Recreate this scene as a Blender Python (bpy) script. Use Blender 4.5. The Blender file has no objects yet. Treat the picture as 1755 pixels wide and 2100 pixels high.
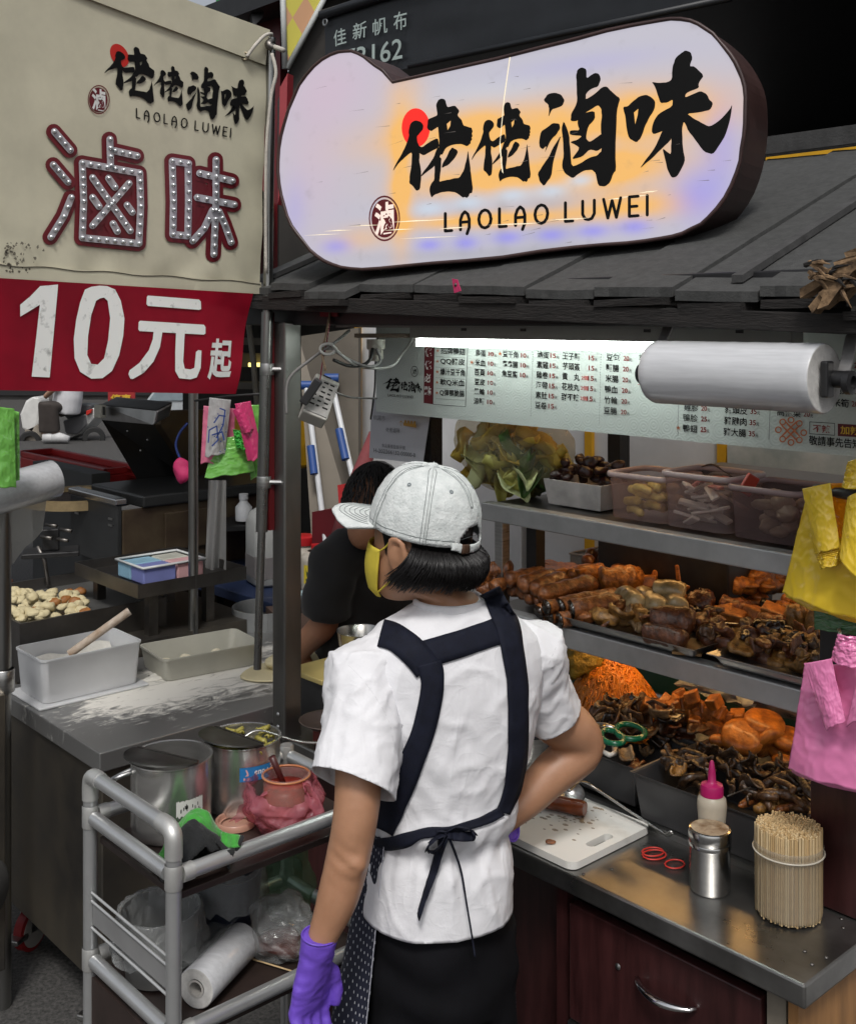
import bpy, bmesh, math, random
from math import sin, cos, pi, radians, sqrt, atan2, exp
from mathutils import Vector, Matrix, noise
from mathutils.geometry import tessellate_polygon
from mathutils.bvhtree import BVHTree
random.seed(7)
SC = bpy.context.scene
COL = SC.collection
# ------------------------------------------------------------------ camera
F, CX, HY, H = 2300.0, 877.5, 660.0, 1.80      # focal length / centre / horizon for a 1755 x 2100 picture; eye height
cam = bpy.data.cameras.new('camera'); camo = bpy.data.objects.new('camera', cam); COL.objects.link(camo)
cam.sensor_fit = 'VERTICAL'; cam.sensor_height = 36.0; cam.sensor_width = 36.0
cam.lens = F / 2100 * 36.0
cam.shift_y = -(1050 - HY) / 2100
cam.clip_start = 0.05; cam.clip_end = 500
camo.location = (0, 0, H); camo.rotation_euler = (radians(90), 0, 0)
SC.camera = camo
# ------------------------------------------------------------------ daylight
W = bpy.data.worlds.new('World'); SC.world = W; W.use_nodes = True
nt = W.node_tree; nt.nodes.clear()
sky = nt.nodes.new('ShaderNodeTexSky'); sky.sky_type = 'NISHITA'; sky.sun_disc = False
SUN_EL, SUN_AZ = radians(54), radians(183)     # high, behind the photographer
sky.sun_elevation = SUN_EL; sky.sun_rotation = SUN_AZ
sky.air_density = 1.0; sky.dust_density = 4.0; sky.ozone_density = 1.0
hs = nt.nodes.new('ShaderNodeHueSaturation'); hs.inputs['Saturation'].default_value = 0.30   # an overcast, nearly white sky
bg = nt.nodes.new('ShaderNodeBackground'); bg.inputs[1].default_value = 0.10
wo = nt.nodes.new('ShaderNodeOutputWorld')
nt.links.new(sky.outputs[0], hs.inputs['Color']); nt.links.new(hs.outputs[0], bg.inputs[0]); nt.links.new(bg.outputs[0], wo.inputs[0])
sun = bpy.data.lights.new('sun', 'SUN'); sun.energy = 1.5; sun.angle = radians(12); sun.color = (1.0, 0.97, 0.93)
suno = bpy.data.objects.new('sun', sun); COL.objects.link(suno)
sd = Vector((sin(SUN_AZ) * cos(SUN_EL), cos(SUN_AZ) * cos(SUN_EL), sin(SUN_EL)))
suno.rotation_euler = (-sd).to_track_quat('-Z', 'Y').to_euler(); suno.location = sd * 30
SC.view_settings.view_transform = 'Standard'; SC.view_settings.look = 'None'
SC.view_settings.exposure = 0.18; SC.view_settings.gamma = 1.0; SC.view_settings.use_curve_mapping = False
SC.cycles.use_denoising = True; SC.cycles.max_bounces = 8; SC.cycles.transparent_max_bounces = 16
SC.cycles.caustics_reflective = False; SC.cycles.caustics_refractive = False
# ------------------------------------------------------------------ frames and projection
TH = radians(47.9)                             # the stall's front runs this far off the picture plane
ST = Matrix.Rotation(-TH, 4, 'Z')              # stall frame: a to the right, b into the stall, z up
I4 = Matrix.Identity(4)
def at(px, py, d): return Vector(((px - CX) / F * d, d, H + (HY - py) / F * d))
def onz(px, py, z): return at(px, py, (z - H) * F / (HY - py))
def sw(a, b, z): return ST @ Vector((a, b, z))
def ws(p): return ST.inverted() @ p
class Plane:
 """a vertical plane turned by th about z, through a point; pt(px,py) drops a picture point on it"""
 def __init__(s, th, p=None, c=None):
  s.th = th; s.n = Vector((sin(th), cos(th), 0)); s.t = Vector((cos(th), -sin(th), 0))
  s.c = c if c is not None else s.n.dot(p)
 def depth(s, px): return s.c / (s.n.x * (px - CX) / F + s.n.y)
 def pt(s, px, py, off=0.0):
  p = at(px, py, s.depth(px)); return p - s.n * off
 def quat(s): return Matrix.Rotation(-s.th, 4, 'Z')
def onb(px, py, b): return ws(Plane(TH, c=b).pt(px, py))     # -> stall coordinates
def homog(src, dst):
 A = []; B = []
 for (x, y), (u, v) in zip(src, dst):
  A.append([x, y, 1, 0, 0, 0, -u * x, -u * y]); B.append(u)
  A.append([0, 0, 0, x, y, 1, -v * x, -v * y]); B.append(v)
 n = 8
 for i in range(n):
  p = max(range(i, n), key=lambda r: abs(A[r][i])); A[i], A[p] = A[p], A[i]; B[i], B[p] = B[p], B[i]
  for r in range(i + 1, n):
   f = A[r][i] / A[i][i]
   for c in range(i, n): A[r][c] -= f * A[i][c]
   B[r] -= f * B[i]
 h = [0] * n
 for i in range(n - 1, -1, -1): h[i] = (B[i] - sum(A[i][c] * h[c] for c in range(i + 1, n))) / A[i][i]
 def m(x, y):
  w = h[6] * x + h[7] * y + 1
  return ((h[0] * x + h[1] * y + h[2]) / w, (h[3] * x + h[4] * y + h[5]) / w)
 return m
# ------------------------------------------------------------------ mesh builder
WM = {}                                        # world matrices of the objects made so far
def rnd(a, b): return random.uniform(a, b)
class MB:
 def __init__(s, M=None): s.v = []; s.f = []; s.M = M or I4; s.uv = None
 def add(s, vs, fs):
  o = len(s.v); s.v += [Vector(p) for p in vs]; s.f += [tuple(i + o for i in f) for f in fs]; return s
 def box(s, x0, y0, z0, x1, y1, z1, M=None):
  vs = [Vector((x, y, z)) for z in (z0, z1) for y in (y0, y1) for x in (x0, x1)]
  if M: vs = [M @ p for p in vs]
  return s.add(vs, [(0, 2, 3, 1), (4, 5, 7, 6), (0, 1, 5, 4), (2, 6, 7, 3), (0, 4, 6, 2), (1, 3, 7, 5)])
 def quad(s, a, b, c, d): return s.add([a, b, c, d], [(0, 1, 2, 3)])
 def tube(s, path, r, n=10, cap=True, close=False, flat=None):
  path = [Vector(p) for p in path]; k = len(path)
  rs = r if isinstance(r, (list, tuple)) else [r] * k
  vs = []; up = None
  for i, p in enumerate(path):
   if close: t = path[(i + 1) % k] - path[i - 1]
   else: t = path[min(i + 1, k - 1)] - path[max(i - 1, 0)]
   t = t.normalized() if t.length > 1e-9 else Vector((0, 0, 1))
   if up is None:
    up = Vector((0, 0, 1)) if abs(t.z) < .9 else Vector((1, 0, 0))
   x = up.cross(t)
   if x.length < 1e-6: x = t.orthogonal()
   x.normalize(); y = t.cross(x); up = y
   ri = rs[i]; rx, ry = (ri if isinstance(ri, (list, tuple)) else (ri, ri))
   for j in range(n):
    a = 2 * pi * j / n; vs.append(p + x * cos(a) * rx + y * sin(a) * ry)
  fs = []
  for i in range(k if close else k - 1):
   for j in range(n):
    a = i * n + j; b = i * n + (j + 1) % n; c = ((i + 1) % k) * n + (j + 1) % n; d = ((i + 1) % k) * n + j
    fs.append((a, b, c, d))
  if cap and not close:
   fs.append(tuple(range(n - 1, -1, -1))); fs.append(tuple((k - 1) * n + j for j in range(n)))
  return s.add(vs, fs)
 def lathe(s, prof, n=24, c=(0, 0, 0), M=None, sx=1, sy=1, capb=False, capt=False):
  c = Vector(c); vs = []
  for r, z in prof:
   for j in range(n):
    a = 2 * pi * j / n; p = Vector((cos(a) * r * sx, sin(a) * r * sy, z))
    vs.append((M @ p if M else p) + c)
  fs = []
  for i in range(len(prof) - 1):
   for j in range(n):
    fs.append((i * n + j, i * n + (j + 1) % n, (i + 1) * n + (j + 1) % n, (i + 1) * n + j))
  if capb: fs.append(tuple(range(n - 1, -1, -1)))
  if capt: fs.append(tuple((len(prof) - 1) * n + j for j in range(n)))
  return s.add(vs, fs)
 def sheet(s, fn, nu, nv, closeu=False):
  vs = [fn(i / (nu if closeu else nu - 1), j / (nv - 1)) for j in range(nv) for i in range(nu)]
  fs = []
  for j in range(nv - 1):
   for i in range(nu if closeu else nu - 1):
    a = j * nu + i; b = j * nu + (i + 1) % nu
    fs.append((a, b, b + nu, a + nu))
  return s.add(vs, fs)
 def ball(s, c, r, n=10, m=7, M=None, amp=0, fr=8, seed=0):
  c = Vector(c); r = r if isinstance(r, (list, tuple)) else (r, r, r); vs = []; fs = []
  for i in range(m + 1):
   ph = pi * i / m
   for j in range(n if 0 < i < m else 1):
    a = 2 * pi * j / n; p = Vector((sin(ph) * cos(a) * r[0], sin(ph) * sin(a) * r[1], cos(ph) * r[2]))
    if amp: p *= 1 + amp * noise.noise(p * fr + Vector((seed * 3.1, seed * 1.7, seed)))
    vs.append((M @ p if M else p) + c)
  def ix(i, j): return 0 if i == 0 else (1 + (m - 1) * n if i == m else 1 + (i - 1) * n + j % n)
  for i in range(m):
   for j in range(n):
    q = [ix(i, j), ix(i + 1, j), ix(i + 1, j + 1), ix(i, j + 1)]
    q2 = []
    for k in q:
     if k not in q2: q2.append(k)
    fs.append(tuple(q2))
  return s.add(vs, fs)
 def poly(s, pts, holes=()):
  loops = [[Vector(p) for p in pts]] + [[Vector(p) for p in h] for h in holes]
  tri = tessellate_polygon(loops); allp = [p for l in loops for p in l]
  return s.add(allp, [tuple(t) for t in tri])
 def prism(s, pts, ext):
  k = len(pts); pts = [Vector(p) for p in pts]; ext = Vector(ext)
  tri = tessellate_polygon([pts])
  fs = [tuple(t) for t in tri] + [tuple(k + i for i in reversed(t)) for t in tri]
  fs += [(i, (i + 1) % k, k + (i + 1) % k, k + i) for i in range(k)]
  return s.add(pts + [p + ext for p in pts], fs)
 def wobble(s, amp, fr, seed=0, axis=None):
  for p in s.v:
   d = Vector((noise.noise(p * fr + Vector((seed, 0, 0))), noise.noise(p * fr + Vector((0, seed + 9, 0))), noise.noise(p * fr + Vector((0, 0, seed + 5)))))
   p += d * amp if axis is None else Vector(axis) * d.x * amp
  return s
 def build(s, name, mt, parent=None, label=None, cat=None, group=None, kind=None, smooth=False, bevel=0, solid=0, sub=0, recalc=True, ang=None, uvfn=None, rz=0):
  pts = [s.M @ p for p in s.v]
  if parent is None:
   xs = [p.x for p in pts]; ys = [p.y for p in pts]; zs = [p.z for p in pts]
   Mw = Matrix.Translation(((min(xs) + max(xs)) / 2, (min(ys) + max(ys)) / 2, min(zs))) @ Matrix.Rotation(rz, 4, 'Z')
   inv = Mw.inverted()
  else:
   Mw = WM[parent.name]; inv = Mw.inverted()
  me = bpy.data.meshes.new(name)
  me.from_pydata([inv @ p for p in pts], [], s.f)
  if uvfn:
   ul = me.uv_layers.new(name='uv')
   for l in me.loops: ul.data[l.index].uv = uvfn(pts[l.vertex_index])
  if recalc:
   bm = bmesh.new(); bm.from_mesh(me); bmesh.ops.recalc_face_normals(bm, faces=bm.faces); bm.to_mesh(me); bm.free()
  if smooth:
   me.polygons.foreach_set('use_smooth', [True] * len(me.polygons))
   if ang: me.set_sharp_from_angle(angle=radians(ang))
  o = bpy.data.objects.new(name, me); COL.objects.link(o)
  me.materials.append(mt)
  if parent is None: o.matrix_basis = Mw
  else: o.parent = parent
  WM[o.name] = Mw
  if bevel:
   m = o.modifiers.new('bevel', 'BEVEL'); m.width = bevel; m.segments = 2; m.limit_method = 'ANGLE'; m.angle_limit = radians(40)
  if solid:
   m = o.modifiers.new('solid', 'SOLIDIFY'); m.thickness = solid; m.offset = 0
  if sub:
   m = o.modifiers.new('sub', 'SUBSURF'); m.levels = sub; m.render_levels = sub
  tag(o, label, cat, group, kind)
  return o
def tag(o, label=None, cat=None, group=None, kind=None):
 if label: o['label'] = label
 if cat: o['category'] = cat
 if group: o['group'] = group
 if kind: o['kind'] = kind
 return o
def thing(name, label, cat, loc, rz=0.0, group=None, M=None):
 o = bpy.data.objects.new(name, None); COL.objects.link(o); o.empty_display_size = .05
 loc = (M @ Vector(loc)) if M else Vector(loc)
 Mw = Matrix.Translation(loc) @ Matrix.Rotation(rz, 4, 'Z')
 o.matrix_basis = Mw; WM[o.name] = Mw
 return tag(o, label, cat, group)
def struct(name, loc=(0, 0, 0)):
 o = bpy.data.objects.new(name, None); COL.objects.link(o); o.matrix_basis = Matrix.Translation(loc); WM[o.name] = o.matrix_basis.copy()
 o['kind'] = 'structure'; return o
def copyof(o, Mw, parent=None, label=None):
 c = o.copy(); COL.objects.link(c)
 if parent is not None:
  c.parent = parent; c.matrix_basis = WM[parent.name].inverted() @ Mw
 else: c.matrix_basis = Mw
 WM[c.name] = Mw
 if label: c['label'] = label
 return c
def TR(p, rz=0, rx=0, ry=0, s=1):
 return Matrix.Translation(p) @ Matrix.Rotation(rz, 4, 'Z') @ Matrix.Rotation(rx, 4, 'X') @ Matrix.Rotation(ry, 4, 'Y') @ Matrix.Scale(s, 4)
def bez(p0, p1, p2, n=10):
 p0, p1, p2 = Vector(p0), Vector(p1), Vector(p2)
 return [p0 * (1 - t) ** 2 + p1 * 2 * t * (1 - t) + p2 * t * t for t in [i / n for i in range(n + 1)]]
def spline(pts, n=6):
 P = [Vector(p) for p in pts]; out = []
 for i in range(len(P) - 1):
  p0 = P[max(i - 1, 0)]; p1 = P[i]; p2 = P[i + 1]; p3 = P[min(i + 2, len(P) - 1)]
  for k in range(n):
   t = k / n
   out.append(.5 * (2 * p1 + (p2 - p0) * t + (2 * p0 - 5 * p1 + 4 * p2 - p3) * t * t + (3 * p1 - p0 - 3 * p2 + p3) * t ** 3))
 out.append(P[-1]); return out
# ------------------------------------------------------------------ materials
MT = {}
def mat(name, col, rough=.5, metal=0.0, var=.12, scale=8, bump=0.0, bscale=60, stretch=None, spec=.5, trans=0.0, alpha=1.0, sheen=0, coat=0, col2=None, thr=None, emit=None, estr=0, sss=0, detail=4, rvar=0.0, transl=0.0):
 if name in MT: return MT[name]
 m = bpy.data.materials.new(name); MT[name] = m; m.use_nodes = True
 n = m.node_tree.nodes; L = m.node_tree.links; p = n['Principled BSDF']
 c = (col[0], col[1], col[2], 1)
 p.inputs['Roughness'].default_value = rough; p.inputs['Metallic'].default_value = metal
 p.inputs['Specular IOR Level'].default_value = spec
 if trans: p.inputs['Transmission Weight'].default_value = trans
 if alpha < 1: p.inputs['Alpha'].default_value = alpha
 if sheen: p.inputs['Sheen Weight'].default_value = sheen
 if coat: p.inputs['Coat Weight'].default_value = coat; p.inputs['Coat Roughness'].default_value = .15
 if sss:
  p.inputs['Subsurface Weight'].default_value = sss; p.inputs['Subsurface Radius'].default_value = (.01, .004, .002); p.inputs['Subsurface Scale'].default_value = 1.0
 if emit: p.inputs['Emission Color'].default_value = (*emit, 1); p.inputs['Emission Strength'].default_value = estr
 tc = n.new('ShaderNodeTexCoord'); mp = n.new('ShaderNodeMapping'); L.new(tc.outputs['Object'], mp.inputs[0])
 if stretch: mp.inputs['Scale'].default_value = stretch
 if var or col2:
  nz = n.new('ShaderNodeTexNoise'); nz.inputs['Scale'].default_value = scale; nz.inputs['Detail'].default_value = detail; nz.inputs['Roughness'].default_value = .6
  L.new(mp.outputs[0], nz.inputs['Vector'])
  cr = n.new('ShaderNodeValToRGB'); L.new(nz.outputs['Fac'], cr.inputs[0])
  lo, hi = thr or (.3, .7)
  cr.color_ramp.elements[0].position = lo; cr.color_ramp.elements[1].position = hi
  d = 1 - var; u = 1 + var
  cr.color_ramp.elements[0].color = (c[0] * d, c[1] * d, c[2] * d, 1)
  c2 = col2 or (min(c[0] * u, 1), min(c[1] * u, 1), min(c[2] * u, 1))
  cr.color_ramp.elements[1].color = (*c2, 1)
  L.new(cr.outputs[0], p.inputs['Base Color'])
  if rvar:
   mr = n.new('ShaderNodeMapRange'); mr.inputs['To Min'].default_value = max(rough - rvar, .03); mr.inputs['To Max'].default_value = min(rough + rvar, 1)
   L.new(nz.outputs['Fac'], mr.inputs[0]); L.new(mr.outputs[0], p.inputs['Roughness'])
 else: p.inputs['Base Color'].default_value = c
 if bump:
  nb = n.new('ShaderNodeTexNoise'); nb.inputs['Scale'].default_value = bscale; nb.inputs['Detail'].default_value = 5
  L.new(mp.outputs[0], nb.inputs['Vector'])
  bu = n.new('ShaderNodeBump'); bu.inputs['Strength'].default_value = min(bump, 1); bu.inputs['Distance'].default_value = .004 * max(bump, .25)
  L.new(nb.outputs['Fac'], bu.inputs['Height']); L.new(bu.outputs[0], p.inputs['Normal'])
 if transl:
  out = [x for x in n if x.type == 'OUTPUT_MATERIAL'][0]
  tl = n.new('ShaderNodeBsdfTranslucent'); tl.inputs[0].default_value = c
  mx = n.new('ShaderNodeMixShader'); mx.inputs[0].default_value = transl
  L.new(p.outputs[0], mx.inputs[1]); L.new(tl.outputs[0], mx.inputs[2]); L.new(mx.outputs[0], out.inputs[0])
 return m
def film(name, col, clear=.6, rough=.25, bump=.5, bscale=30, spec=.5):
 """thin plastic: part see-through, part tinted, with glossy creases"""
 if name in MT: return MT[name]
 m = bpy.data.materials.new(name); MT[name] = m; m.use_nodes = True
 n = m.node_tree.nodes; L = m.node_tree.links; p = n['Principled BSDF']; out = [x for x in n if x.type == 'OUTPUT_MATERIAL'][0]
 p.inputs['Base Color'].default_value = (*col, 1); p.inputs['Roughness'].default_value = rough; p.inputs['Specular IOR Level'].default_value = spec
 tr = n.new('ShaderNodeBsdfTransparent'); tr.inputs[0].default_value = (*[min(1, .55 + .45 * c) for c in col], 1)
 tl = n.new('ShaderNodeBsdfTranslucent'); tl.inputs[0].default_value = (*col, 1)
 mx0 = n.new('ShaderNodeMixShader'); mx0.inputs[0].default_value = .35; L.new(p.outputs[0], mx0.inputs[1]); L.new(tl.outputs[0], mx0.inputs[2])
 mx = n.new('ShaderNodeMixShader'); mx.inputs[0].default_value = clear
 L.new(mx0.outputs[0], mx.inputs[1]); L.new(tr.outputs[0], mx.inputs[2]); L.new(mx.outputs[0], out.inputs[0])
 if bump:
  tc = n.new('ShaderNodeTexCoord'); nb = n.new('ShaderNodeTexNoise'); nb.inputs['Scale'].default_value = bscale; nb.inputs['Detail'].default_value = 3; nb.inputs['Distortion'].default_value = 1.2
  L.new(tc.outputs['Object'], nb.inputs['Vector'])
  bu = n.new('ShaderNodeBump'); bu.inputs['Strength'].default_value = bump; bu.inputs['Distance'].default_value = .006
  L.new(nb.outputs['Fac'], bu.inputs['Height']); L.new(bu.outputs[0], p.inputs['Normal'])
 return m
steel = mat('brushed steel', (.46, .46, .45), .32, 1, .18, 14, .15, 220, stretch=(1, 1, 14), rvar=.12)
steel_top = mat('worn steel sheet', (.27, .265, .255), .32, .95, .3, 9, .12, 90, rvar=.16)
steel_dk = mat('dark greasy steel', (.16, .15, .14), .42, 1, .35, 7, .2, 60, rvar=.15)
steel_rail = mat('matt steel rail', (.42, .425, .43), .42, .7, .10, 20, .08, 160)
alu = mat('anodised aluminium pipe', (.60, .61, .61), .30, .75, .08, 10, .05, 120)
alu_joint = mat('cast aluminium joint', (.60, .60, .58), .45, .7, .10, 30, .1, 120)
blackp = mat('black paint', (.012, .012, .013), .45, 0, .3, 12, .2, 60)
blackpl = mat('black plastic', (.015, .015, .016), .4)
darkwood = mat('dark red wood laminate', (.038, .012, .012), .32, 0, .45, 5, .06, 90, stretch=(9, 9, 1.2))
plywood = mat('orange plywood', (.30, .15, .055), .55, 0, .25, 6, .1, 60, stretch=(8, 8, 1))
felt = mat('grey roofing felt', (.052, .053, .052), .95, 0, .22, 60, .5, 300, detail=8)
oldwood = mat('blackened old timber', (.013, .011, .010), .85, 0, .5, 14, .8, 60, stretch=(1, 6, 6))
rotten = mat('splintered bare timber', (.10, .055, .028), .9, 0, .6, 30, .9, 90, col2=(.30, .19, .10), thr=(.38, .62), detail=8)
canvas = mat('dirty cream canvas', (.56, .53, .40), .8, 0, .16, 5, .4, 11, detail=8)
redcanvas = mat('crimson vinyl banner', (.23, .004, .016), .55, 0, .34, 3.5, .35, 9, spec=.15)
blackcanvas = mat('black tarpaulin', (.012, .014, .017), .5, 0, .3, 6, .4, 14)
white = mat('white print', (.72, .72, .70), .6, 0, .1, 30)
wornwhite = mat('scuffed white print', (.62, .62, .60), .55, 0, .35, 40, thr=(.28, .42))
black = mat('black print', (.006, .006, .006), .6, 0, 0, spec=.15)
redp = mat('red print', (.52, .02, .012), .55, 0, .05)
maroon = mat('maroon print', (.13, .008, .014), .5, 0, .15, 12)
brownred = mat('brown red print', (.25, .03, .025), .55, 0, 0)
orange_p = mat('orange print', (.55, .16, .06), .55, 0, 0)
# ------------------------------------------------------------------ printing helpers
S = 0.82048
def zm(x0, y0, x1, y1, ow=1755):
 k = (x1 - x0) / ow * S
 return lambda x, y: (x0 * S + x * k, y0 * S + y * k)
_tc = bpy.data.curves.new('lettering', 'FONT'); _to = bpy.data.objects.new('lettering', _tc); COL.objects.link(_to); _tc.resolution_u = 3
_cache = {}
def glyphs(s, bold=0.0):
 if (s, bold) not in _cache:
  _tc.body = s; _tc.offset = bold
  dg = bpy.context.evaluated_depsgraph_get(); ev = _to.evaluated_get(dg); me = ev.to_mesh()
  vs = [(v.co.x, v.co.y) for v in me.vertices]; fs = [tuple(p.vertices) for p in me.polygons]; ev.to_mesh_clear()
  xs = [v[0] for v in vs]; ys = [v[1] for v in vs]; x0, x1, y0, y1 = min(xs), max(xs), min(ys), max(ys)
  _cache[(s, bold)] = ([((x - x0) / (x1 - x0), (y - y0) / (y1 - y0)) for x, y in vs], fs, (x1 - x0) / (y1 - y0))
 return _cache[(s, bold)]
_step = [0]
def off():
 _step[0] = (_step[0] + 1) % 40; return .0012 + .00004 * _step[0]
def ptext(mb, pl, s, q, bold=0.0, o=None):
 vs, fs, _ = glyphs(s, bold); hm = homog([(0, 0), (1, 0), (1, 1), (0, 1)], q); o = o or off()
 mb.add([pl.pt(*hm(x, y), o) for x, y in vs], fs)
def pline(mb, pl, s, xl, yl, xr, yr, h, bold=0.0, hr=None):
 hr = hr or h
 ptext(mb, pl, s, [(xl, yl + h / 2), (xr, yr + hr / 2), (xr, yr - hr / 2), (xl, yl - h / 2)], bold)
def ppoly(mb, pl, pts, holes=(), o=None):
 o = o or off(); mb.poly([pl.pt(x, y, o) for x, y in pts], [[pl.pt(x, y, o) for x, y in h] for h in holes])
def stroke(pts, w, n=8, closed=False):
 """outline of a round-ended line of half width w (list of polygons, one per segment)"""
 out = []; P = list(pts) + ([pts[0]] if closed else [])
 for (x0, y0), (x1, y1) in zip(P[:-1], P[1:]):
  a = atan2(y1 - y0, x1 - x0); poly = []
  for k in range(n + 1):
   t = a + pi / 2 + pi * k / n; poly.append((x0 + cos(t) * w, y0 + sin(t) * w))
  for k in range(n + 1):
   t = a - pi / 2 + pi * k / n; poly.append((x1 + cos(t) * w, y1 + sin(t) * w))
  out.append(poly)
 return out
def ell(cx, cy, rx, ry, n=28): return [(cx + cos(2 * pi * i / n) * rx, cy + sin(2 * pi * i / n) * ry) for i in range(n)]
# brush lettering traced stroke by stroke (picture units)
zA = zm(980, 220, 1380, 620); zB = zm(1320, 100, 1860, 640)
LAO = [([(225,370),(265,355),(315,370),(347,410),(340,455),(310,490),(275,530),(280,590),(300,640),(305,720),(300,800),(320,900),(322,990),(310,1110),(270,1130),(230,1075),(190,1045),(195,960),(215,850),(222,700),(150,755),(90,810),(50,860),(10,915),(40,840),(100,740),(150,640),(190,520),(182,480),(200,400)], []),
 ([(290,630),(330,652),(400,600),(505,545),(520,650),(440,690),(350,742),(300,715)], []),
 ([(485,180),(510,130),(545,115),(585,128),(608,212),(660,198),(695,195),(742,250),(718,300),(765,350),(785,412),(830,425),(870,435),(878,450),(886,480),(876,500),(884,530),(872,545),(880,565),(862,590),(866,605),(825,642),(760,615),(700,618),(640,632),(590,660),(550,740),(505,700),(520,600),(515,530),(510,470),(505,425),(470,450),(435,475),(400,460),(385,440),(395,345),(440,325),(500,300),(490,230)], [[(602,395),(645,358),(640,415),(612,462)]]),
 ([(500,650),(560,660),(520,770),(475,850),(400,910),(320,975),(330,940),(400,850),(460,760)], []),
 ([(545,880),(560,820),(600,760),(630,690),(660,650),(715,680),(725,705),(690,770),(620,845)], []),
 ([(465,760),(545,760),(540,860),(530,950),(520,1030),(570,1015),(640,1003),(680,990),(740,985),(790,900),(820,780),(835,680),(845,760),(860,860),(870,960),(880,1040),(888,1100),(880,1150),(850,1160),(842,1190),(820,1208),(800,1195),(780,1205),(700,1145),(620,1135),(540,1145),(470,1170),(435,1205),(410,1120),(430,1050),(465,1010),(470,900)], [])]
LU = [([(125,490),(160,440),(220,428),(270,445),(298,490),(280,535),(230,555),(195,565),(165,630),(172,560),(165,525)], []),
 ([(90,830),(105,745),(150,715),(200,675),(255,680),(262,720),(230,770),(185,815),(135,920),(150,860),(120,890),(95,870)], []),
 ([(270,770),(240,870),(205,990),(190,1110),(130,1190),(95,1150),(78,1085),(120,1020),(170,950),(200,880)], []),
 ([(390,290),(400,245),(435,222),(475,240),(475,315),(540,268),(575,275),(592,320),(570,380),(510,400),(470,440),(468,485),(540,440),(600,385),(640,378),(690,430),(748,475),(735,520),(720,600),(718,700),(710,860),(715,1060),(690,1090),(665,1160),(625,1192),(570,1185),(548,1080),(520,1055),(460,1060),(400,1095),(362,1125),(300,1085),(275,1030),(290,940),(285,820),(272,720),(290,655),(335,770),(345,900),(355,1030),(430,1000),(500,955),(560,940),(600,900),(590,700),(600,620),(595,560),(570,530),(520,560),(440,610),(400,660),(345,660),(350,600),(385,540),(400,490),(395,380)], []),
 ([(420,600),(540,575),(545,640),(490,700),(470,800),(500,830),(560,790),(605,760),(610,870),(560,905),(500,890),(440,950),(352,972),(420,880),(380,850),(340,830),(400,812),(440,780),(340,772),(340,735),(420,735),(400,670)], [])]
WEI = [([(770,545),(810,540),(850,500),(900,460),(960,445),(1000,465),(1033,500),(1028,560),(985,630),(950,700),(915,800),(880,835),(820,800),(800,720),(790,620)], [[(860,590),(895,560),(890,610),(870,685)]]),
 ([(1195,150),(1240,110),(1275,85),(1320,100),(1335,150),(1312,215),(1350,215),(1428,290),(1385,350),(1388,390),(1310,420),(1280,440),(1275,468),(1340,440),(1400,415),(1450,440),(1470,485),(1502,515),(1478,570),(1400,588),(1290,600),(1345,640),(1420,680),(1475,705),(1560,650),(1640,560),(1658,522),(1640,650),(1600,780),(1550,860),(1500,930),(1430,910),(1370,830),(1300,740),(1265,660),(1250,720),(1255,860),(1275,970),(1260,1020),(1210,1110),(1165,1120),(1130,1050),(1120,1000),(1090,880),(1130,910),(1160,930),(1165,800),(1130,745),(1095,740),(1020,768),(1002,740),(1020,660),(1060,600),(1170,540),(1175,485),(1130,510),(1075,515),(1050,440),(1030,380),(1003,342),(1060,350),(1130,345),(1168,320),(1172,220)], []),
 ([(1130,730),(1170,800),(1100,870),(1010,960),(905,1048),(950,980),(1020,890),(1060,810),(1095,730)], [])]
def soft(P):
 out = []
 for i in range(len(P)):
  a, b = Vector(P[i - 1]), Vector(P[i]); out += [tuple(a.lerp(b, .16)), tuple(a.lerp(b, .5) + (b - a).orthogonal().normalized() * rnd(-2.2, 2.2)), tuple(a.lerp(b, .84))]
 return out
def tr(polys, fn): return [([fn(*p) for p in soft(o)], [[fn(*p) for p in h] for h in hs]) for o, hs in polys]
_l2 = lambda x, y: zA(870 + (x - 10) * .742, 155 + (y - 115) * .803)
BRUSH = [tr(LAO, zA), tr(LAO, _l2), tr(LU, zB), tr(WEI, zB)]
# ------------------------------------------------------------------ node expressions (for patterned materials)
class NX:
 def __init__(s, nt, sock): s.nt = nt; s.k = sock
 def _o(s, op, b=None, c=None):
  m = s.nt.nodes.new('ShaderNodeMath'); m.operation = op
  for i, v in enumerate((s, b, c)):
   if v is None: continue
   if isinstance(v, NX): s.nt.links.new(v.k, m.inputs[i])
   else: m.inputs[i].default_value = v
  return NX(s.nt, m.outputs[0])
 def __add__(s, b): return s._o('ADD', b)
 def __sub__(s, b): return s._o('SUBTRACT', b)
 def __mul__(s, b): return s._o('MULTIPLY', b)
 def clamp(s): return s._o('MAXIMUM', 0.0)._o('MINIMUM', 1.0)
 def exp(s): return s._o('EXPONENT')
 def mod(s, b): return s._o('FLOORED_MODULO', b)
 def lt(s, b): return s._o('LESS_THAN', b)
 def gt(s, b): return s._o('GREATER_THAN', b)
def mixc(nt, fac, a, b):
 m = nt.nodes.new('ShaderNodeMix'); m.data_type = 'RGBA'
 def put(i, v):
  if isinstance(v, NX): nt.links.new(v.k, m.inputs[i])
  elif hasattr(v, 'is_output'): nt.links.new(v, m.inputs[i])
  elif isinstance(v, (int, float)): m.inputs[i].default_value = v
  else: m.inputs[i].default_value = (*v, 1)
 put(0, fac); put(6, a); put(7, b)
 return m.outputs[2]
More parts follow.
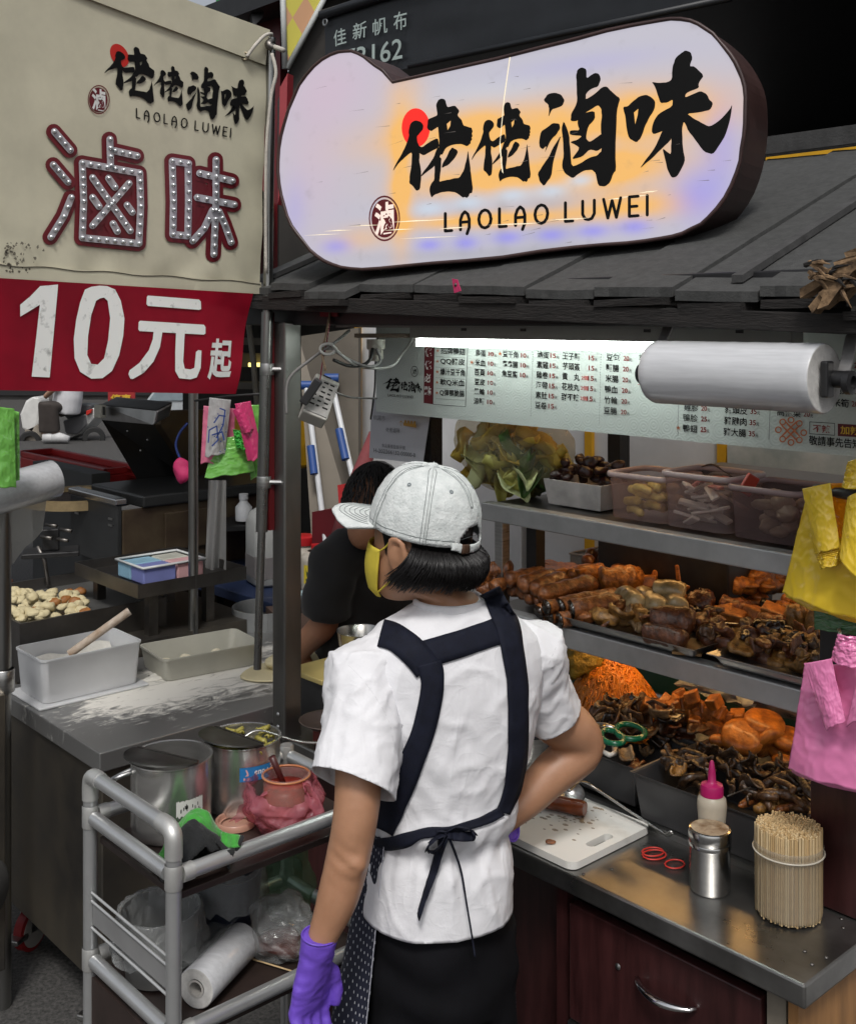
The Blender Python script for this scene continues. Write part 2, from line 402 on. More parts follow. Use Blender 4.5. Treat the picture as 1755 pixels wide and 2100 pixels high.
# ------------------------------------------------------------------ the setting
asphalt = mat('asphalt', (.050, .049, .047), .85, 0, .5, 90, .9, 420, col2=(.12, .115, .11), thr=(.35, .75), detail=9)
g = MB().box(-40, -25, -.3, 40, 45, 0)
g.build('ground', asphalt, kind='structure')
ceil = struct('arcade_ceiling', sw(1, 6, 3.4))
cd = mat('dark ceiling board', (.045, .045, .045), .8, 0, .2, 6)
MB(ST).box(-6, 3.25, 3.43, 7, 11, 3.55).build('ceiling_slab', blackp, ceil)
tile = None
for i in range(10):
 for j in range(8):
  M = ST @ Matrix.Translation((-.6 + i * .62, 3.4 + j * .92, 3.40))
  if tile is None:
   tile = MB(M).box(0, 0, 0, .60, .90, .028).build('ceiling_panel', cd, ceil, bevel=.003)
   T0 = M
  else:
   c = tile.copy(); COL.objects.link(c); c.parent = ceil
   c.matrix_basis = Matrix.Translation(-Vector(WM[ceil.name].translation)) @ Matrix.Translation(M.translation - T0.translation) @ Matrix.Translation(WM[ceil.name].translation)
wd = mat('dark shop wall', (.022, .020, .019), .8, 0, .4, 3, .2, 20)
aw = MB(ST); aw.box(-6, 9.6, 0, 7, 9.8, 3.43); aw.box(6.8, 3.2, 0, 7, 9.6, 3.43)
aw.build('arcade_back_wall', wd, kind='structure')
bm_ = MB(ST); bm_.box(-1.2, 3.25, 2.75, 7, 3.45, 3.40); bm_.build('arcade_beam', wd, kind='structure')
# dark brown shop front deep in the arcade (what little shows above the roof)
sf = MB(ST); sf.box(.2, 5.2, 0, 3.4, 5.35, 2.7); sf.box(.2, 5.12, 2.2, 3.4, 5.2, 2.45)
sf.build('shop_front', mat('dark brown shop front', (.030, .020, .014), .6, 0, .4, 3), label='dark brown shop front deep in the arcade above the stall roof', cat='shop front')
# white booth with yellow trim standing behind the stall
bw = thing('white_booth_wall', 'white panelled booth wall with yellow trim behind the food shelves', 'booth', (0, 2.75, 0), -TH, M=ST)
wpan = mat('grubby white panel', (.62, .63, .64), .6, 0, .14, 4, .1, 30, detail=8)
yel = mat('yellow painted trim', (.68, .36, .012), .45, 0, .15, 8)
pa = []
for i, (a0, a1) in enumerate([(-3.455, -2.58), (-2.55, -1.80), (-1.77, -1.32), (-1.29, -.9), (-.87, .4)]):
 MB(ST).box(a0, 2.75, .02, a1, 2.78, 2.22).build('wall_panel', wpan, bw, bevel=.002)
for px in (731, 1205, 1478):
 q = onb(px, 900, 2.735); MB(ST).box(q.x - .014, 2.735, .02, q.x + .014, 2.752, 2.222).build('trim_strip', yel, bw)
MB(ST).box(-3.46, 2.73, 2.222, .4, 2.79, 2.26).build('top_rail', yel, bw)
pq = [onb(x, y, 2.73) for x, y in ((1490, 905), (1760, 925), (1760, 1110), (1490, 1075))]
MB(ST).prism([(p.x, 2.731, p.z) for p in pq], (0, .003, 0)).build('faded_poster', mat('faded teal poster', (.36, .44, .44), .6, 0, .3, 7, col2=(.55, .57, .55), detail=8), bw)
# ------------------------------------------------------------------ food stall (one cart: cabinet, counter, shelves, posts, roof)
stall = thing('food_stall', 'steel topped food stall with dark red cabinet, shelves and grey slatted roof', 'food stall', (-1.5, 1.9, 0), -TH, M=ST)
FB, CA = 1.553, -.873
ct = MB(ST); ct.box(-2.32, FB, .762, CA, 2.40, .80); ct.build('counter_top', steel_top, stall, bevel=.004)
for px, py in ((1649, 1950), (1664, 1977), (1693, 1963), (1728, 1902), (1724, 1884), (1196, 1792), (1254, 1782)):
 q = onz(px, py, .801); M = Matrix.Translation(q)
 MB(M).lathe([(.0, .0018), (.002, .0015), (.0035, 0)], 10).build('counter_screw', steel_dk, stall, smooth=True)
MB(ST).box(-2.30, FB + .10, .05, -1.40, FB + .12, .76).build('cabinet_door', darkwood, stall, bevel=.002)
MB(ST).box(-1.398, FB + .035, .05, CA - .03, FB + .055, .40).build('cabinet_door', darkwood, stall, bevel=.002)
MB(ST).box(-1.398, FB + .035, .402, -1.393 + .02, FB + .055, .758).build('cabinet_stile', darkwood, stall)
dq0 = onb(1205, 1990, FB + .03); dq1 = onb(1590, 2100, FB + .03)
dr = MB(ST).box(-1.362, FB + .028, .515, -.965, FB + .05, .728).build('drawer_front', darkwood, stall, bevel=.003)
MB(ST).box(-1.362, FB + .024, .500, -.965, FB + .034, .512).build('trim_strip', steel, stall)
h0 = onb(1307, 2006, FB + .028); h1 = onb(1428, 2066, FB + .028)
hp = [Vector((h0.x + (h1.x - h0.x) * t, FB + .027 - .026 * sin(pi * t) ** .6, (h0.z + h1.z) / 2 - .004 * sin(pi * t))) for t in [i / 14 for i in range(15)]]
MB(ST).tube(hp, [(.0045 + .003 * sin(pi * i / 14), .003 + .004 * sin(pi * i / 14)) for i in range(15)], 10).build('handle', mat('chrome', (.75, .75, .75), .12, 1, 0), dr, smooth=True)
MB(ST).lathe([(0, .002), (.004, .0015), (.006, 0)], 10, M=Matrix.Rotation(pi / 2, 4, 'X'), c=(h0.x - .042, FB + .026, h0.z + .003)).build('drawer_screw', steel, stall, smooth=True)
MB(ST).box(-.958, FB + .035, .05, -.925, FB + .075, .758).build('cabinet_stile', mat('grey cabinet edge', (.16, .14, .11), .7, 0, .3, 10), stall)
MB(ST).box(CA - .045, FB + .03, .05, CA - .028, 2.35, .76).build('side_panel', plywood, stall)
MB(ST).box(-2.32, FB + .12, .05, -2.30, 2.35, .76).build('side_panel', darkwood, stall)
MB(ST).box(-2.32, 2.35, .05, CA - .03, 2.37, .76).build('back_panel', blackp, stall)
MB(ST).box(-.992, 1.782, .803, -.876, 1.80, 1.10).build('splash_panel', darkwood, stall, bevel=.002)
MB(ST).box(-.985, 1.802, .803, -.92, 1.835, 1.372).build('post', blackp, stall)
MB(ST).box(-1.85, 2.30, .80, -1.81, 2.34, 1.95).build('post', blackp, stall)
MB(ST).box(-1.807, 1.838, .80, -1.782, 1.863, 1.376).build('post', steel, stall, bevel=.002)
MB(ST).box(-1.765, 1.90, 1.16, -1.735, 1.93, 1.376).build('post', blackp, stall)
MB(ST).tube([(-.955, 1.82, 1.372), (-.955, 1.80, 1.49), (-.94, 1.71, 1.525), (-.86, 1.665, 1.53), (-.76, 1.665, 1.53)], .009, 8).build('bag_rail', blackp, stall, smooth=True)
MB(ST).tube([(-.94, 1.80, 1.20), (-.935, 1.735, 1.205), (-.90, 1.725, 1.21)], .006, 8).build('bag_rail', blackp, stall, smooth=True)
# glass back of the counter well and its sill
MB(ST).box(-2.0, 2.30, .80, -.99, 2.32, 1.11).build('back_board', mat('dark green board', (.012, .05, .045), .4, 0, .2, 5), stall)
for nm, zt, hh in (('shelf', 1.155, .043), ('shelf', 1.390, .040)):
 sh = MB(ST).box(-1.81, 1.835, zt - .012, -.975, 2.32, zt - .004).build('shelf', steel_dk, stall)
 MB(ST).box(-1.812, 1.80, zt - hh, -.974, 1.834, zt).build('front_rail', steel_rail, sh, bevel=.003)
# left corner post, a steel channel with a dark red upper edge
pq = onb(585, 1510, 1.555)
lp = MB(ST); lp.box(pq.x - .026, 1.535, .80, pq.x + .026, 1.585, 1.80); lpo = lp.build('corner_post', mat('worn post steel', (.24, .235, .225), .38, 1, .3, 6, .1, 80, stretch=(1, 1, .25), rvar=.15), stall, bevel=.004)
MB(ST).box(pq.x - .036, 1.520, 1.30, pq.x - .014, 1.534, 1.822).build('edge_strip', mat('dark red lacquer', (.10, .008, .010), .3, 0, .2, 6), lpo)
for zz in (.83, .86): MB(ST).lathe([(0, .003), (.004, .002), (.006, 0)], 10, M=Matrix.Rotation(pi / 2, 4, 'X'), c=(pq.x, 1.534, zz)).build('bolt', steel, lpo, smooth=True)
# header beam under the eave
MB(ST).box(-2.44, 1.560, 1.792, -.5, 1.60, 1.880).build('header_beam', blackp, stall, bevel=.003)
MB(ST).box(-2.44, 1.60, 1.80, -.5, 2.35, 1.83).build('ceiling_board', blackp, stall)
MB(ST).box(-2.10, 1.606, 1.787, -.5, 1.64, 1.797).build('light_rail', mat('grey rail', (.30, .30, .29), .5, 0, .1), stall)
# roof: boards laid up the slope, covered in grey felt, each slightly out of line with the next
def rz_(a, b): return 1.884 - (a + 2.36) / 1.51 * .040 + (b - 1.50) * .39
edges = [-2.40, -2.22, -2.06, -1.90, -1.72, -1.57, -1.40, -1.24, -1.075, -.92, -.78, -.63, -.48]
for i in range(len(edges) - 1):
 a0, a1 = edges[i] + .003, edges[i + 1] - .003; dz = rnd(-.004, .003) + (.006 if i % 2 else 0); fb = 1.50 + rnd(-.02, .02)
 m_ = MB(ST)
 def fn(u, v, top=True):
  a = a0 + (a1 - a0) * u; b = fb + (2.32 - fb) * v
  return Vector((a, b + rnd(-.004, .004) * (v < .02), rz_(a, b) + dz + .0025 * noise.noise(Vector((a * 9, b * 9, i)))))
 n0 = 7; n1 = 14
 m_.sheet(fn, n0, n1); k = n0 * n1
 top = [p.copy() for p in m_.v]; m_.v += [p - Vector((0, 0, .016)) for p in top]
 m_.f += [tuple(reversed([j + k for j in f])) for f in m_.f[:(n0 - 1) * (n1 - 1)]]
 rim = [j for j in range(n0)] + [n0 * (r + 1) - 1 for r in range(1, n1)] + [n0 * n1 - 1 - j for j in range(1, n0)] + [n0 * r for r in range(n1 - 2, 0, -1)]
 for j in range(len(rim)): m_.f.append((rim[j], rim[(j + 1) % len(rim)], rim[(j + 1) % len(rim)] + k, rim[j] + k))
 m_.build('roof_board', felt, stall)
 e = MB(ST)                                     # weathered board end under the felt
 e.box(a0 + rnd(0, .02), fb - rnd(.004, .02), rz_(a0, fb) + dz - .034, a1 - rnd(0, .03), fb + .10, rz_(a1, fb) + dz - .017)
 bmv = e.v; e.wobble(.005, 30, i); e.build('board_end', oldwood, stall)
for a in (-2.30, -.985, -.70):
 MB(ST).prism([(a, 1.53, rz_(a, 1.53) + .002), (a + .020, 1.53, rz_(a, 1.53) + .002), (a + .020, 1.53, rz_(a, 1.53) + .014), (a, 1.53, rz_(a, 1.53) + .014)], (0, .78, .78 * .39)).build('batten', mat('dark felt strip', (.05, .05, .05), .95, 0, .3, 30, .5, 200), stall)
MB(ST).box(-2.42, 2.30, 2.185, -.4, 2.345, 2.225).build('ridge_cap', mat('dark felt strip', (.05, .05, .05)), stall)
MB(ST).prism([(-2.41, 1.49, 1.835), (-2.41, 1.49, 1.868), (-.45, 1.49, 1.800), (-.45, 1.49, 1.772)], (0, .03, 0)).build('fascia', oldwood, stall, bevel=.002)
MB(ST).prism([(-2.41, 1.50, 1.870), (-2.41, 2.30, 2.182), (-2.41, 2.30, 2.13), (-2.41, 1.50, 1.83)], (.02, 0, 0)).build('barge_board', oldwood, stall)
# rotten timber at the right corner: a torn block and splinters
rq = onb(1722, 560, 1.47)
rt = MB(ST)
rt.prism([(q_.x, 1.45, q_.z) for q_ in (onb(x_, y_, 1.45) for x_, y_ in ((1800, 515), (1745, 562), (1720, 600), (1697, 626), (1680, 634), (1686, 614), (1676, 606), (1690, 592), (1684, 578), (1702, 562), (1694, 552), (1716, 546), (1708, 536), (1736, 527), (1730, 517), (1765, 508), (1800, 480)))], (0, .03, 0))
for i in range(4):
 p = Vector((rq.x - .02 + .012 * i + rnd(-.01, .01), 1.465 + rnd(0, .02), rq.z - .012 + rnd(-.012, .012))); L_ = rnd(.02, .05)
 rt.box(-L_, -.010, -.006, L_, .010, .006, M=TR(p, rnd(-.2, .2), rnd(-.3, .3), rnd(-.9, -.2)))
rt.wobble(.006, 45, 3)
rt.build('torn_corner', rotten, stall)
for i in range(20):
 t = rnd(0, 1); p = onb(1650 + 90 * t + rnd(-8, 8), 545 + rnd(-15, 20) + 40 * t, 1.455); d = Vector((rnd(.01, .045), rnd(-.008, .0), rnd(-.035, .012)))
 MB(ST).tube([p, p + d * .5 + Vector((0, -.004, .003)), p + d], [.004, .003, .0006], 5).build('splinter', rotten if i % 3 else oldwood, stall)
# ------------------------------------------------------------------ light box sign
SG = Plane(radians(33), c=1.965)
outl = [(806,168),(980,131),(1149,88),(1277,55),(1342,43),(1387,38),(1425,44),(1453,64),(1481,90),(1502,119),(1519,152),(1527,187),(1529,242),(1525,291),(1515,342),(1495,394),(1462,440),(1428,466),(1390,483),(1342,492),(1270,499),(1149,510),(991,533),(853,542),(756,553),(708,550),(673,540),(642,519),(618,491),(593,453),(580,412),(571,363),(571,318),(580,266),(597,211),(621,163),(652,128),(687,108),(714,104),(742,112),(766,130),(787,146)]
_o = outl; outl = [_o[0]]
for a_, b_ in zip(_o[1:-1], _o[2:]): outl += [(a_[0] * .75 + b_[0] * .25, a_[1] * .75 + b_[1] * .25), (a_[0] * .25 + b_[0] * .75, a_[1] * .25 + b_[1] * .75)]
outl.append(_o[-1])
sgp = SG.pt(1000, 535)
sign = thing('light_box_sign', 'large lit pill shaped light box sign with brush lettering on the stall roof', 'sign', sgp, -SG.th)
fm = bpy.data.materials.new('backlit acrylic'); fm.use_nodes = True; n_ = fm.node_tree
pb = n_.nodes['Principled BSDF']; tcx = n_.nodes.new('ShaderNodeUVMap'); sep = n_.nodes.new('ShaderNodeSeparateXYZ'); n_.links.new(tcx.outputs[0], sep.inputs[0])
U = NX(n_, sep.outputs[0]); V = NX(n_, sep.outputs[1])
def suv(px, py):
 p = SG.pt(px, py); return SG.t.dot(p), p.z
def blob(px, py, rx, ry):
 u0, v0 = suv(px, py); u1, _ = suv(px + rx, py); ru = u1 - u0; rv = ry / F * SG.depth(px)
 return (((U - u0) * (1 / ru)) * ((U - u0) * (1 / ru)) + ((V - v0) * (1 / rv)) * ((V - v0) * (1 / rv)))._o('MULTIPLY', -1.0).exp()
nzs = n_.nodes.new('ShaderNodeTexNoise'); nzs.inputs['Scale'].default_value = 9; nzs.inputs['Detail'].default_value = 3; n_.links.new(tcx.outputs[0], nzs.inputs['Vector'])
NZ = NX(n_, nzs.outputs['Fac'])
Y = blob(1000, 270, 230, 55) + blob(1330, 235, 160, 55) * .9 + blob(1010, 370, 170, 30) + blob(1250, 345, 160, 40) * .9 + blob(822, 400, 22, 110) * .9 + blob(1010, 450, 190, 16) + blob(1300, 420, 110, 30) * .8 + blob(830, 210, 40, 60) * .5 + blob(740, 490, 60, 22) * .35
Bw = blob(880, 428, 32, 14) + blob(960, 415, 34, 15) + blob(1050, 400, 36, 15) + blob(1130, 392, 34, 15) + blob(1190, 370, 30, 14) + blob(1000, 190, 160, 30) * .4
Bl = blob(880, 502, 26, 13) + blob(955, 498, 26, 14) + blob(1040, 487, 32, 14) + blob(1130, 482, 32, 14) + blob(1215, 474, 34, 14) + blob(1300, 465, 34, 16) + blob(1430, 400, 55, 55) * .8 + blob(1480, 300, 40, 90) * .55 + blob(690, 505, 30, 16) * .8 + blob(605, 430, 25, 60) * .35 + blob(1200, 130, 160, 22) * .25
Pk = blob(680, 180, 110, 90) * .7 + blob(640, 350, 70, 120) * .5
base = mixc(n_, (Pk).clamp(), (.56, .54, .62), (.66, .50, .62))
gr = mixc(n_, (blob(1130, 440, 60, 90) * .4 + blob(950, 440, 14, 70) * .5 + blob(1030, 440, 14, 80) * .5 + blob(1000, 520, 300, 14) * .4).clamp(), base, (.36, .36, .40))
c1 = mixc(n_, (Y * (NZ + .45) * 1.35).clamp(), gr, (.98, .52, .13))
c2 = mixc(n_, (Bw * .8).clamp(), c1, (.62, .72, .85))
c3 = mixc(n_, (Bl * .75).clamp(), c2, (.30, .28, .92))
ng = n_.nodes.new('ShaderNodeTexNoise'); ng.inputs['Scale'].default_value = 28; ng.inputs['Detail'].default_value = 8; n_.links.new(tcx.outputs[0], ng.inputs['Vector'])
grime = (NX(n_, ng.outputs['Fac']) - .60) * 3.0
c4 = mixc(n_, grime.clamp()._o('MULTIPLY', .30), c3, (.20, .17, .15))
n_.links.new(c4, pb.inputs['Emission Color']); pb.inputs['Emission Strength'].default_value = .80
pb.inputs['Base Color'].default_value = (.05, .05, .05, 1); pb.inputs['Roughness'].default_value = .3
fc = MB(); fc.poly([SG.pt(x, y) for x, y in outl]); fc.build('face', fm, sign, recalc=False, uvfn=lambda p: (SG.t.dot(p), p.z))
casing = mat('dark brown sign casing', (.045, .022, .020), .42, 0, .35, 10, .3, 40, rvar=.15)
cs = MB(); bk = [SG.pt(x, y, -.003) for x, y in outl]; k = len(bk); ex = SG.n * .13
cs.v = bk + [p + ex for p in bk]; cs.f = [(i, (i + 1) % k, k + (i + 1) % k, k + i) for i in range(k)]
cs.f += [tuple(k + i for i in t) for t in tessellate_polygon([[p + ex for p in bk]])]
cs.build('casing', casing, sign)
rim = MB(); rim.tube([SG.pt(x, y, .001) for x, y in outl], .0042, 6, close=True); rim.wobble(.0022, 35, 2); rim.build('rim', casing, sign, smooth=True)
for nm, polys in zip(('brush_character',) * 4, BRUSH):
 m_ = MB()
 for o_, hs_ in polys: ppoly(m_, SG, o_, hs_)
 m_.build(nm, black, sign, recalc=False)
m_ = MB(); ppoly(m_, SG, ell(853, 262, 29, 40), o=.0008)
rg = bpy.data.materials.new('lit red dot'); rg.use_nodes = True; rg.node_tree.nodes['Principled BSDF'].inputs['Base Color'].default_value = (.4, .01, .01, 1)
rg.node_tree.nodes['Principled BSDF'].inputs['Emission Color'].default_value = (.85, .02, .01, 1); rg.node_tree.nodes['Principled BSDF'].inputs['Emission Strength'].default_value = .8
m_.build('red_dot', rg, sign, recalc=False)
# latin name, letter by letter; the A has a bent foot
def latin(mb, pl, fn, w, letters):
 for ch, pts in letters:
  for seg in pts:
   for pg in stroke([fn(*p) for p in seg], w, 4): ppoly(mb, pl, pg)
def latin_name(fn, x0, x1, h, w, pl, mb):
 """LAOLAO LUWEI in the sign's thin face; fn maps (0..1, 0..1) to the picture"""
 u = 1 / 14.6; X = 0
 def arc(cx, rx, n=12, a0=0, a1=2 * pi): return [(cx + cos(a0 + (a1 - a0) * i / n) * rx, .5 + sin(a0 + (a1 - a0) * i / n) * .5) for i in range(n + 1)]
 L = []
 for ch in 'LAOLAO LUWEI':
  if ch == 'L': L.append([[(X, 1), (X, 0), (X + .45 * u, 0)]]); X += 1.05 * u
  elif ch == 'A': L.append([[(X, 0), (X, .55), (X + .12 * u, .85), (X + .3 * u, 1), (X + .5 * u, .85), (X + .6 * u, .55), (X + .6 * u, .1), (X + .45 * u, -.25)], [(X, .42), (X + .6 * u, .42)]]); X += 1.25 * u
  elif ch == 'O': L.append([arc(X + .4 * u, .4 * u)]); X += 1.35 * u
  elif ch == ' ': X += .55 * u
  elif ch == 'U': L.append([[(X, 1), (X, .3), (X + .15 * u, .05), (X + .35 * u, 0), (X + .55 * u, .05), (X + .7 * u, .3), (X + .7 * u, 1)]]); X += 1.25 * u
  elif ch == 'W': L.append([[(X, 1), (X + .25 * u, 0), (X + .5 * u, .9), (X + .75 * u, 0), (X + 1.0 * u, 1)]]); X += 1.5 * u
  elif ch == 'E': L.append([[(X + .5 * u, 1), (X, 1), (X, 0), (X + .5 * u, 0)], [(X, .5), (X + .42 * u, .5)]]); X += 1.0 * u
  elif ch == 'I': L.append([[(X, 1), (X, 0)]]); X += .4 * u
 sc = 1 / (X - .4 * u)
 for l in L:
  for seg in l:
   for pg in stroke([fn(x * sc, y) for x, y in seg], w, 4): ppoly(mb, pl, pg)
m_ = MB(); hm = homog([(0, 0), (1, 0), (1, 1), (0, 1)], [(914, 474), (1327, 441), (1327, 401), (914, 438)])
latin_name(hm, 0, 1, 1, 3.2, SG, m_); m_.build('latin_lettering', black, sign, recalc=False, kind='stuff')
# red seal with one character
def seal(pl, par, cx, cy, rx, ry, mring, q, inner=None):
 m_ = MB(); ppoly(m_, pl, ell(cx, cy, rx, ry), [ell(cx, cy, rx * .92, ry * .92)]); ppoly(m_, pl, ell(cx, cy, rx * .84, ry * .84), o=.0007); m_.build('seal', mring, par, recalc=False)
 m2 = MB(); ptext(m2, pl, '滷', q, .03, .0016); m2.build('seal_character', inner or white, par, recalc=False)
litw = mat('lit white', (.5, .5, .5), .5, 0, 0, emit=(.9, .62, .5), estr=.7)
seal(SG, sign, 789, 448, 32, 47, maroon, [(769, 484), (809, 478), (808, 412), (769, 418)], litw)
sc_ = MB(); sl = MB()
for i in range(7):
 x = rnd(620, 820); y = 462 + rnd(-8, 28); w_ = rnd(50, 130); s_ = rnd(.04, .07)
 ppoly(sl, SG, [(x, y), (x + w_ * .5, y - s_ * w_ * .5 - rnd(.8, 1.8)), (x + w_, y - s_ * w_), (x + w_ * .5, y - s_ * w_ * .5 + .5)])
for i in range(60):
 x = rnd(620, 1480); y = rnd(150, 500); w_ = rnd(6, 34); s_ = rnd(-.35, -.05)
 ppoly(sc_, SG, [(x, y), (x + w_, y + s_ * w_), (x + w_, y + s_ * w_ + rnd(.5, 1.3))])
for (x, y, w_) in ((900, 470, 60), (1000, 462, 110), (1120, 452, 90), (1270, 405, 60), (1310, 396, 40), (1245, 410, 40)):
 ppoly(sl, SG, [(x, y), (x + w_ * .4, y - 3), (x + w_, y - 5), (x + w_ * .7, y - 2)])
ppoly(sl, SG, [(1046, 115), (1048, 115), (1036, 200), (1027, 290), (1030, 330), (1033, 356), (1030, 352), (1025, 300), (1034, 200)])
glowscr = mat('torn film edge', (.6, .6, .5), .3, 0, 0, emit=(1, .80, .50), estr=.6)
sl.build('peeling_film', glowscr, sign, recalc=False, kind='stuff'); sc_.build('scratches', mat('grey scratch', (.16, .14, .13), .6, 0, 0), sign, recalc=False, kind='stuff')
# bracket legs that carry the sign on the roof
for px in (760, 1180, 1370):
 p = SG.pt(px, 548 - (px - 720) * .076, -.06); MB(Matrix.Translation((p.x, p.y, p.z - .075))).box(-.012, -.012, 0, .012, .012, .09).build('sign_leg', blackp, sign)
# ------------------------------------------------------------------ cream banner with light-bulb characters
BA = Plane(radians(-52), p=at(552, 300, 2.72))
ban = thing('cream_banner', 'cream canvas banner with bulb studded red characters hanging from a pole', 'banner', BA.pt(300, 580), 0)
BAo = Plane(BA.th, c=BA.c)
C4 = [(-70, -160), (551, 62), (533, 604), (-70, 566)]       # tl tr br bl
bh = homog([(0, 1), (1, 1), (1, 0), (0, 0)], C4)
def banfn(u, v):
 x, y = bh(u, v); d = 0
 d -= .012 * max(0, 1 - v / .12) * (noise.noise(Vector((u * 9, v * 6, 1))) + .2 * sin(u * 40))
 d -= .010 * max(0, (u - .90) / .1) * noise.noise(Vector((v * 6, 3, 1))) + .004 * max(0, 1 - v / .3) * noise.noise(Vector((u * 4, v * 4, 7)))
 d += .004 * max(0, (v - .78) / .2) * noise.noise(Vector((u * 5, v * 5, 2)))
 return BA.pt(x, y, d - .0005)
MB().sheet(banfn, 70, 70).build('cloth', canvas, ban, smooth=True, recalc=False)
# top sleeve: the folded-over hem on its rod, a loop of cord through an eyelet
t0 = bh(0, .999); t1 = bh(1, .999)
slv = MB(); slv.quad(BA.pt(-70, -160, .004), BA.pt(551, 62, .004), BA.pt(541, 134, .0045), BA.pt(-70, -95, .0045)); slv.build('hem_sleeve', canvas, ban, solid=.003)
lh = MB(); lh.quad(BA.pt(-70, 536, .004), BA.pt(533, 580, .004), BA.pt(532, 604, .004), BA.pt(-70, 566, .004)); lh.wobble(.003, 20); lh.build('lower_hem', canvas, ban, solid=.002)
for dy in (0,):
 th_ = MB(); th_.tube([BA.pt(x, 538 + (x + 70) * .072 + 2 * sin(x * .05), .0062) for x in range(-70, 531, 20)], .0009, 5); th_.build('stitching', mat('dark thread', (.08, .07, .05), .9, 0, 0), ban)
MB().lathe([(.006, 0), (.009, .0015), (.011, 0)], 14, M=Matrix.Rotation(pi / 2, 4, 'X'), c=BA.pt(499, 116, .006)).build('eyelet', mat('tarnished brass', (.2, .17, .12), .4, .9), ban, smooth=True)
MB().tube(spline([BA.pt(499, 118, .012), BA.pt(512, 95, .02), BA.pt(530, 76, .022), BA.pt(548, 72, .015), BA.pt(556, 80, .0)]), .0042, 8).build('cord', mat('old white cord', (.50, .47, .42), .8, 0, .15, 60), ban, smooth=True)
dirt = mat('grime patch', (.055, .045, .035), .9, 0, .4, 60, alpha=.75)
dm = MB()
for i in range(60):
 x = 5 + abs(random.gauss(0, 32)); y = 545 + rnd(-50, 15) + x * .02; r = rnd(.8, 3.2)
 if y < 566 + x * .06: ppoly(dm, BA, [(x + cos(a) * r * rnd(.5, 1.6), y + sin(a) * r * rnd(.4, 2.2)) for a in (0, .9, 1.9, 2.8, 3.9, 5.1)], o=.0056)
dm.build('grime_spots', dirt, ban, recalc=False, kind='stuff')
zL = zm(80, 280, 640, 680)
LED = {'a': [[(165,155),(290,300)], [(160,415),(275,550)], [(300,670),(240,820),(140,980)], [(602,215),(608,420)], [(640,305),(815,345)], [(385,400),(835,480),(842,740),(828,1030),(385,985),(396,700),(385,400)], [(465,515),(760,930)], [(750,560),(465,890)], [(590,520),(640,590)], [(465,670),(515,740)], [(735,730),(775,785)], [(625,875),(658,935)]],
    'b': [[(1090,385),(1215,405),(1218,700),(1212,970),(1095,960),(1100,700),(1090,385)], [(1305,480),(1560,540)], [(1285,670),(1575,725)], [(1432,375),(1432,700),(1415,1115)], [(1405,770),(1340,910),(1250,1010)], [(1455,780),(1500,880),(1550,1020)]]}
bulbm = bpy.data.materials.new('clear bulb'); bulbm.use_nodes = True
pbb = bulbm.node_tree.nodes['Principled BSDF']; pbb.inputs['Base Color'].default_value = (.70, .72, .74, 1); pbb.inputs['Roughness'].default_value = .06; pbb.inputs['Metallic'].default_value = .75
silver = mat('silver channel', (.50, .50, .53), .4, .3, .1, 20)
bulb0 = None; BR = Matrix.Rotation(-BA.th, 4, 'Z') @ Matrix.Rotation(pi / 2, 4, 'X')
for key in 'ab':
 mr = MB(); ms = MB()
 for sg in LED[key]:
  Z = [zL(*p) for p in sg]
  for pg in stroke(Z, 16): ppoly(mr, BA, pg, o=off() + .0008)
  for pg in stroke(Z, 7.2): ppoly(ms, BA, pg, o=off() + .0030)
 if key == 'a': ppoly(mr, BA, [zL(*p) for p in ((385, 400), (835, 480), (828, 1030), (385, 985))], o=.0014)
 else: ppoly(mr, BA, [zL(*p) for p in ((1215, 405), (1300, 470), (1430, 660), (1430, 760), (1260, 960), (1215, 960))], o=.0014); ppoly(mr, BA, [zL(*p) for p in ((1090, 385), (1215, 405), (1212, 970), (1095, 960))], o=.00155)
 mr.build('character_outline', maroon, ban, recalc=False); ms.build('character_channel', silver, ban, recalc=False)
 for sg in LED[key]:
  for (xa, ya), (xb, yb) in zip(sg[:-1], sg[1:]):
   n = max(1, int(sqrt((xb - xa) ** 2 + (yb - ya) ** 2) / 66 + .5))
   for i in range(n + (1 if sg[-1] == (xb, yb) and sg[0] != sg[-1] else 0)):
    t = i / n; p = BA.pt(*zL(xa + (xb - xa) * t, ya + (yb - ya) * t), .0048); Mw = Matrix.Translation(p) @ BR
    if bulb0 is None:
     b = MB(Mw).lathe([(.0052, 0), (.0052, .002), (.0046, .0045), (.0028, .0066), (.0, .0072)], 10)
     bulb0 = b.build('bulb', bulbm, ban, smooth=True); M0 = Mw
    else:
     c = bulb0.copy(); COL.objects.link(c); c.parent = ban; bi = WM[ban.name].inverted()
     c.matrix_basis = bi @ Mw @ M0.inverted() @ WM[ban.name]
# printed logo on the banner
SRC = [zA(10, 915), zB(1658, 522), zB(1275, 85), zA(435, 1205)]
zc = zm(0, 0, 700, 700)
lb = homog(SRC, [zc(650, 462), zc(1588, 660), zc(1515, 498), zc(812, 608)])
m_ = MB()
for polys in BRUSH:
 for o_, hs_ in polys: ppoly(m_, BA, [lb(*p) for p in o_], [[lb(*p) for p in h] for h in hs_])
m_.build('brush_lettering', black, ban, recalc=False)
m_ = MB(); ppoly(m_, BA, [lb(*p) for p in ell(853, 262, 29, 40)], o=.0008); m_.build('red_dot', redp, ban, recalc=False)
m_ = MB(); hm = homog([(0, 0), (1, 0), (1, 1), (0, 1)], [zc(855, 737), zc(1440, 860), zc(1445, 805), zc(855, 680)])
latin_name(hm, 0, 1, 1, 1.3, BA, m_); m_.build('latin_lettering', black, ban, recalc=False, kind='stuff')
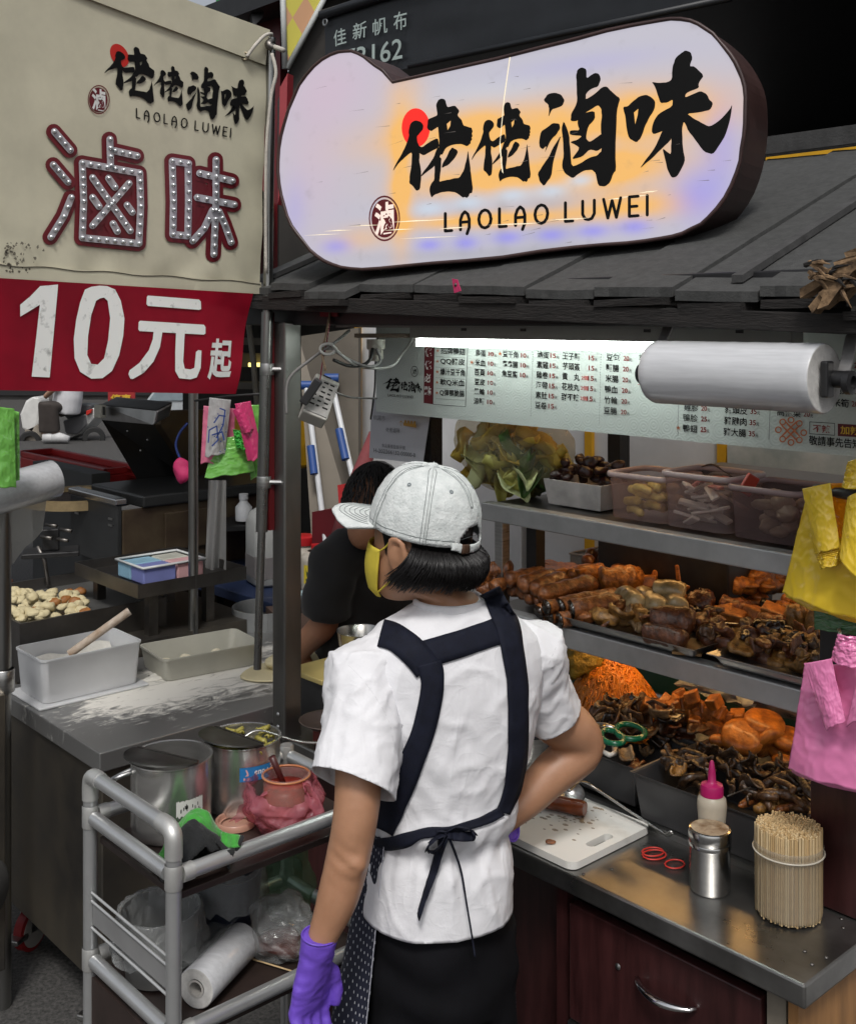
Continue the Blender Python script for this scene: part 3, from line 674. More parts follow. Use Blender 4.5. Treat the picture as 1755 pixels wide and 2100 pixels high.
x_, y_ = zc(617, 625); seal(BA, ban, x_, y_, 22.5, 30, maroon, [(x_ - 14, y_ + 20), (x_ + 14, y_ + 25), (x_ + 14, y_ - 20), (x_ - 14, y_ - 25)])
# ------------------------------------------------------------------ red price banner
RB = Plane(radians(-52), c=BA.c - .012)
rb = thing('red_banner', 'crimson vinyl price banner with white numerals below the cream banner', 'banner', RB.pt(250, 805), 0)
rbh = homog([(0, 1), (1, 1), (1, 0), (0, 0)], [(-70, 566), (518, 602), (484, 808), (-70, 799)])
def rfn(u, v):
 x, y = rbh(u, v); return RB.pt(x, y, -.0005 + .005 * max(0, (u - .93) / .07) * sin(v * 7) + .0035 * max(0, (v - .86) / .14) * noise.noise(Vector((u * 14, 2, 0))))
MB().sheet(rfn, 60, 30).build('cloth', redcanvas, rb, smooth=True, recalc=False)
zr = zm(0, 680, 700, 1380)
def rp(mb, pts, holes=()): ppoly(mb, RB, [zr(*p) for p in pts], [[zr(*p) for p in h] for h in holes])
m_ = MB(); rp(m_, [(125,205),(190,150),(250,88),(362,78),(360,110),(310,660),(197,655),(248,205),(125,280)]); m_.build('numeral', wornwhite, rb, recalc=False)
m_ = MB(); rp(m_, [(530,110),(570,92),(620,85),(670,88),(720,110),(755,180),(778,290),(770,400),(745,520),(700,620),(640,665),(570,668),(500,625),(465,540),(460,420),(475,300),(500,190)], [[(600,180),(625,165),(650,160),(672,180),(688,290),(675,430),(650,540),(610,580),(570,575),(545,520),(550,400),(570,270)]]); m_.build('numeral', wornwhite, rb, recalc=False)
m_ = MB(); rp(m_, [(925,147),(1245,172),(1256,185),(1258,232),(1245,237),(925,212),(915,200),(918,155)]); rp(m_, [(875,305),(1275,330),(1285,345),(1285,385),(1275,392),(872,370),(864,358),(866,315)])
rp(m_, [(960,372),(1015,378),(1000,470),(960,560),(900,630),(830,670),(815,668),(802,640),(810,615),(870,570),(930,490),(955,420)]); rp(m_, [(1100,380),(1155,384),(1145,560),(1155,605),(1190,610),(1215,600),(1225,500),(1240,488),(1260,492),(1255,600),(1230,660),(1190,672),(1120,665),(1095,620),(1095,500)])
m_.build('currency_character', wornwhite, rb, recalc=False)
m_ = MB(); ptext(m_, RB, '起', [zr(1295, 675), zr(1443, 668), zr(1460, 420), zr(1322, 415)], .028); m_.build('small_character', white, rb, recalc=False)
# ------------------------------------------------------------------ banner pole, clamps, cords
pole = thing('banner_pole', 'chromed telescopic banner pole clamped beside the stall corner post', 'pole', at(530, 1372, 2.69))
chrome = mat('dull chrome pole', (.30, .30, .29), .28, 1, .25, 9, .1, 90, stretch=(1, 1, .3), rvar=.12)
MB().tube([at(556, 78, 2.72), at(549, 640, 2.69)], .0115, 14).build('upper_tube', chrome, pole, smooth=True, ang=40)
MB().tube([at(549, 640, 2.69), at(537, 1090, 2.69)], .0145, 14).build('middle_tube', chrome, pole, smooth=True, ang=40)
MB().tube([at(537, 1090, 2.69), at(528, 1372, 2.69)], .0095, 14).build('lower_tube', chrome, pole, smooth=True, ang=40)
for py in (757, 988):
 c = at(552 - (py - 600) * .0265, py, 2.69)
 m_ = MB(Matrix.Translation(c)); m_.lathe([(.017, -.014), (.0175, -.012), (.0175, .012), (.017, .014)], 14); m_.tube([(.015, -.004, 0), (.05, -.01, 0)], .006, 8); m_.lathe([(.0, 0), (.010, .001), (.010, .007), (0, .008)], 10, M=Matrix.Rotation(pi / 2, 4, 'Y'), c=(.045, -.008, 0))
 m_.build('clamp', steel, pole, smooth=True, ang=40)
MB().tube([at(553, 93, 2.70), at(582, 103, 2.66)], .006, 8).build('tie_pin', mat('old white cord', (.5, .47, .42)), pole, smooth=True)
MB().tube(spline([at(556, 85, 2.70), at(551, 92, 2.69), at(560, 98, 2.69)]), .010, 8).build('pole_head', steel_dk, pole, smooth=True)
MB().tube(spline([at(558, 110, 2.68), at(566, 150, 2.67), at(556, 200, 2.67), at(547, 300, 2.67), at(545, 420, 2.67), at(546, 560, 2.67)]), .0042, 8).build('pole_cord', mat('old white cord', (.5, .47, .42)), pole, smooth=True)
# ------------------------------------------------------------------ black tarpaulin overhead
TP = Plane(TH, c=3.0)
tp = thing('black_tarpaulin', 'black tarpaulin with white lettering stretched overhead behind the lit sign', 'tarpaulin', TP.pt(1000, 110), -TH)
def tfn(u, v):
 x = 665 + (1800 - 665) * u; ylo = 138 - (x - 842) * .2118; yhi = ylo - (145 + 0 * u) - 10
 x = 665 + 1135 * u; y = ylo + (yhi - ylo) * v
 return TP.pt(x, y, .008 * noise.noise(Vector((u * 7, v * 3, 4))) - .004)
MB().sheet(tfn, 40, 12).build('cloth', blackcanvas, tp, smooth=True, recalc=False)
MB().tube([TP.pt(664, 32, .01), TP.pt(790, -8, .01), TP.pt(1200, -110, .01)], .022, 10).build('hem_roll', blackcanvas, tp, smooth=True)
MB().tube([TP.pt(842, 136, .008), TP.pt(1149, 71, .008), TP.pt(1500, -3, .008)], .012, 8).build('lower_hem', blackcanvas, tp, smooth=True)
MB().lathe([(.010, 0), (.016, .003), (.019, 0)], 16, M=Matrix.Rotation(-TH, 4, 'Z') @ Matrix.Rotation(pi / 2, 4, 'X'), c=TP.pt(671, 46, .012)).build('eyelet', steel, tp, smooth=True)
zt_ = zm(500, 0, 1060, 400); m_ = MB(); gw = mat('pale grey paint', (.40, .48, .46), .7, 0, .1)
for ch, q in (('佳', [(1068, 372), (1168, 345), (1160, 215), (1065, 245)]), ('新', [(1215, 322), (1322, 292), (1325, 162), (1218, 192)]), ('帆', [(1372, 288), (1488, 262), (1485, 132), (1372, 160)]), ('布', [(1535, 255), (1640, 225), (1638, 80), (1535, 108)])):
 ptext(m_, TP, ch, [zt_(*p) for p in q], .006, .014)
ptext(m_, TP, '73162', [zt_(1150, 560), zt_(1605, 462), zt_(1605, 300), zt_(1150, 395)], .008, .0145)
m_.build('lettering', gw, tp, recalc=False)
# ------------------------------------------------------------------ menu board
MP = Plane(TH, c=1.85)
menu = thing('menu_board', 'long pale green printed menu board hanging under the stall roof', 'menu board', MP.pt(1200, 885), -TH)
mm = bpy.data.materials.new('embossed menu paper'); mm.use_nodes = True; n_ = mm.node_tree; pb = n_.nodes['Principled BSDF']
pb.inputs['Base Color'].default_value = (.56, .60, .575, 1); pb.inputs['Roughness'].default_value = .6
tcx = n_.nodes.new('ShaderNodeTexCoord'); mpx = n_.nodes.new('ShaderNodeMapping'); mpx.inputs['Rotation'].default_value = (pi / 2, 0, 0); n_.links.new(tcx.outputs['Object'], mpx.inputs[0])
vo = n_.nodes.new('ShaderNodeTexVoronoi'); vo.inputs['Scale'].default_value = 34; vo.voronoi_dimensions = '2D'; vo.inputs['Randomness'].default_value = .35; n_.links.new(mpx.outputs[0], vo.inputs['Vector'])
wv = NX(n_, vo.outputs['Distance']) * 30.0; sn = wv._o('SINE')
bu = n_.nodes.new('ShaderNodeBump'); bu.inputs['Strength'].default_value = .12; bu.inputs['Distance'].default_value = .002; n_.links.new(sn.k, bu.inputs['Height']); n_.links.new(bu.outputs[0], pb.inputs['Normal'])
a_, b_ = ws(MP.pt(771, 700)), ws(MP.pt(1790, 900))
bd = MB(ST).box(a_.x, 1.85, 1.5665, b_.x, 1.856, 1.85).build('board', mm, menu)
z6 = zm(1100, 740, 1640, 1240); z5 = zm(560, 700, 1260, 1400); z7 = zm(1560, 740, 2139, 1320)
MK, MR, MS, MU, MO = MB(), MB(), MB(), MB(), MB()
def item(z, name, price, x0, y0, x1, xp, h, star=None, extra=None, slope=.085):
 f = lambda x: y0 + (x - x0) * slope
 def ln(mb, s, xa, xb, hh, dy=0, bold=.012):
  (ax, ay), (bx, by) = z(xa, f(xa) + dy), z(xb, f(xb) + dy); k_ = z(0, 1)[1] - z(0, 0)[1]
  pline(mb, MP, s, ax, ay, bx, by, hh * k_, bold)
 ln(MK, name, x0, x1, h)
 if price: ln(MR, price, xp, xp + h * .78, h * .66, 0, .02); ln(MK, '元', xp + h * .83, xp + h * 1.18, h * .42, h * .16, .01)
 if star: ln(MO, '★', star, star + h * .6, h * .6, 0, 0)
 if extra: ln(MU, extra, xp - h * .9, xp - h * .03, h * .6, 0, .008)
for i, nm in enumerate(('鳥蛋', '米血', '百頁', '豆皮', '黑輪', '涼麵')): item(z6, nm, '10', 290 - 3 * i, 460 + i * 78, 375 - 3 * i, 397 - 2.5 * i, 54, star=245 if i == 1 else None)
for i, nm in enumerate(('豆干角', '鑫鑫腸', '魚豆腐')): item(z6, nm, '10', 510 - 3 * i, 468 + i * 80, 635 - 3 * i, 658 - 3 * i, 56, star=472 if i == 0 else None)
for i, nm in enumerate(('滷蛋', '素雞', '雞卷', '海帶', '素肚', '豆卷')): item(z6, nm, '15', 790 - 3 * i, 473 + i * 82, 885 - 3 * i, 898 - 3 * i, 58)
for i, (nm, ex) in enumerate((('王子麵', None), ('芋頭簽', None), ('貢　丸', '2個'), ('花枝丸', '2個'), ('甜不辣', '2個'))): item(z6, nm, '15', 998 - 3 * i, 483 + i * 83, 1140 - 3 * i, 1210 - 4 * i, 60, extra=ex)
for i, nm in enumerate(('豆包', '麵腸', '米腸', '鴨血', '竹輪', '豆腸')): item(z6, nm, '20', 1352 - 4 * i, 493 + i * 87, 1458 - 4 * i, 1490 - 4 * i, 60)
for i, nm in enumerate(('芋粿', '大腸', '大豆')): item(z6, nm, None, 1618 + (30 if i == 2 else 0), 505 + i * 87, 1720 + (30 if i == 2 else 0), 0, 60)
for i, (nm, pr) in enumerate((('雞胗', '20'), ('鴨胗', '25'), ('鴨翅', '25'))): item(z7, nm, pr, 455 - 5 * i, 838 + i * 80, 565 - 5 * i, 585 - 4 * i, 58, star=392 if i == 2 else None)
for i, (nm, pr) in enumerate((('豬頭皮', '35'), ('豬腱肉', '35'), ('豬大腸', '35'))): item(z7, nm, pr, 762 - 5 * i, 855 + i * 85, 932 - 5 * i, 955 - 6 * i, 62)
item(z7, '高麗菜', '20', 1158, 875, 1338, 1358, 62)
for i, (nm, pr) in enumerate((('　菜', '20'), ('冬瓜', '20'), ('鮑菇', '20'), ('米筍', '20'))): item(z7, nm, pr, 1600 - 8 * i, 512 + i * 97, 1722 - 6 * i, 1742 - 6 * i, 64)
(ax, ay), (bx, by) = z7(108, 615), z7(108, 655)
for s_, yy in (('手', 620), ('工', 655)):
 (ax, ay), (bx, by) = z7(106, yy), z7(134, yy + 2); pline(MU, MP, s_, ax, ay, bx, by, 9, .006)
q = [z7(1430, 1030), z7(1565, 1040), z7(1565, 980), z7(1430, 970)]; ptext(MR, MP, '不辣', q, .02)
box = lambda x0, y0, x1, y1: [z7(x0, y0), z7(x1, y0 + (x1 - x0) * .06), z7(x1, y1 + (x1 - x0) * .06), z7(x0, y1)]
ppoly(MK, MP, box(1405, 950, 1598, 1045), [box(1409, 955, 1594, 1040)]); ppoly(MS, MP, box(1616, 966, 1900, 1060), o=.0009)
m_ = MB(); ptext(m_, MP, '加辣', [z7(1640, 1045), z7(1790, 1056), z7(1790, 990), z7(1640, 980)], .02, .0032); m_.build('yellow_lettering', mat('yellow print', (.7, .42, .03), .5, 0, 0), menu, recalc=False)
pline(MK, MP, '敬請事先告知', *z7(1400, 1090), *z7(1790, 1122), 20, .014)
for k_ in range(4):                                      # knot emblem: interlaced loops
 a = pi / 4 + k_ * pi / 2
 cx, cy = z7(1263, 1020)
 for o_ in (-1, 1):
  e = Vector((cos(a), sin(a))); nrm = Vector((-e.y, e.x)) * o_ * 5
  for pg in stroke([(cx + nrm.x - e.x * 14, cy + nrm.y - e.y * 14), (cx + nrm.x + e.x * 20, cy + nrm.y + e.y * 20)], 1.5, 4): ppoly(MO, MP, pg)
for dx, dy in ((26, 4), (-26, -2), (0, -22), (0, 24), (17, 19), (-17, -18), (17, -15), (-17, 17)):
 ppoly(MO, MP, ell(cx + dx, cy + dy, 7, 7), [ell(cx + dx, cy + dy, 4.4, 4.4)])
# left block: logo, maroon strip, framed list
lm = homog(SRC, [z5(995, 655), z5(1240, 672), z5(1217, 642), z5(1045, 698)])
for polys in BRUSH:
 for o_, hs_ in polys: ppoly(MK, MP, [lm(*p) for p in o_], [[lm(*p) for p in h] for h in hs_])
pline(MK, MP, 'LAOLAO LUWEI', *z5(1030, 720), *z5(1188, 733), 5.5, .0)
sx_, sy_ = z5(1197, 572); ppoly(MK, MP, ell(sx_, sy_, 7.2, 11), [ell(sx_, sy_, 6.4, 10)]); pline(MK, MP, '滷', sx_ - 4, sy_, sx_ + 4, sy_, 11, .01)
ppoly(MS, MP, [z5(1252, 770), z5(1310, 778), z5(1320, 400), z5(1258, 396)], o=.0009)
m_ = MB()
for i, ch in enumerate('佬佬必點'):
 x, y = z5(1285 - i * 1.5, 452 + i * 80); pline(m_, MP, ch, x - 7, y, x + 7, y + .6, 18, .02)
m_.build('white_lettering', white, menu, recalc=False)
for i, s_ in enumerate(('招牌鴨翅', 'QQ豬皮', '爆汁豆干角', '軟Q米血', 'Q彈鴨脆腸')):
 pline(MK, MP, s_, *z5(1362 - i * 2, 440 + i * 66), *z5(1515 - i * 2, 450 + i * 66), 14, .012)
 pline(MO, MP, '★', *z5(1333 - i * 2, 441 + i * 66), *z5(1354 - i * 2, 442 + i * 66), 7, 0)
 (xa, ya), (xb, yb) = z5(1330, 478 + i * 66), z5(1512, 488 + i * 66)
 for k_ in range(30):
  t = k_ / 30; ppoly(MK, MP, [(xa + (xb - xa) * t, ya + (yb - ya) * t), (xa + (xb - xa) * (t + .018), ya + (yb - ya) * t), (xa + (xb - xa) * (t + .018), ya + (yb - ya) * t + .7), (xa + (xb - xa) * t, ya + (yb - ya) * t + .7)])
fr = lambda d: [z5(1312 + d, 779 - d), z5(1518 - d, 795 - d), z5(1532 - d, 406 + d), z5(1320 + d, 398 + d)]
ppoly(MK, MP, fr(0), [fr(2.5)])
for (xa, ya, yb) in ((1225, 0, 0),): pass
for zz, xs, y0, y1 in ((z6, 755, 455, 990), (z6, 1310, 475, 1050), (z7, 415, 800, 1060), (z7, 1105, 850, 1090)):
 for k_ in range(28):
  x, y = zz(xs - (y0 + (y1 - y0) * k_ / 28 - y0) * .03, y0 + (y1 - y0) * k_ / 28); ppoly(MK, MP, ell(x, y, .7, .9, 6))
for mb, nm, mt_ in ((MK, 'black_lettering', black), (MR, 'price_lettering', brownred), (MS, 'maroon_strip', maroon), (MU, 'red_lettering', redp), (MO, 'orange_marks', orange_p)): mb.build(nm, mt_, menu, recalc=False, kind='stuff')
# ------------------------------------------------------------------ certificate sheet under the menu
CP = Plane(TH, c=1.90)
cert = thing('certificate_sheet', 'white laminated registration sheet hanging under the menu board', 'notice', CP.pt(820, 945), -TH)
zC = zm(560, 900, 1060, 1300)
cq = homog([(0, 0), (1, 0), (1, 1), (0, 1)], [zC(1265, 858), zC(1740, 905), zC(1800, 480), zC(1290, 330)])
MB().sheet(lambda u, v: CP.pt(*cq(u, v), .006 * sin(u * 3) * (1 - v) - .003), 14, 14).build('sheet', mat('laminated paper', (.52, .52, .56), .3, 0, .06, 6), cert, smooth=True, recalc=False)
m_ = MB(); o_ = .008
def ct_(s_, q, b=0): ptext(m_, CP, s_, [zC(*p) for p in q], b, .0105)
ct_('桃園市', [(1338, 522), (1440, 532), (1440, 488), (1338, 478)]); ct_('佬佬滷味', [(1445, 628), (1568, 638), (1568, 595), (1445, 588)])
ct_('食品業者登錄字號', [(1410, 762), (1615, 785), (1615, 750), (1410, 728)]); ct_('H-202266132-00000-8', [(1338, 805), (1705, 850), (1705, 815), (1338, 768)], .006)
m_.build('lettering', mat('grey print', (.07, .07, .08), .6, 0, 0), cert, recalc=False)
m_ = MB(); ptext(m_, CP, '食', [zC(1560, 580), zC(1600, 584), zC(1600, 530), zC(1560, 526)], .03, .0105); ppoly(m_, CP, [zC(*p) for p in ((1600, 572), (1712, 592), (1712, 562), (1600, 545))], o=.0105)
for i in range(4): ppoly(m_, CP, ell(*zC(1618 + i * 27, 540 + i * 3), 2.2, 4), o=.0108)
m_.build('orange_emblem', mat('ochre print', (.45, .24, .04), .6, 0, 0), cert, recalc=False)
# ------------------------------------------------------------------ strip lamp
lampm = mat('lit tube', (1, 1, 1), .4, 0, 0, emit=(.90, 1.0, .94), estr=14)
tl = thing('tube_lamp', 'lit white fluorescent tube in grey batten above the menu board', 'lamp', (-1.6, 1.75, 1.74), -TH, M=ST)
MB(ST).box(-1.985, 1.735, 1.762, -1.0, 1.775, 1.790).build('housing', mat('grey lamp batten', (.34, .34, .32), .45, 0, .08), tl, bevel=.002)
MB(ST).tube([(-1.970, 1.752, 1.752), (-1.18, 1.752, 1.752)], .0095, 12).build('tube', lampm, tl, smooth=True, ang=50)
for a in (-1.976, -1.174): MB(ST).box(a - .006, 1.742, 1.741, a + .006, 1.764, 1.762).build('end_cap', mat('white plastic', (.7, .7, .68), .4), tl, bevel=.002)
for a in (-1.80, -1.62, -1.30, -1.10): MB(ST).box(a - .007, 1.732, 1.780, a + .007, 1.778, 1.793).build('clip', blackpl, tl)
# warm strips under the shelves and a warm lamp behind the menu (their glow and mirror images show on the food and the counter)
for lb_, a0, a1, zz, es in (('warm strip lamp under the middle shelf lighting the noodles', -1.72, -1.02, 1.126, 17), ('warm strip lamp under the upper shelf lighting the sausages', -1.72, -1.02, 1.362, 11), ('warm strip lamp under the stall ceiling above the vegetable bag', -1.85, -1.35, 1.780, 18)):
 w_ = thing('warm_strip_lamp', lb_, 'lamp', (a0, 2.06, zz), -TH, M=ST)
 MB(ST).box(a0, 2.05, zz + .006, a1, 2.08, zz + .012).build('backing', steel_dk, w_)
 MB(ST).box(a0, 2.055, zz, a1, 2.075, zz + .005).build('diffuser', mat('warm diffuser %d' % es, (1, .8, .5), .4, 0, 0, emit=(1, .56, .20), estr=es), w_)
# ------------------------------------------------------------------ roll of film on its brackets
q0 = onb(1347, 762, 1.50); q1 = onb(1690, 778, 1.50); zr_ = 1.7185
rollm = mat('rolled polythene', (.60, .61, .63), .22, 0, .10, 9, .12, 120, stretch=(1, 14, 14), spec=.7, coat=.5)
rl = thing('plastic_bag_roll', 'thick roll of clear plastic bags hanging from the stall beam', 'plastic roll', (q0.x, 1.50, 1.667), -TH, M=ST)
RM = ST @ Matrix.Translation((q0.x, 1.50, zr_)) @ Matrix.Rotation(pi / 2, 4, 'Y'); Lr = q1.x - q0.x
prof = [(.049, 0), (.051, .003)] + [(.051 + rnd(-.0004, .0004), .003 + (Lr - .006) * i / 24) for i in range(1, 24)] + [(.051, Lr - .003), (.0495, Lr)]
MB(RM).lathe(prof, 40).build('wound_film', rollm, rl, smooth=True, ang=50)
for zz in (Lr, 0): MB(RM).lathe([(.0495 - i * .0018, zz + (.0008 if i % 2 else -.0006)) for i in range(19)], 40).build('end_face', mat('roll end layers', (.55, .54, .52), .45, 0, .2, 60), rl, smooth=True)
MB(RM).lathe([(.018, -.004), (.019, -.004), (.019, Lr + .004), (.0145, Lr + .004), (.0145, -.004)], 24).build('core_tube', mat('grey core', (.18, .18, .18), .6), rl, smooth=True, ang=40)
rh = thing('roll_holder', 'pair of perforated steel brackets with black plugs holding the plastic roll', 'bracket', (q0.x, 1.555, 1.70), -TH, M=ST)
for (a, s_) in ((q0.x - .012, -1), (q1.x + .022, 1)):
 pth = [(a, 1.556, 1.845), (a, 1.553, 1.80), (a, 1.535, 1.775), (a + s_ * .004, 1.515, 1.745), (a + s_ * .004, 1.50, zr_)]
 m_ = MB(ST)
 for p0, p1 in zip(pth[:-1], pth[1:]):
  m_.quad((p0[0] - .009, p0[1], p0[2]), (p0[0] + .009, p0[1], p0[2]), (p1[0] + .009, p1[1], p1[2]), (p1[0] - .009, p1[1], p1[2]))
 br_ = m_.build('bracket', mat('galvanised strip', (.34, .33, .32), .5, .8, .25, 20), rh, solid=.003)
 for p in pth[:-1]: MB(ST).lathe([(0, .0004), (.0033, .0004)], 10, M=Matrix.Rotation(pi / 2, 4, 'X'), c=(p[0], p[1] - .0025, p[2] - .012)).build('bolt_hole', black, br_)
 MB(ST).tube([(a + s_ * .016, 1.50, zr_), (a - s_ * .03, 1.50, zr_)], .0125, 14).build('plug', blackpl, rh, smooth=True, ang=40)
 MB(ST).box(a - s_ * .012 - .006, 1.478, zr_ - .026, a - s_ * .012 + .006, 1.499, zr_ + .026).build('plug_wing', blackpl, rh, bevel=.003)
 MB(ST).lathe([(.012, 0), (.017, .003), (.017, .012), (.010, .014), (.010, .004)], 18, M=Matrix.Rotation(pi / 2, 4, 'Y') if s_ > 0 else Matrix.Rotation(-pi / 2, 4, 'Y'), c=(a + s_ * .008, 1.50, zr_ - .004)).build('knob', blackpl, rh, smooth=True, ang=50)
# ------------------------------------------------------------------ wiring and box under the eave
wires = mat('grey cable', (.20, .195, .19), .5, 0, .1); bwire = mat('black cable', (.02, .02, .02), .5, 0, .1)
def cable(label, pts, r, mt_, dd=None): MB().tube(spline([at(*p) for p in pts], 8), r, 8).build('cable', mt_, None, label, 'cable', smooth=True)
D0 = 2.55
cable('pale grey cable looping from the hanging box up to the conduit fitting', [(588, 850, D0), (592, 780, D0), (640, 735, D0), (690, 700, D0), (716, 678, D0 + .1)], .0035, wires)
cable('coiled white cable hanging under the stall beam', [(655, 715, D0)] + [(672 + 15 * cos(t * .7), 716 + 11 * sin(t * .7), D0 - .001 * t) for t in range(0, 18)] + [(700, 728, D0), (740, 752, D0 + .05), (800, 752, D0 + .1), (825, 725, D0 + .12), (850, 690, D0 + .15)], .0036, mat('white cable', (.42, .42, .40), .5, 0, .1))
cable('black cable drooping below the conduit fitting', [(684, 738, D0), (715, 750, D0 + .03), (745, 748, D0 + .05), (760, 735, D0 + .06), (764, 715, D0 + .08)], .004, bwire)
cable('second grey cable drooping to the menu board corner', [(690, 722, D0), (725, 742, D0 + .03), (760, 752, D0 + .05), (780, 740, D0 + .08), (772, 715, D0 + .08)], .0035, wires)
cable('thin cable from the hanging box to the menu board edge', [(690, 805, D0), (720, 815, D0 + .05), (772, 817, D0 + .2)], .0022, wires)
cable('thin dark cable hanging beside the menu board', [(775, 690, 2.80), (770, 740, 2.80), (768, 800, 2.82), (760, 860, 2.84)], .0022, bwire)
cf = thing('conduit_fitting', 'dirty white plastic cable junction fitting under the stall beam', 'fitting', at(770, 755, 2.66))
wpl = mat('yellowed white plastic', (.42, .40, .35), .5, 0, .25, 20)
M_ = Matrix.Translation(at(771, 722, 2.66))
MB(M_).lathe([(.0, -.022), (.014, -.021), (.018, -.012), (.017, .004), (.022, .008), (.022, .03), (.0, .031)], 18).build('body', wpl, cf, smooth=True, ang=40)
MB(M_).lathe([(.0, .0), (.010, .0), (.013, .012), (.0, .014)], 16, M=Matrix.Rotation(pi / 2, 4, 'X'), c=(.002, -.012, .006)).build('side_port', wpl, cf, smooth=True, ang=40)
MB(M_).box(-.05, -.02, .034, .10, .03, .044).build('mounting_strip', mat('dusty brown strip', (.10, .07, .05), .8), cf)
hb = thing('hanging_adapter_box', 'white power adapter box hanging on a red strap beside the corner post', 'power box', at(655, 875, 2.58))
BMX = Matrix.Translation(at(654, 822, 2.58)) @ Matrix.Rotation(radians(25), 4, 'Z') @ Matrix.Rotation(radians(-32), 4, 'X') @ Matrix.Rotation(radians(28), 4, 'Y')
MB(BMX).box(-.030, -.022, -.055, .030, .022, .055).build('case', mat('off white case', (.46, .45, .41), .5, 0, .12, 10), hb, bevel=.004)
MB(BMX).box(-.028, -.0245, -.050, .028, -.0225, .042).build('label_plate', mat('grey label', (.27, .26, .25), .6, 0, .2, 60), hb)
m_ = MB(BMX)
for i in range(6):
 for j in range(3): m_.box(-.022 + j * .016, -.0252, .034 - i * .013, -.022 + j * .016 + rnd(.006, .013), -.0248, .034 - i * .013 + .004)
m_.build('label_print', black, hb)
MB(BMX).box(-.012, -.012, .055, .008, .008, .064).build('gland', blackpl, hb)
MB().tube(spline([at(655, 792, 2.56), at(662, 740, 2.55), at(672, 690, 2.55), at(680, 600, 2.60)]), [(.006, .0015)] * 19, 8).build('strap', mat('dark red strap', (.20, .008, .03), .5), hb)
MB().tube(spline([at(668, 760, 2.54), at(660, 720, 2.54), at(668, 690, 2.54), at(684, 600, 2.58)]), .003, 6).build('cord', mat('tan cord', (.20, .14, .09), .8), hb, smooth=True)
MB(Matrix.Translation(at(637, 805, 2.52)) @ Matrix.Rotation(.6, 4, 'Y')).box(-.010, -.01, -.03, .010, .01, .035).build('plug', blackpl, hb, bevel=.003)
q = onb(676, 625, 1.552)
MB(ST).box(q.x - .035, 1.551, 1.812, q.x + .03, 1.556, 1.866).build('red_plate', mat('dark red lacquer plate', (.13, .004, .008), .4), None, 'small dark red plate fixed to the black header beam', 'plate')
for i, (px, py, lb_) in enumerate(((934, 584, 'pink cloth tag nailed to the middle of the eave'), (487, 590, 'pink cloth tag nailed to the left end of the eave'))):
 p = onb(px, py, 1.482); t_ = thing('cloth_tag', lb_, 'tag', (p.x, 1.482, p.z - .02), -TH, M=ST)
 MB(ST).prism([(p.x - .010, 1.482, p.z + .012), (p.x + .004, 1.482, p.z + .010), (p.x + .014, 1.482, p.z - .012), (p.x - .004, 1.482, p.z - .016)], (0, .002, 0)).build('cloth', mat('bright pink cloth', (.50, .03, .12), .7), t_)
 MB(ST).lathe([(0, .003), (.004, .0)], 8, M=Matrix.Rotation(pi / 2, 4, 'X'), c=(p.x, 1.4815, p.z)).build('nail', steel_dk, t_, smooth=True)
# ------------------------------------------------------------------ food builders
def braise(nm, c, c2, sc=30, rough=.38, bump=.9): return mat(nm, c, rough, 0, .55, sc * 2.2, bump, 150, thr=(.36, .66), col2=c2, coat=.25, detail=8)
f_br = braise('braised brown', (.15, .042, .010), (.30, .10, .024))
f_br2 = braise('dark braised skin', (.075, .020, .007), (.16, .050, .016))
f_or = braise('fried orange brown', (.33, .095, .012), (.52, .19, .030), 40, .45)
f_tofu = braise('braised tofu', (.36, .105, .013), (.55, .20, .035), 25, .5, .3)
f_pale = braise('pale sausage', (.52, .38, .17), (.60, .46, .24), 14, .3, .2)
f_ylw = braise('yellow brown offal', (.24, .11, .024), (.40, .20, .05), 30, .35)
f_blk = braise('black glazed skin', (.012, .008, .006), (.035, .020, .012), 20, .22, .3)
f_dk = braise('dark mushroom', (.050, .020, .009), (.15, .07, .028), 26, .38)
f_tan = braise('pale cut edge', (.26, .15, .07), (.42, .28, .15), 26, .5)
f_kelp = braise('black brown kelp', (.026, .014, .008), (.085, .046, .022), 30, .30)
f_fish = braise('orange fish cake', (.40, .115, .010), (.58, .20, .022), 18, .5, .5)
f_egg = braise('braised egg', (.19, .058, .012), (.30, .105, .024), 14, .28, .1)
def sausage(p0, p1, r, name, mt_, label, group, bend=.006, taper=.5, lump=.12, n=20, cat='food', seed=0, hole=False):
 p0, p1 = Vector(p0), Vector(p1); d = p1 - p0; sd_ = Vector((rnd(-1, 1), rnd(-1, 1), rnd(-.2, 1))) * bend; path = []; rs = []
 for i in range(n + 1):
  t = i / n; path.append(p0 + d * t + sd_ * sin(pi * t))
  e = min(t, 1 - t) / .12
  k = (sqrt(max(0, 1 - (1 - min(e, 1)) ** 2)) * (1 - taper * .0) if not hole else 1)
  rs.append(max(r * max(k, .12) * (1 + lump * noise.noise(Vector((t * 5 + seed, seed * 2.3, 0)))), .0015))
 m_ = MB().tube(path, rs, 14, cap=not hole); m_.wobble(r * .10 * (1 + lump), 38, seed); m_.wobble(r * .10, 130, seed)
 if hole:
  t0 = (path[1] - path[0]).normalized(); m2 = MB().tube([path[0] + t0 * .0003, path[0] + t0 * .03], [r * .93, r * .42], 12, cap=False); m2.wobble(r * .15, 38, seed)
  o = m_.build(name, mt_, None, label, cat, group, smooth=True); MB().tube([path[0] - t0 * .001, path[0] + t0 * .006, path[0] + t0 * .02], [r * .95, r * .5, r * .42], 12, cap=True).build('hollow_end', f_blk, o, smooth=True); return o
 return m_.build(name, mt_, None, label, cat, group, smooth=True)
z3 = zm(1180, 1350, 1700, 1720); z4 = zm(1600, 1350, 2139, 1720); z1 = zm(1180, 1150, 1660, 1500)
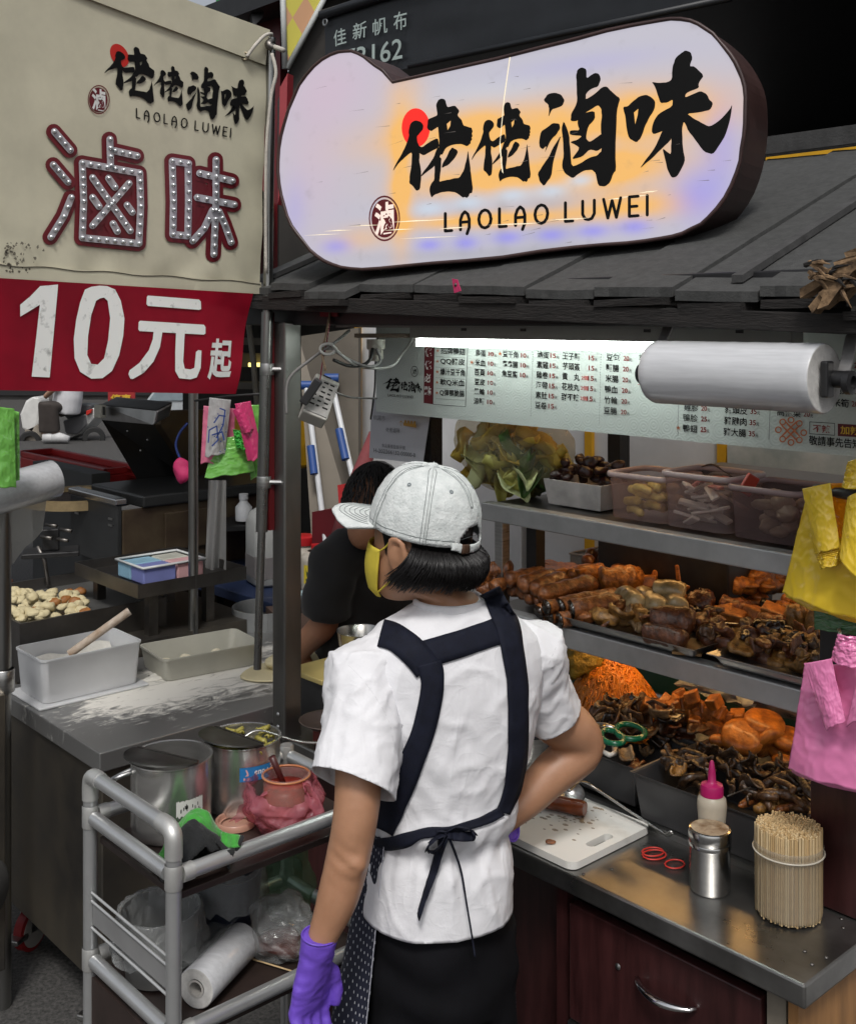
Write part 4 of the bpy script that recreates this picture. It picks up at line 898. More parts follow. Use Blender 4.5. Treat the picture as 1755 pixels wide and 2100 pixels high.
G = 'food piled on the middle shelf'
def ez(z, x, y, h): return onz(*z(x, y), h)
brl = 'glossy brown braised sausage in the pile at the left of the middle shelf'
for i, (x0, y0, x1, y1, h, r) in enumerate([(265,345,620,285,1.215,.0185),(395,395,705,300,1.215,.019),(505,425,785,325,1.212,.0195),(300,425,430,395,1.19,.016),(445,500,600,450,1.185,.016),(520,530,640,500,1.18,.016),(380,455,520,410,1.19,.016),(120,265,340,255,1.225,.020),(95,355,215,340,1.20,.018),(165,415,255,375,1.20,.016),(40,420,150,400,1.19,.016),(60,300,160,300,1.215,.017),(20,380,100,345,1.205,.016)]):
 sausage(ez(z3, x0, y0, h), ez(z3, x1, y1, h + .006), r, 'braised_sausage', f_br, brl, 'braised sausages', seed=i)
sausage(ez(z3, 555, 475, 1.205), ez(z3, 1060, 360, 1.215), .019, 'long_roll', f_br, 'longest brown braised roll, lying across the sausage pile', None, bend=.004, lump=.2, seed=31)
for i, (x0, y0, x1, y1, h, r) in enumerate([(1060,345,1420,330,1.215,.030),(1130,390,1410,350,1.20,.026),(800,305,1130,275,1.215,.020),(760,390,860,380,1.20,.014)]):
 sausage(ez(z3, x0, y0, h), ez(z3, x1, y1, h), r, 'bean_curd_roll', f_or, 'wrinkled fried bean curd roll at the back of the middle shelf', 'bean curd rolls', lump=.5, seed=40 + i, n=18)
for i, (x0, y0, x1, y1, h, r) in enumerate([(625,565,1190,455,1.195,.0165),(740,565,1185,485,1.196,.018),(830,590,1290,540,1.195,.0215),(560,610,760,570,1.175,.0155),(645,645,850,610,1.172,.0165),(735,675,960,640,1.172,.0175)]):
 sausage(ez(z3, x0, y0, h), ez(z3, x1, y1, h), r, 'hollow_roll', f_br, 'hollow brown braised intestine roll with its open end showing', 'hollow rolls', lump=.25, seed=60 + i, hole=True, n=16)
for i, (x, y) in enumerate(((600, 235), (690, 210), (745, 240), (830, 225), (880, 250), (660, 255))):
 p = ez(z3, x, y, 1.225); m_ = MB(TR(p, -TH + rnd(-.4, .4), rnd(-.2, .2), rnd(-.25, .25))).box(-.03, -.022, -.005, .03, .022, .005)
 m_.wobble(.002, 40, i); m_.build('dried_bean_curd_slab', f_tofu, None, 'flat brown dried bean curd slab behind the sausage pile', 'food', 'bean curd slabs', bevel=.003)
for i, (x0, y0, x1, y1, h) in enumerate([(1265,465,1400,560,1.205),(1420,465,1590,590,1.205),(1565,465,1750,580,1.208),(1540,430,1790,455,1.225),(1720,590,1790,610,1.195)]):
 sausage(ez(z3, x0, y0, h), ez(z3, x1, y1, h), .0235 if i < 4 else .017, 'white_sausage', f_pale, 'pale glossy rice sausage in the middle of the middle shelf', 'pale sausages', lump=.08, seed=80 + i)
for i, (x0, y0, x1, y1, h, r) in enumerate([(70,655,440,690,1.205,.028),(15,755,375,830,1.185,.0205)]):
 sausage(ez(z4, x0, y0, h), ez(z4, x1, y1, h), r, 'blood_sausage', f_br2, ('upper' if i == 0 else 'lower') + ' thick dark red brown sausage at the front of the left steel tray', None, lump=.1, seed=90 + i, n=16)
def lump(p, r, name, mt_, label, group, amp=.5, fr=26, seed=0, rz=0, rx=0, cat='food'):
 m_ = MB(TR(p, rz, rx)); m_.ball((0, 0, 0), r, 24, 16, amp=amp, fr=fr, seed=seed); m_.wobble(min(r) * .30 * min(1, amp * 2), 60, seed); m_.wobble(min(r) * .16 * min(1, amp * 2), 150, seed)
 return m_.build(name, mt_, None, label, cat, group, smooth=True)
def curl(p, L_, w_, cu, rz, rx, ry, name, mt_, label, group, i, th=.003):
 m_ = MB(TR(p, rz, rx, ry))
 def fn(u, v):
  a = (u - .5) * cu; R_ = w_ / max(abs(cu), .2)
  return Vector((sin(a) * R_, (v - .5) * L_ * (1 - .35 * abs(2 * u - 1) ** 2) + .004 * sin(u * 8 + i), (1 - cos(a)) * R_ + .006 * noise.noise(Vector((u * 3, v * 3, i * 1.3))) + .005 * sin(v * 4 + i)))
 m_.sheet(fn, 9, 8); return m_.build(name, mt_, None, label, 'food', group, smooth=True, solid=th)
for i, (x, y, h, r, mt_) in enumerate([(1090,640,1.19,(.045,.022,.018),f_ylw),(1240,650,1.19,(.04,.024,.02),f_ylw),(1390,640,1.195,(.035,.02,.02),f_ylw),(1370,700,1.18,(.012,.035,.012),f_tan),(950,655,1.18,(.03,.02,.016),f_br),(1150,690,1.175,(.03,.018,.012),f_br2)]):
 if i % 2: curl(ez(z3, x, y, h + .006), r[0] * 1.5, r[1] * 2.4, rnd(1.4, 3), -TH + rnd(-.8, .8), rnd(-.7, .4), rnd(-.4, .4), 'braised_offal', mt_, 'ridged brown offal piece in the left steel tray', 'offal pieces', i, .008)
 else: lump(ez(z3, x, y, h), r, 'braised_offal', mt_, 'ridged brown offal piece in the left steel tray', 'offal pieces', seed=100 + i, rz=-TH + rnd(-.5, .5))
for i, (x, y, h, s_, w_) in enumerate([(130,290,1.215,.027,.02),(240,300,1.215,.012,.028),(310,250,1.235,.030,.024),(430,240,1.24,.026,.02),(400,290,1.225,.028,.022),(480,390,1.205,.034,.024),(640,275,1.23,.032,.026),(370,170,1.255,.026,.008),(720,250,1.225,.024,.02),(800,270,1.215,.024,.02),(60,300,1.2,.02,.016),(560,250,1.235,.026,.02)]):
 p = ez(z4, x, y, h); m_ = MB(TR(p, -TH + rnd(-.6, .6), rnd(-.35, .35), rnd(-.35, .35))).sheet(lambda u, v: Vector((0, 0, 0)), 2, 2); m_.v = []; m_.f = []
 m_.box(-s_, -s_ * .75, -w_ * .8, s_, s_ * .75, w_ * .8); m_.wobble(.006, 25, i)
 m_.build('tofu_block', f_tofu, None, 'orange brown braised tofu block in the heap at the right of the middle shelf', 'food', 'tofu blocks', bevel=.004)
for i, (x, y, h, r) in enumerate([(800,350,1.225,(.060,.036,.022)),(960,330,1.225,(.05,.035,.022)),(1080,350,1.215,(.045,.03,.02)),(650,440,1.195,(.040,.018,.012)),(900,440,1.195,(.045,.018,.012)),(730,500,1.185,(.04,.02,.014)),(860,490,1.185,(.045,.02,.014)),(620,500,1.185,(.03,.02,.012)),(470,510,1.205,(.034,.024,.026)),(580,600,1.185,(.024,.016,.014)),(530,680,1.18,(.03,.024,.02))]):
 lump(ez(z4, x, y, h), r, 'fried_tofu_skin', f_or if i < 3 else (f_br if i < 8 else f_br2), 'crinkled orange fried skin piece beside the tofu blocks' if i < 3 else 'wrinkled brown braised piece lying below the tofu blocks', 'fried skin pieces' if i < 3 else 'wrinkled braised pieces', .7, 30, 120 + i, -TH + rnd(-.3, .3))
for i in range(9):
 x = rnd(880, 1230); y = rnd(500, 720); p = ez(z4, x, y, 1.19)
 sausage(p, p + (ST @ Vector((rnd(.05, .09), rnd(-.03, .02), rnd(-.01, .01)))) , rnd(.010, .016), 'black_duck_skin', f_blk, 'glossy black braised strip in the dark heap on the right tray', 'black strips', lump=.5, seed=150 + i)
for i, (x, y) in enumerate([(1260, 690), (1310, 690), (1370, 690), (1420, 700), (1460, 730)]):
 c = ez(z4, x, y, 1.20); pts = [c + ST @ Vector((.012 * cos(t) - .002 * i, .0, .034 * sin(t))) for t in [(-.4 + k * .24) * pi / 1.2 + 1.2 for k in range(10)]]
 MB().tube(pts, [.006 + .008 * sin(pi * (k + 1) / 11) for k in range(10)], 10).wobble(.003, 40, i).build('curled_gizzard', f_ylw, None, 'curved brown slice in the fan of slices on the right tray', 'food', 'curved slices', smooth=True)
for i, (x, y, h, r, mt_) in enumerate([(600,780,1.18,(.035,.028,.022),f_br2),(690,770,1.19,(.03,.02,.03),f_br2),(830,790,1.185,(.035,.025,.02),f_br2),(830,890,1.175,(.034,.022,.020),f_ylw),(960,900,1.175,(.034,.022,.02),f_br2),(1060,870,1.18,(.03,.022,.022),f_ylw),(1200,800,1.185,(.04,.018,.014),f_ylw),(1240,880,1.175,(.036,.018,.014),f_ylw),(1150,980,1.165,(.045,.026,.018),f_ylw),(1290,1040,1.165,(.03,.022,.016),f_ylw),(1400,880,1.185,(.02,.02,.028),f_ylw),(1440,800,1.195,(.022,.018,.014),f_br),(700,880,1.17,(.03,.02,.02),f_br2)]):
 if i % 2: curl(ez(z4, x, y, h + .006), r[0] * 1.5, r[1] * 2.4, rnd(1.4, 3), -TH + rnd(-.8, .8), rnd(-.7, .4), rnd(-.4, .4), 'braised_wing', mt_, 'folded glossy brown wing piece in the right steel tray', 'wing pieces', i, .008)
 else: lump(ez(z4, x, y, h), r, 'braised_wing', mt_, 'folded glossy brown wing piece in the right steel tray', 'wing pieces', .55, 30, 170 + i, -TH + rnd(-.6, .6))
for i in range(56):
 a = rnd(-1.52, -.99); p = sw(a, rnd(1.83, 2.0), 1.192 + rnd(0, .016)); mt_ = (f_br2, f_ylw, f_br, f_blk, f_dk)[i % 5]; rt_ = 'right' if a > -1.22 else 'left'
 if i % 2: curl(p, rnd(.025, .045), rnd(.02, .04), rnd(1, 3), rnd(0, 6), rnd(-.8, .8), rnd(-.8, .8), 'braised_scrap', mt_, 'small curled braised scrap lying on the heap in the %s tray' % rt_, 'braised scraps ' + rt_, i, .004)
 else: lump(p, (rnd(.012, .024), rnd(.008, .014), rnd(.006, .011)), 'braised_bit', mt_, 'small braised bit lying on the heap in the %s tray' % rt_, 'braised bits ' + rt_, .7, 34, 700 + i, rnd(0, 6))
for i in range(30):
 a = rnd(-1.70, -1.02); b = rnd(2.0, 2.24); p = sw(a, b, 1.185 + rnd(0, .03)); d = ST @ Vector((rnd(.03, .045), rnd(-.02, .02), rnd(-.004, .008)))
 if i % 3: sausage(p - d, p + d, rnd(.014, .019), 'back_row_roll', (f_or, f_br)[i % 2], 'braised roll in the back row of the middle shelf', 'back row rolls', lump=.3, seed=500 + i)
 else: MB(TR(p, -TH + rnd(-.5, .5), rnd(-.3, .3), rnd(-.3, .3))).box(-.026, -.02, -.014, .026, .02, .014).wobble(.005, 30, i).build('back_row_tofu', f_tofu, None, 'braised tofu block in the back row of the middle shelf', 'food', 'back row tofu', bevel=.004)
MB().tube([ez(z4, 590, 670, 1.20), ez(z4, 780, 680, 1.20), ez(z4, 950, 668, 1.2)], .0012, 5).build('wire_skewer', steel, None, 'thin steel wire lying on the dark heap on the right tray', 'skewer')
# steel trays on the middle shelf
def tray(label, a0, a1, b0, b1, z0, h, mt_, name='food_tray', lip=.008, M=ST, cat='tray'):
 m_ = MB(M); t = .006
 P = [(a0 + .012, b0 + .012, z0), (a1 - .012, b0 + .012, z0), (a1 - .012, b1 - .012, z0), (a0 + .012, b1 - .012, z0)]
 Q = [(a0, b0, z0 + h), (a1, b0, z0 + h), (a1, b1, z0 + h), (a0, b1, z0 + h)]
 R = [(a0 - lip, b0 - lip, z0 + h), (a1 + lip, b0 - lip, z0 + h), (a1 + lip, b1 + lip, z0 + h), (a0 - lip, b1 + lip, z0 + h)]
 m_.add(P + Q + R, [(0, 1, 2, 3)] + [(i, (i + 1) % 4, 4 + (i + 1) % 4, 4 + i) for i in range(4)] + [(4 + i, 4 + (i + 1) % 4, 8 + (i + 1) % 4, 8 + i) for i in range(4)])
 return m_.build(name, mt_, None, label, cat, bevel=.008, solid=.0015)
tray('shallow steel tray at the left front of the middle shelf', -1.565, -1.235, 1.792, 2.02, 1.160, .022, steel)
tray('shallow steel tray at the right front of the middle shelf', -1.195, -.955, 1.792, 2.02, 1.160, .022, steel)
p = ez(z4, 430, 870, 1.165); MB(TR(p, -TH + .5)).box(-.035, -.05, -.003, .02, .05, .002).build('bamboo_board', mat('wet bamboo', (.20, .11, .04), .5), None, 'brown bamboo strip between the two steel trays', 'board')
# eggs in a clear box
eb = thing('egg_box', 'clear shallow plastic box of braised eggs at the back of the middle shelf', 'food box', onz(1290, 1175, 1.16), -TH)
clearp = film('clear box plastic', (.55, .52, .48), .55, .2, .1)
p0 = ws(onz(*z1(1360, 990), 1.185))
tb = MB(ST); a0, a1, b0, b1 = p0.x - .115, p0.x + .10, p0.y - .06, p0.y + .06
for (x0, y0, x1, y1) in ((a0, b0, a1, b0 + .002), (a0, b1 - .002, a1, b1), (a0, b0, a0 + .002, b1), (a1 - .002, b0, a1, b1)): tb.box(x0, y0, 1.17, x1, y1, 1.212)
tb.build('wall', clearp, eb)
MB(ST).tube([(a0, b0, 1.213), (a1, b0, 1.213), (a1, b1, 1.213), (a0, b1, 1.213)], .0035, 8, close=True).build('rim', mat('cloudy plastic rim', (.42, .33, .27), .3), eb, smooth=True)
for i, (x, y) in enumerate([(1090, 868), (1195, 848), (1310, 888), (1410, 918), (1505, 892), (1610, 915), (1200, 915), (1290, 945), (1560, 965), (1210, 985), (1060, 920), (1450, 985)]):
 p = ez(z1, x, y, 1.222 if y < 930 else 1.205); lump(p, (.0165, .0165, .0185), 'braised_egg', f_egg, 'round brown braised egg heaped in the clear plastic box', 'braised eggs', .04, 10, i, rnd(0, 3), rnd(0, 3))
MB(ST).box(-1.16, 2.10, 1.16, -1.0, 2.13, 1.26).build('red_tray', mat('red plastic', (.36, .012, .016), .35), None, 'red plastic tray edge behind the tofu blocks', 'tray', bevel=.008)
for i in range(2): MB(ST).box(-1.24 + i * .05, 2.16, 1.16, -1.20 + i * .05, 2.18, 1.29 - i * .02).build('sauce_packet', mat('yellow packet', (.55, .42, .06), .4, 0, .3, 12), None, 'yellow packet edge standing behind the tofu blocks', 'packet', 'yellow packets', bevel=.004)
# black crate and cans of the background under the upper shelf
MB(ST).box(-1.72, 2.10, 1.16, -1.36, 2.28, 1.33).build('black_box', mat('black printed box', (.010, .010, .011), .35, 0, .5, 40), None, 'black box standing at the back under the upper shelf', 'box', bevel=.004)
# ------------------------------------------------------------------ upper shelf
def tub(label, px0, px1, pytop, b0, depth, z0, h, col, name, fillfn, taper=.9):
 a0 = onb(px0, 1000, b0).x; a1 = onb(px1, 1000, b0).x
 t_ = thing(name, label, 'food tub', ((a0 + a1) / 2, b0 + depth / 2, z0), -TH, M=ST)
 def ring(k, z):
  cx, cy = (a0 + a1) / 2, b0 + depth / 2; hx, hy = (a1 - a0) / 2 * k, depth / 2 * k; out = []
  for sx, sy, s0 in ((1, 1, 0), (-1, 1, 1), (-1, -1, 2), (1, -1, 3)):
   for q in range(4):
    a = (s0 + q / 3) * pi / 2; r = .018; out.append(Vector((cx + sx * (hx - r) + cos(a) * r, cy + sy * (hy - r) + sin(a) * r, z)))
  return out
 m_ = MB(ST); rs = [ring(taper, z0 + .002), ring(taper + .03, z0 + h * .5), ring(.985, z0 + h), ring(1.0, z0 + h)]; n = 16
 for r in rs: m_.v += r
 for i in range(3): m_.f += [(i * n + j, i * n + (j + 1) % n, (i + 1) * n + (j + 1) % n, (i + 1) * n + j) for j in range(n)]
 m_.f.append(tuple(range(n - 1, -1, -1)))
 m_.build('tub_wall', film('tub ' + name, col, .74, .3, .05), t_, smooth=True, ang=50)
 MB(ST).tube(ring(1.0, z0 + h - .004), [(.0035, .006)] * n, 8, close=True).build('tub_rim', mat('rim ' + name, tuple(c * .75 for c in col), .35), t_, smooth=True)
 fillfn(a0, a1, b0, b0 + depth, z0, h)
def corn(a0, a1, b0, b1, z0, h):
 for i in range(22):
  p = Vector((rnd(a0 + .045, a1 - .04), rnd(b0 + .02, b1 - .03), z0 + .014 + .06 * (i / 22))); d = Vector((rnd(.02, .035), rnd(-.012, .012), rnd(-.004, .004)))
  sausage(sw(*(p - d)), sw(*(p + d)), .0085, 'baby_corn', mat('baby corn', (.55, .42, .10), .5, 0, .25, 60, .4, 200), 'yellow baby corn in the left pink rimmed tub', 'baby corn', seed=i, n=8)
def strips(a0, a1, b0, b1, z0, h):
 for i in range(30):
  p = Vector((rnd(a0 + .035, a1 - .035), rnd(b0 + .02, b1 - .03), z0 + .012 + .085 * (i / 30)))
  M = ST @ TR(p, rnd(-.9, .9), rnd(-.6, .6), rnd(-.5, .5)); MB(M).box(-.026, -.008, -.003, .026, .008, .003).wobble(.003, 40, i).build('fish_strip', mat('white fish strip', (.62, .58, .52), .5, 0, .1) if i < 26 else mat('pink fish strip', (.45, .12, .09), .5, 0, .1), None, 'white strip of fish cake in the middle tub' if i < 26 else 'pink strip of crab stick on top of the middle tub', 'food', 'white strips' if i < 26 else 'pink strips', bevel=.002)
def mush(a0, a1, b0, b1, z0, h):
 for i in range(16):
  p = sw(rnd(a0 + .035, a1 - .035), rnd(b0 + .025, b1 - .03), z0 + .018 + .06 * (i / 16))
  lump(p, (rnd(.016, .03), rnd(.012, .018), rnd(.01, .015)), 'king_oyster_piece', mat('pale mushroom', (.33, .25, .17), .5, 0, .2, 30), 'pale mushroom piece in the right round tub', 'mushroom pieces', .4, 25, i, rnd(0, 3))
 p = sw(a0 + .03, b0 + .03, z0 + h); MB(TR(p, .3, .2, .5)).box(-.014, -.004, -.02, .014, .004, .02).build('crab_stick', mat('red food', (.42, .05, .03), .4), None, 'red stick standing in the right round tub', 'food', bevel=.002)
ZU = 1.3915
tub('pink rimmed clear tub of baby corn on the upper shelf', 1240, 1362, 980, 1.85, .14, ZU, .095, (.60, .44, .42), 'corn_tub', corn)
tub('pink rimmed clear tub of white strips on the upper shelf', 1352, 1492, 975, 1.85, .14, ZU, .110, (.60, .46, .45), 'strip_tub', strips)
tub('rounded clear tub of mushrooms on the upper shelf', 1488, 1635, 1000, 1.845, .15, ZU, .10, (.40, .28, .28), 'mushroom_tub', mush)
a0 = onb(1120, 1000, 1.90).x; a1 = onb(1236, 1000, 1.90).x
m_ = MB(ST); m_.add([(a0 + .008, 1.90, ZU), (a1 - .008, 1.90, ZU), (a1, 1.892, ZU + .055), (a0, 1.892, ZU + .055), (a0 + .008, 2.03, ZU), (a1 - .008, 2.03, ZU), (a1, 2.04, ZU + .055), (a0, 2.04, ZU + .055)], [(0, 1, 2, 3), (5, 4, 7, 6), (1, 5, 6, 2), (4, 0, 3, 7), (0, 4, 5, 1)])
m_.build('white_food_box', mat('scuffed white tub', (.42, .39, .38), .5, 0, .3, 14), None, 'scuffed white plastic box of dark fungus on the upper shelf', 'food box', solid=.003)
for i in range(34):
 lump(sw(rnd(a0 + .01, a1 - .01), rnd(1.91, 2.03), ZU + .05 + rnd(0, .045)), (rnd(.012, .02), rnd(.010, .016), rnd(.008, .014)), 'wood_ear', mat('black fungus', (.014, .009, .010), .35, 0, .5, 30, .5, 90, col2=(.05, .015, .012)), 'small black fungus piece heaped in the white box', 'fungus pieces', .5, 40, i, rnd(0, 3))
MB(ST).box(-1.47, 2.06, ZU, -1.03, 2.24, ZU + .085).build('steel_pan', steel_dk, None, 'dark steel pan at the back of the upper shelf', 'pan', bevel=.005)
c = onb(1480, 985, 2.03); m_ = MB(ST); m_.sheet(lambda u, v: Vector((c.x - .075 + .15 * u, 2.03 + .06 * (v - .5) - .02 * sin(u * 3), ZU + .06 + .055 * sin(pi * u) ** .8 * (1 - .3 * v) + .008 * noise.noise(Vector((u * 4, v * 3, 0))))), 20, 10)
m_.build('brown_paper', mat('brown paper', (.12, .075, .05), .7, 0, .2, 12), None, 'crumpled brown paper lying over the steel pan on the upper shelf', 'paper', smooth=True, solid=.002)
MB(ST).box(-.998, 1.84, ZU, -.978, 1.98, ZU + .09).build('pink_packet', mat('magenta packet', (.30, .03, .16), .4), None, 'magenta packet edge beside the yellow bags on the upper shelf', 'packet')
# bag of vegetables
vb = thing('vegetable_bag', 'clear plastic bag of cabbage and leafy greens on the upper shelf', 'bag', onb(1050, 1040, 2.02), -TH, M=ST)
vc = onb(1055, 965, 1.955); vm = MB(ST)
def vfn(u, v):
 a = 2 * pi * u; ph = v
 r = sin(pi * min(ph * .98 + .04, 1)) ** .55; x = cos(a) * .18 * r; y = sin(a) * .10 * r; z = -.085 + .235 * ph
 p = Vector((x, y, z)); nn = noise.noise(p * 9) * .022 + noise.noise(p * 26) * .010 + noise.noise(p * 60) * .004
 return Vector((vc.x + x * (1 + nn * 4), vc.y + y * (1 + nn * 5), max(ZU + .085 - .085 + .0, vc.z * 0 + ZU + .085 + z) + nn * .5))
vm.sheet(vfn, 64, 36, closeu=True).build('film', film('crackly bag film', (.66, .60, .44), .84, .08, 1.0, 40, 1.0), vb, smooth=False)
greens = [mat('cabbage leaf', (.36, .34, .085), .5, 0, .4, 14, .4, 60), mat('yellow leaf', (.46, .33, .05), .5, 0, .35, 14, .4, 60), mat('dark green leaf', (.045, .10, .018), .5, 0, .4, 14, .4, 60), mat('pale stalk', (.44, .47, .24), .5, 0, .2, 14, .3, 60)]
for i in range(110):
 a = rnd(0, 2 * pi); r = sqrt(rnd(.1, 1)); x = cos(a) * .145 * r; y = sin(a) * .078 * r; z = rnd(.02, .165) * (1 - .30 * r)
 k = (2 if x > .03 and z < .10 and rnd(0, 1) < .75 else (1 if z > .09 or x < -.05 else 0)); k = 3 if rnd(0, 1) < .15 else k
 L_, w_ = rnd(.03, .06), rnd(.014, .03); M = TR((vc.x + x, vc.y + y, ZU + z), rnd(0, 6.3), rnd(-1.2, 1.2), rnd(-.6, .6)); m_ = MB(ST @ M); cu = rnd(.3, 1.4)
 m_.sheet(lambda u, v: Vector(((u - .5) * w_ * 2 * sin(pi * (.12 + .8 * v)), (v - .5) * L_ * 2, cu * w_ * (2 * u - 1) ** 2 + .006 * sin(v * 9 + i) + .010 * cu * cos(v * 3))), 6, 8)
 m_.build('cabbage_leaf', greens[k], None, 'curled %s inside the clear vegetable bag' % ('yellowish cabbage leaf', 'yellow cabbage leaf', 'dark green leaf', 'pale stalk')[k], 'vegetable', 'leaves in the bag %d' % k, smooth=True, solid=.0015)
# ------------------------------------------------------------------ counter well: pans and their food
greypl = mat('dark grey plastic pan', (.045, .045, .047), .38, 0, .2, 9)
tray('long dark grey pan of kelp behind the counter front', -1.385, -1.0, 1.80, 2.02, .812, .092, greypl, 'kelp_pan', .004)
tray('deep dark grey pan of mushrooms beside the scissors', -1.565, -1.40, 1.83, 2.04, .812, .085, greypl, 'mushroom_pan', .004)
tray('dark grey pan left of the mushroom pan', -1.74, -1.58, 1.86, 2.06, .812, .075, greypl, 'side_pan', .004)
tray('steel tray under the orange noodles', -1.76, -1.42, 2.07, 2.28, .83, .05, steel, 'noodle_tray', .006)
tray('steel tray under the tofu cubes and fish cakes', -1.40, -1.0, 2.04, 2.28, .83, .06, steel, 'fish_cake_tray', .006)
MB(ST).box(-1.80, 1.80, .80, -.995, 1.815, .812).build('counter_sill', steel, stall)
# noodles
nc = ws(onz(1262, 1440, .91)); nd = MB(ST)
def ndome(x, y):
 r2 = (x / .138) ** 2 + (y / .105) ** 2
 return .868 + .135 * max(0, 1 - r2 ** 1.15) * (1 - .30 * max(0, x) / .138) + .008 * noise.noise(Vector((x * 30, y * 30, 2)))
for i in range(520):
 a = rnd(0, 2 * pi); r = sqrt(rnd(0, 1)); x, y = cos(a) * r * .136, sin(a) * r * .103; h0_ = rnd(0, 6.3); cr = rnd(.006, .013); ph = rnd(0, 6.3); st = rnd(.55, 1.1) * random.choice((-1, 1)); lift = rnd(-.002, .006); pts = []
 for k in range(13):
  xx = x + cos(h0_) * .0032 * k + cos(ph + st * k) * cr; yy = y + sin(h0_) * .0032 * k + sin(ph + st * k) * cr
  pts.append(Vector((nc.x + xx, nc.y + yy, ndome(xx, yy) + lift + .003 * sin(ph + k * .8))))
 nd.tube(pts, .0026, 5, cap=False)
nd.build('orange_noodles', mat('orange noodle', (.68, .22, .015), .35, 0, .3, 25, coat=.3), None, 'heap of thin curly orange noodles under the middle shelf', 'noodles', kind='stuff', smooth=True)
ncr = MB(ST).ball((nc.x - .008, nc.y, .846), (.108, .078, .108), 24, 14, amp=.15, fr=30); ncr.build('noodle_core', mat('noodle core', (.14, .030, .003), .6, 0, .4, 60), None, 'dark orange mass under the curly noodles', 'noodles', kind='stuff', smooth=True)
lump(onz(1195, 1358, 1.0), (.05, .03, .03), 'yellow_noodles', mat('yellow noodle', (.34, .23, .03), .5, 0, .3, 60, .8, 200), 'clump of yellow noodles behind the orange noodles', None, .5, 40, 3)
# tofu cubes
z5b = zm(1300, 1600, 1800, 2000); z6b = zm(1650, 1600, 2139, 2050)
cub = []
for (x, y, h) in [(1395, 480, .975), (1500, 500, .985), (1470, 555, .965), (1560, 565, .965), (1340, 580, .96), (1420, 620, .945), (1520, 610, .955), (1610, 600, .96), (1700, 545, .985), (1720, 610, .965), (1660, 640, .955), (1590, 660, .945), (1700, 680, .945), (1480, 670, .94), (1550, 720, .93), (1640, 710, .935), (1720, 740, .93), (1120, 580, .955), (1230, 575, .955), (1190, 620, .94), (1290, 640, .94), (1380, 690, .93), (1500, 740, .92), (1620, 770, .92), (1440, 545, .965), (1280, 560, .955), (1380, 545, .965)]:
 cub.append((z5b(x, y), h))
for (x, y, h) in [(500, 560, .975), (520, 640, .96), (600, 690, .945), (690, 690, .94), (560, 720, .935), (640, 730, .93), (430, 700, .94), (300, 740, .935), (480, 800, .925), (420, 760, .93)]: cub.append((z6b(x, y), h))
for i, (p2, h) in enumerate(cub):
 s_ = rnd(.0115, .0155); M = TR(onz(*p2, h), rnd(0, 3), rnd(-.5, .5), rnd(-.5, .5)); MB(M).box(-s_, -s_, -s_ * .9, s_, s_, s_ * .9).wobble(.004, 40, i).build('tofu_cube', f_tofu if i % 4 else f_fish, None, 'small orange brown tofu cube in the heap under the middle shelf', 'food', 'tofu cubes', bevel=.003)
# fish cakes
def disc(p, r, t, nrm, label, i):
 q = Vector(nrm).normalized().to_track_quat('Z', 'Y').to_matrix().to_4x4(); M = Matrix.Translation(p) @ q
 m_ = MB(M).lathe([(0, t * .55), (r * .55, t * .53), (r * .85, t * .42), (r * .98, t * .15), (r, -.1 * t), (r * .95, -t * .42), (r * .6, -t * .5), (0, -t * .5)], 28); m_.wobble(.003, 22, i)
 m_.build('fish_cake', f_fish, None, label, 'fish cake', 'orange fish cakes', smooth=True)
disc(onz(*z6b(930, 740), .955), .044, .030, (.1, -.25, 1), 'topmost thick round orange fish cake under the middle shelf', 1)
disc(onz(*z6b(735, 860), .935), .044, .030, (-.2, -.55, 1), 'round orange fish cake leaning below the topmost one', 2)
disc(onz(*z6b(970, 910), .925), .040, .020, (-.4, .9, .6), 'orange fish cake standing on edge beside the pink bag', 3)
disc(onz(*z6b(1140, 880), .93), .042, .026, (.1, -.2, 1), 'orange fish cake half hidden by the pink bag, upper one', 4)
disc(onz(*z6b(1130, 980), .905), .042, .024, (.1, -.4, 1), 'orange fish cake half hidden by the pink bag, lower one', 5)
for i, (x, y, h) in enumerate([(520, 900, .92), (610, 955, .905), (1090, 1080, .90), (1100, 1140, .885), (860, 990, .90)]): lump(onz(*z6b(x, y), h), (.022, .018, .013), 'fish_ball', f_fish, 'small round orange fish ball between the fish cakes and the kelp', 'fish balls', .15, 12, i)
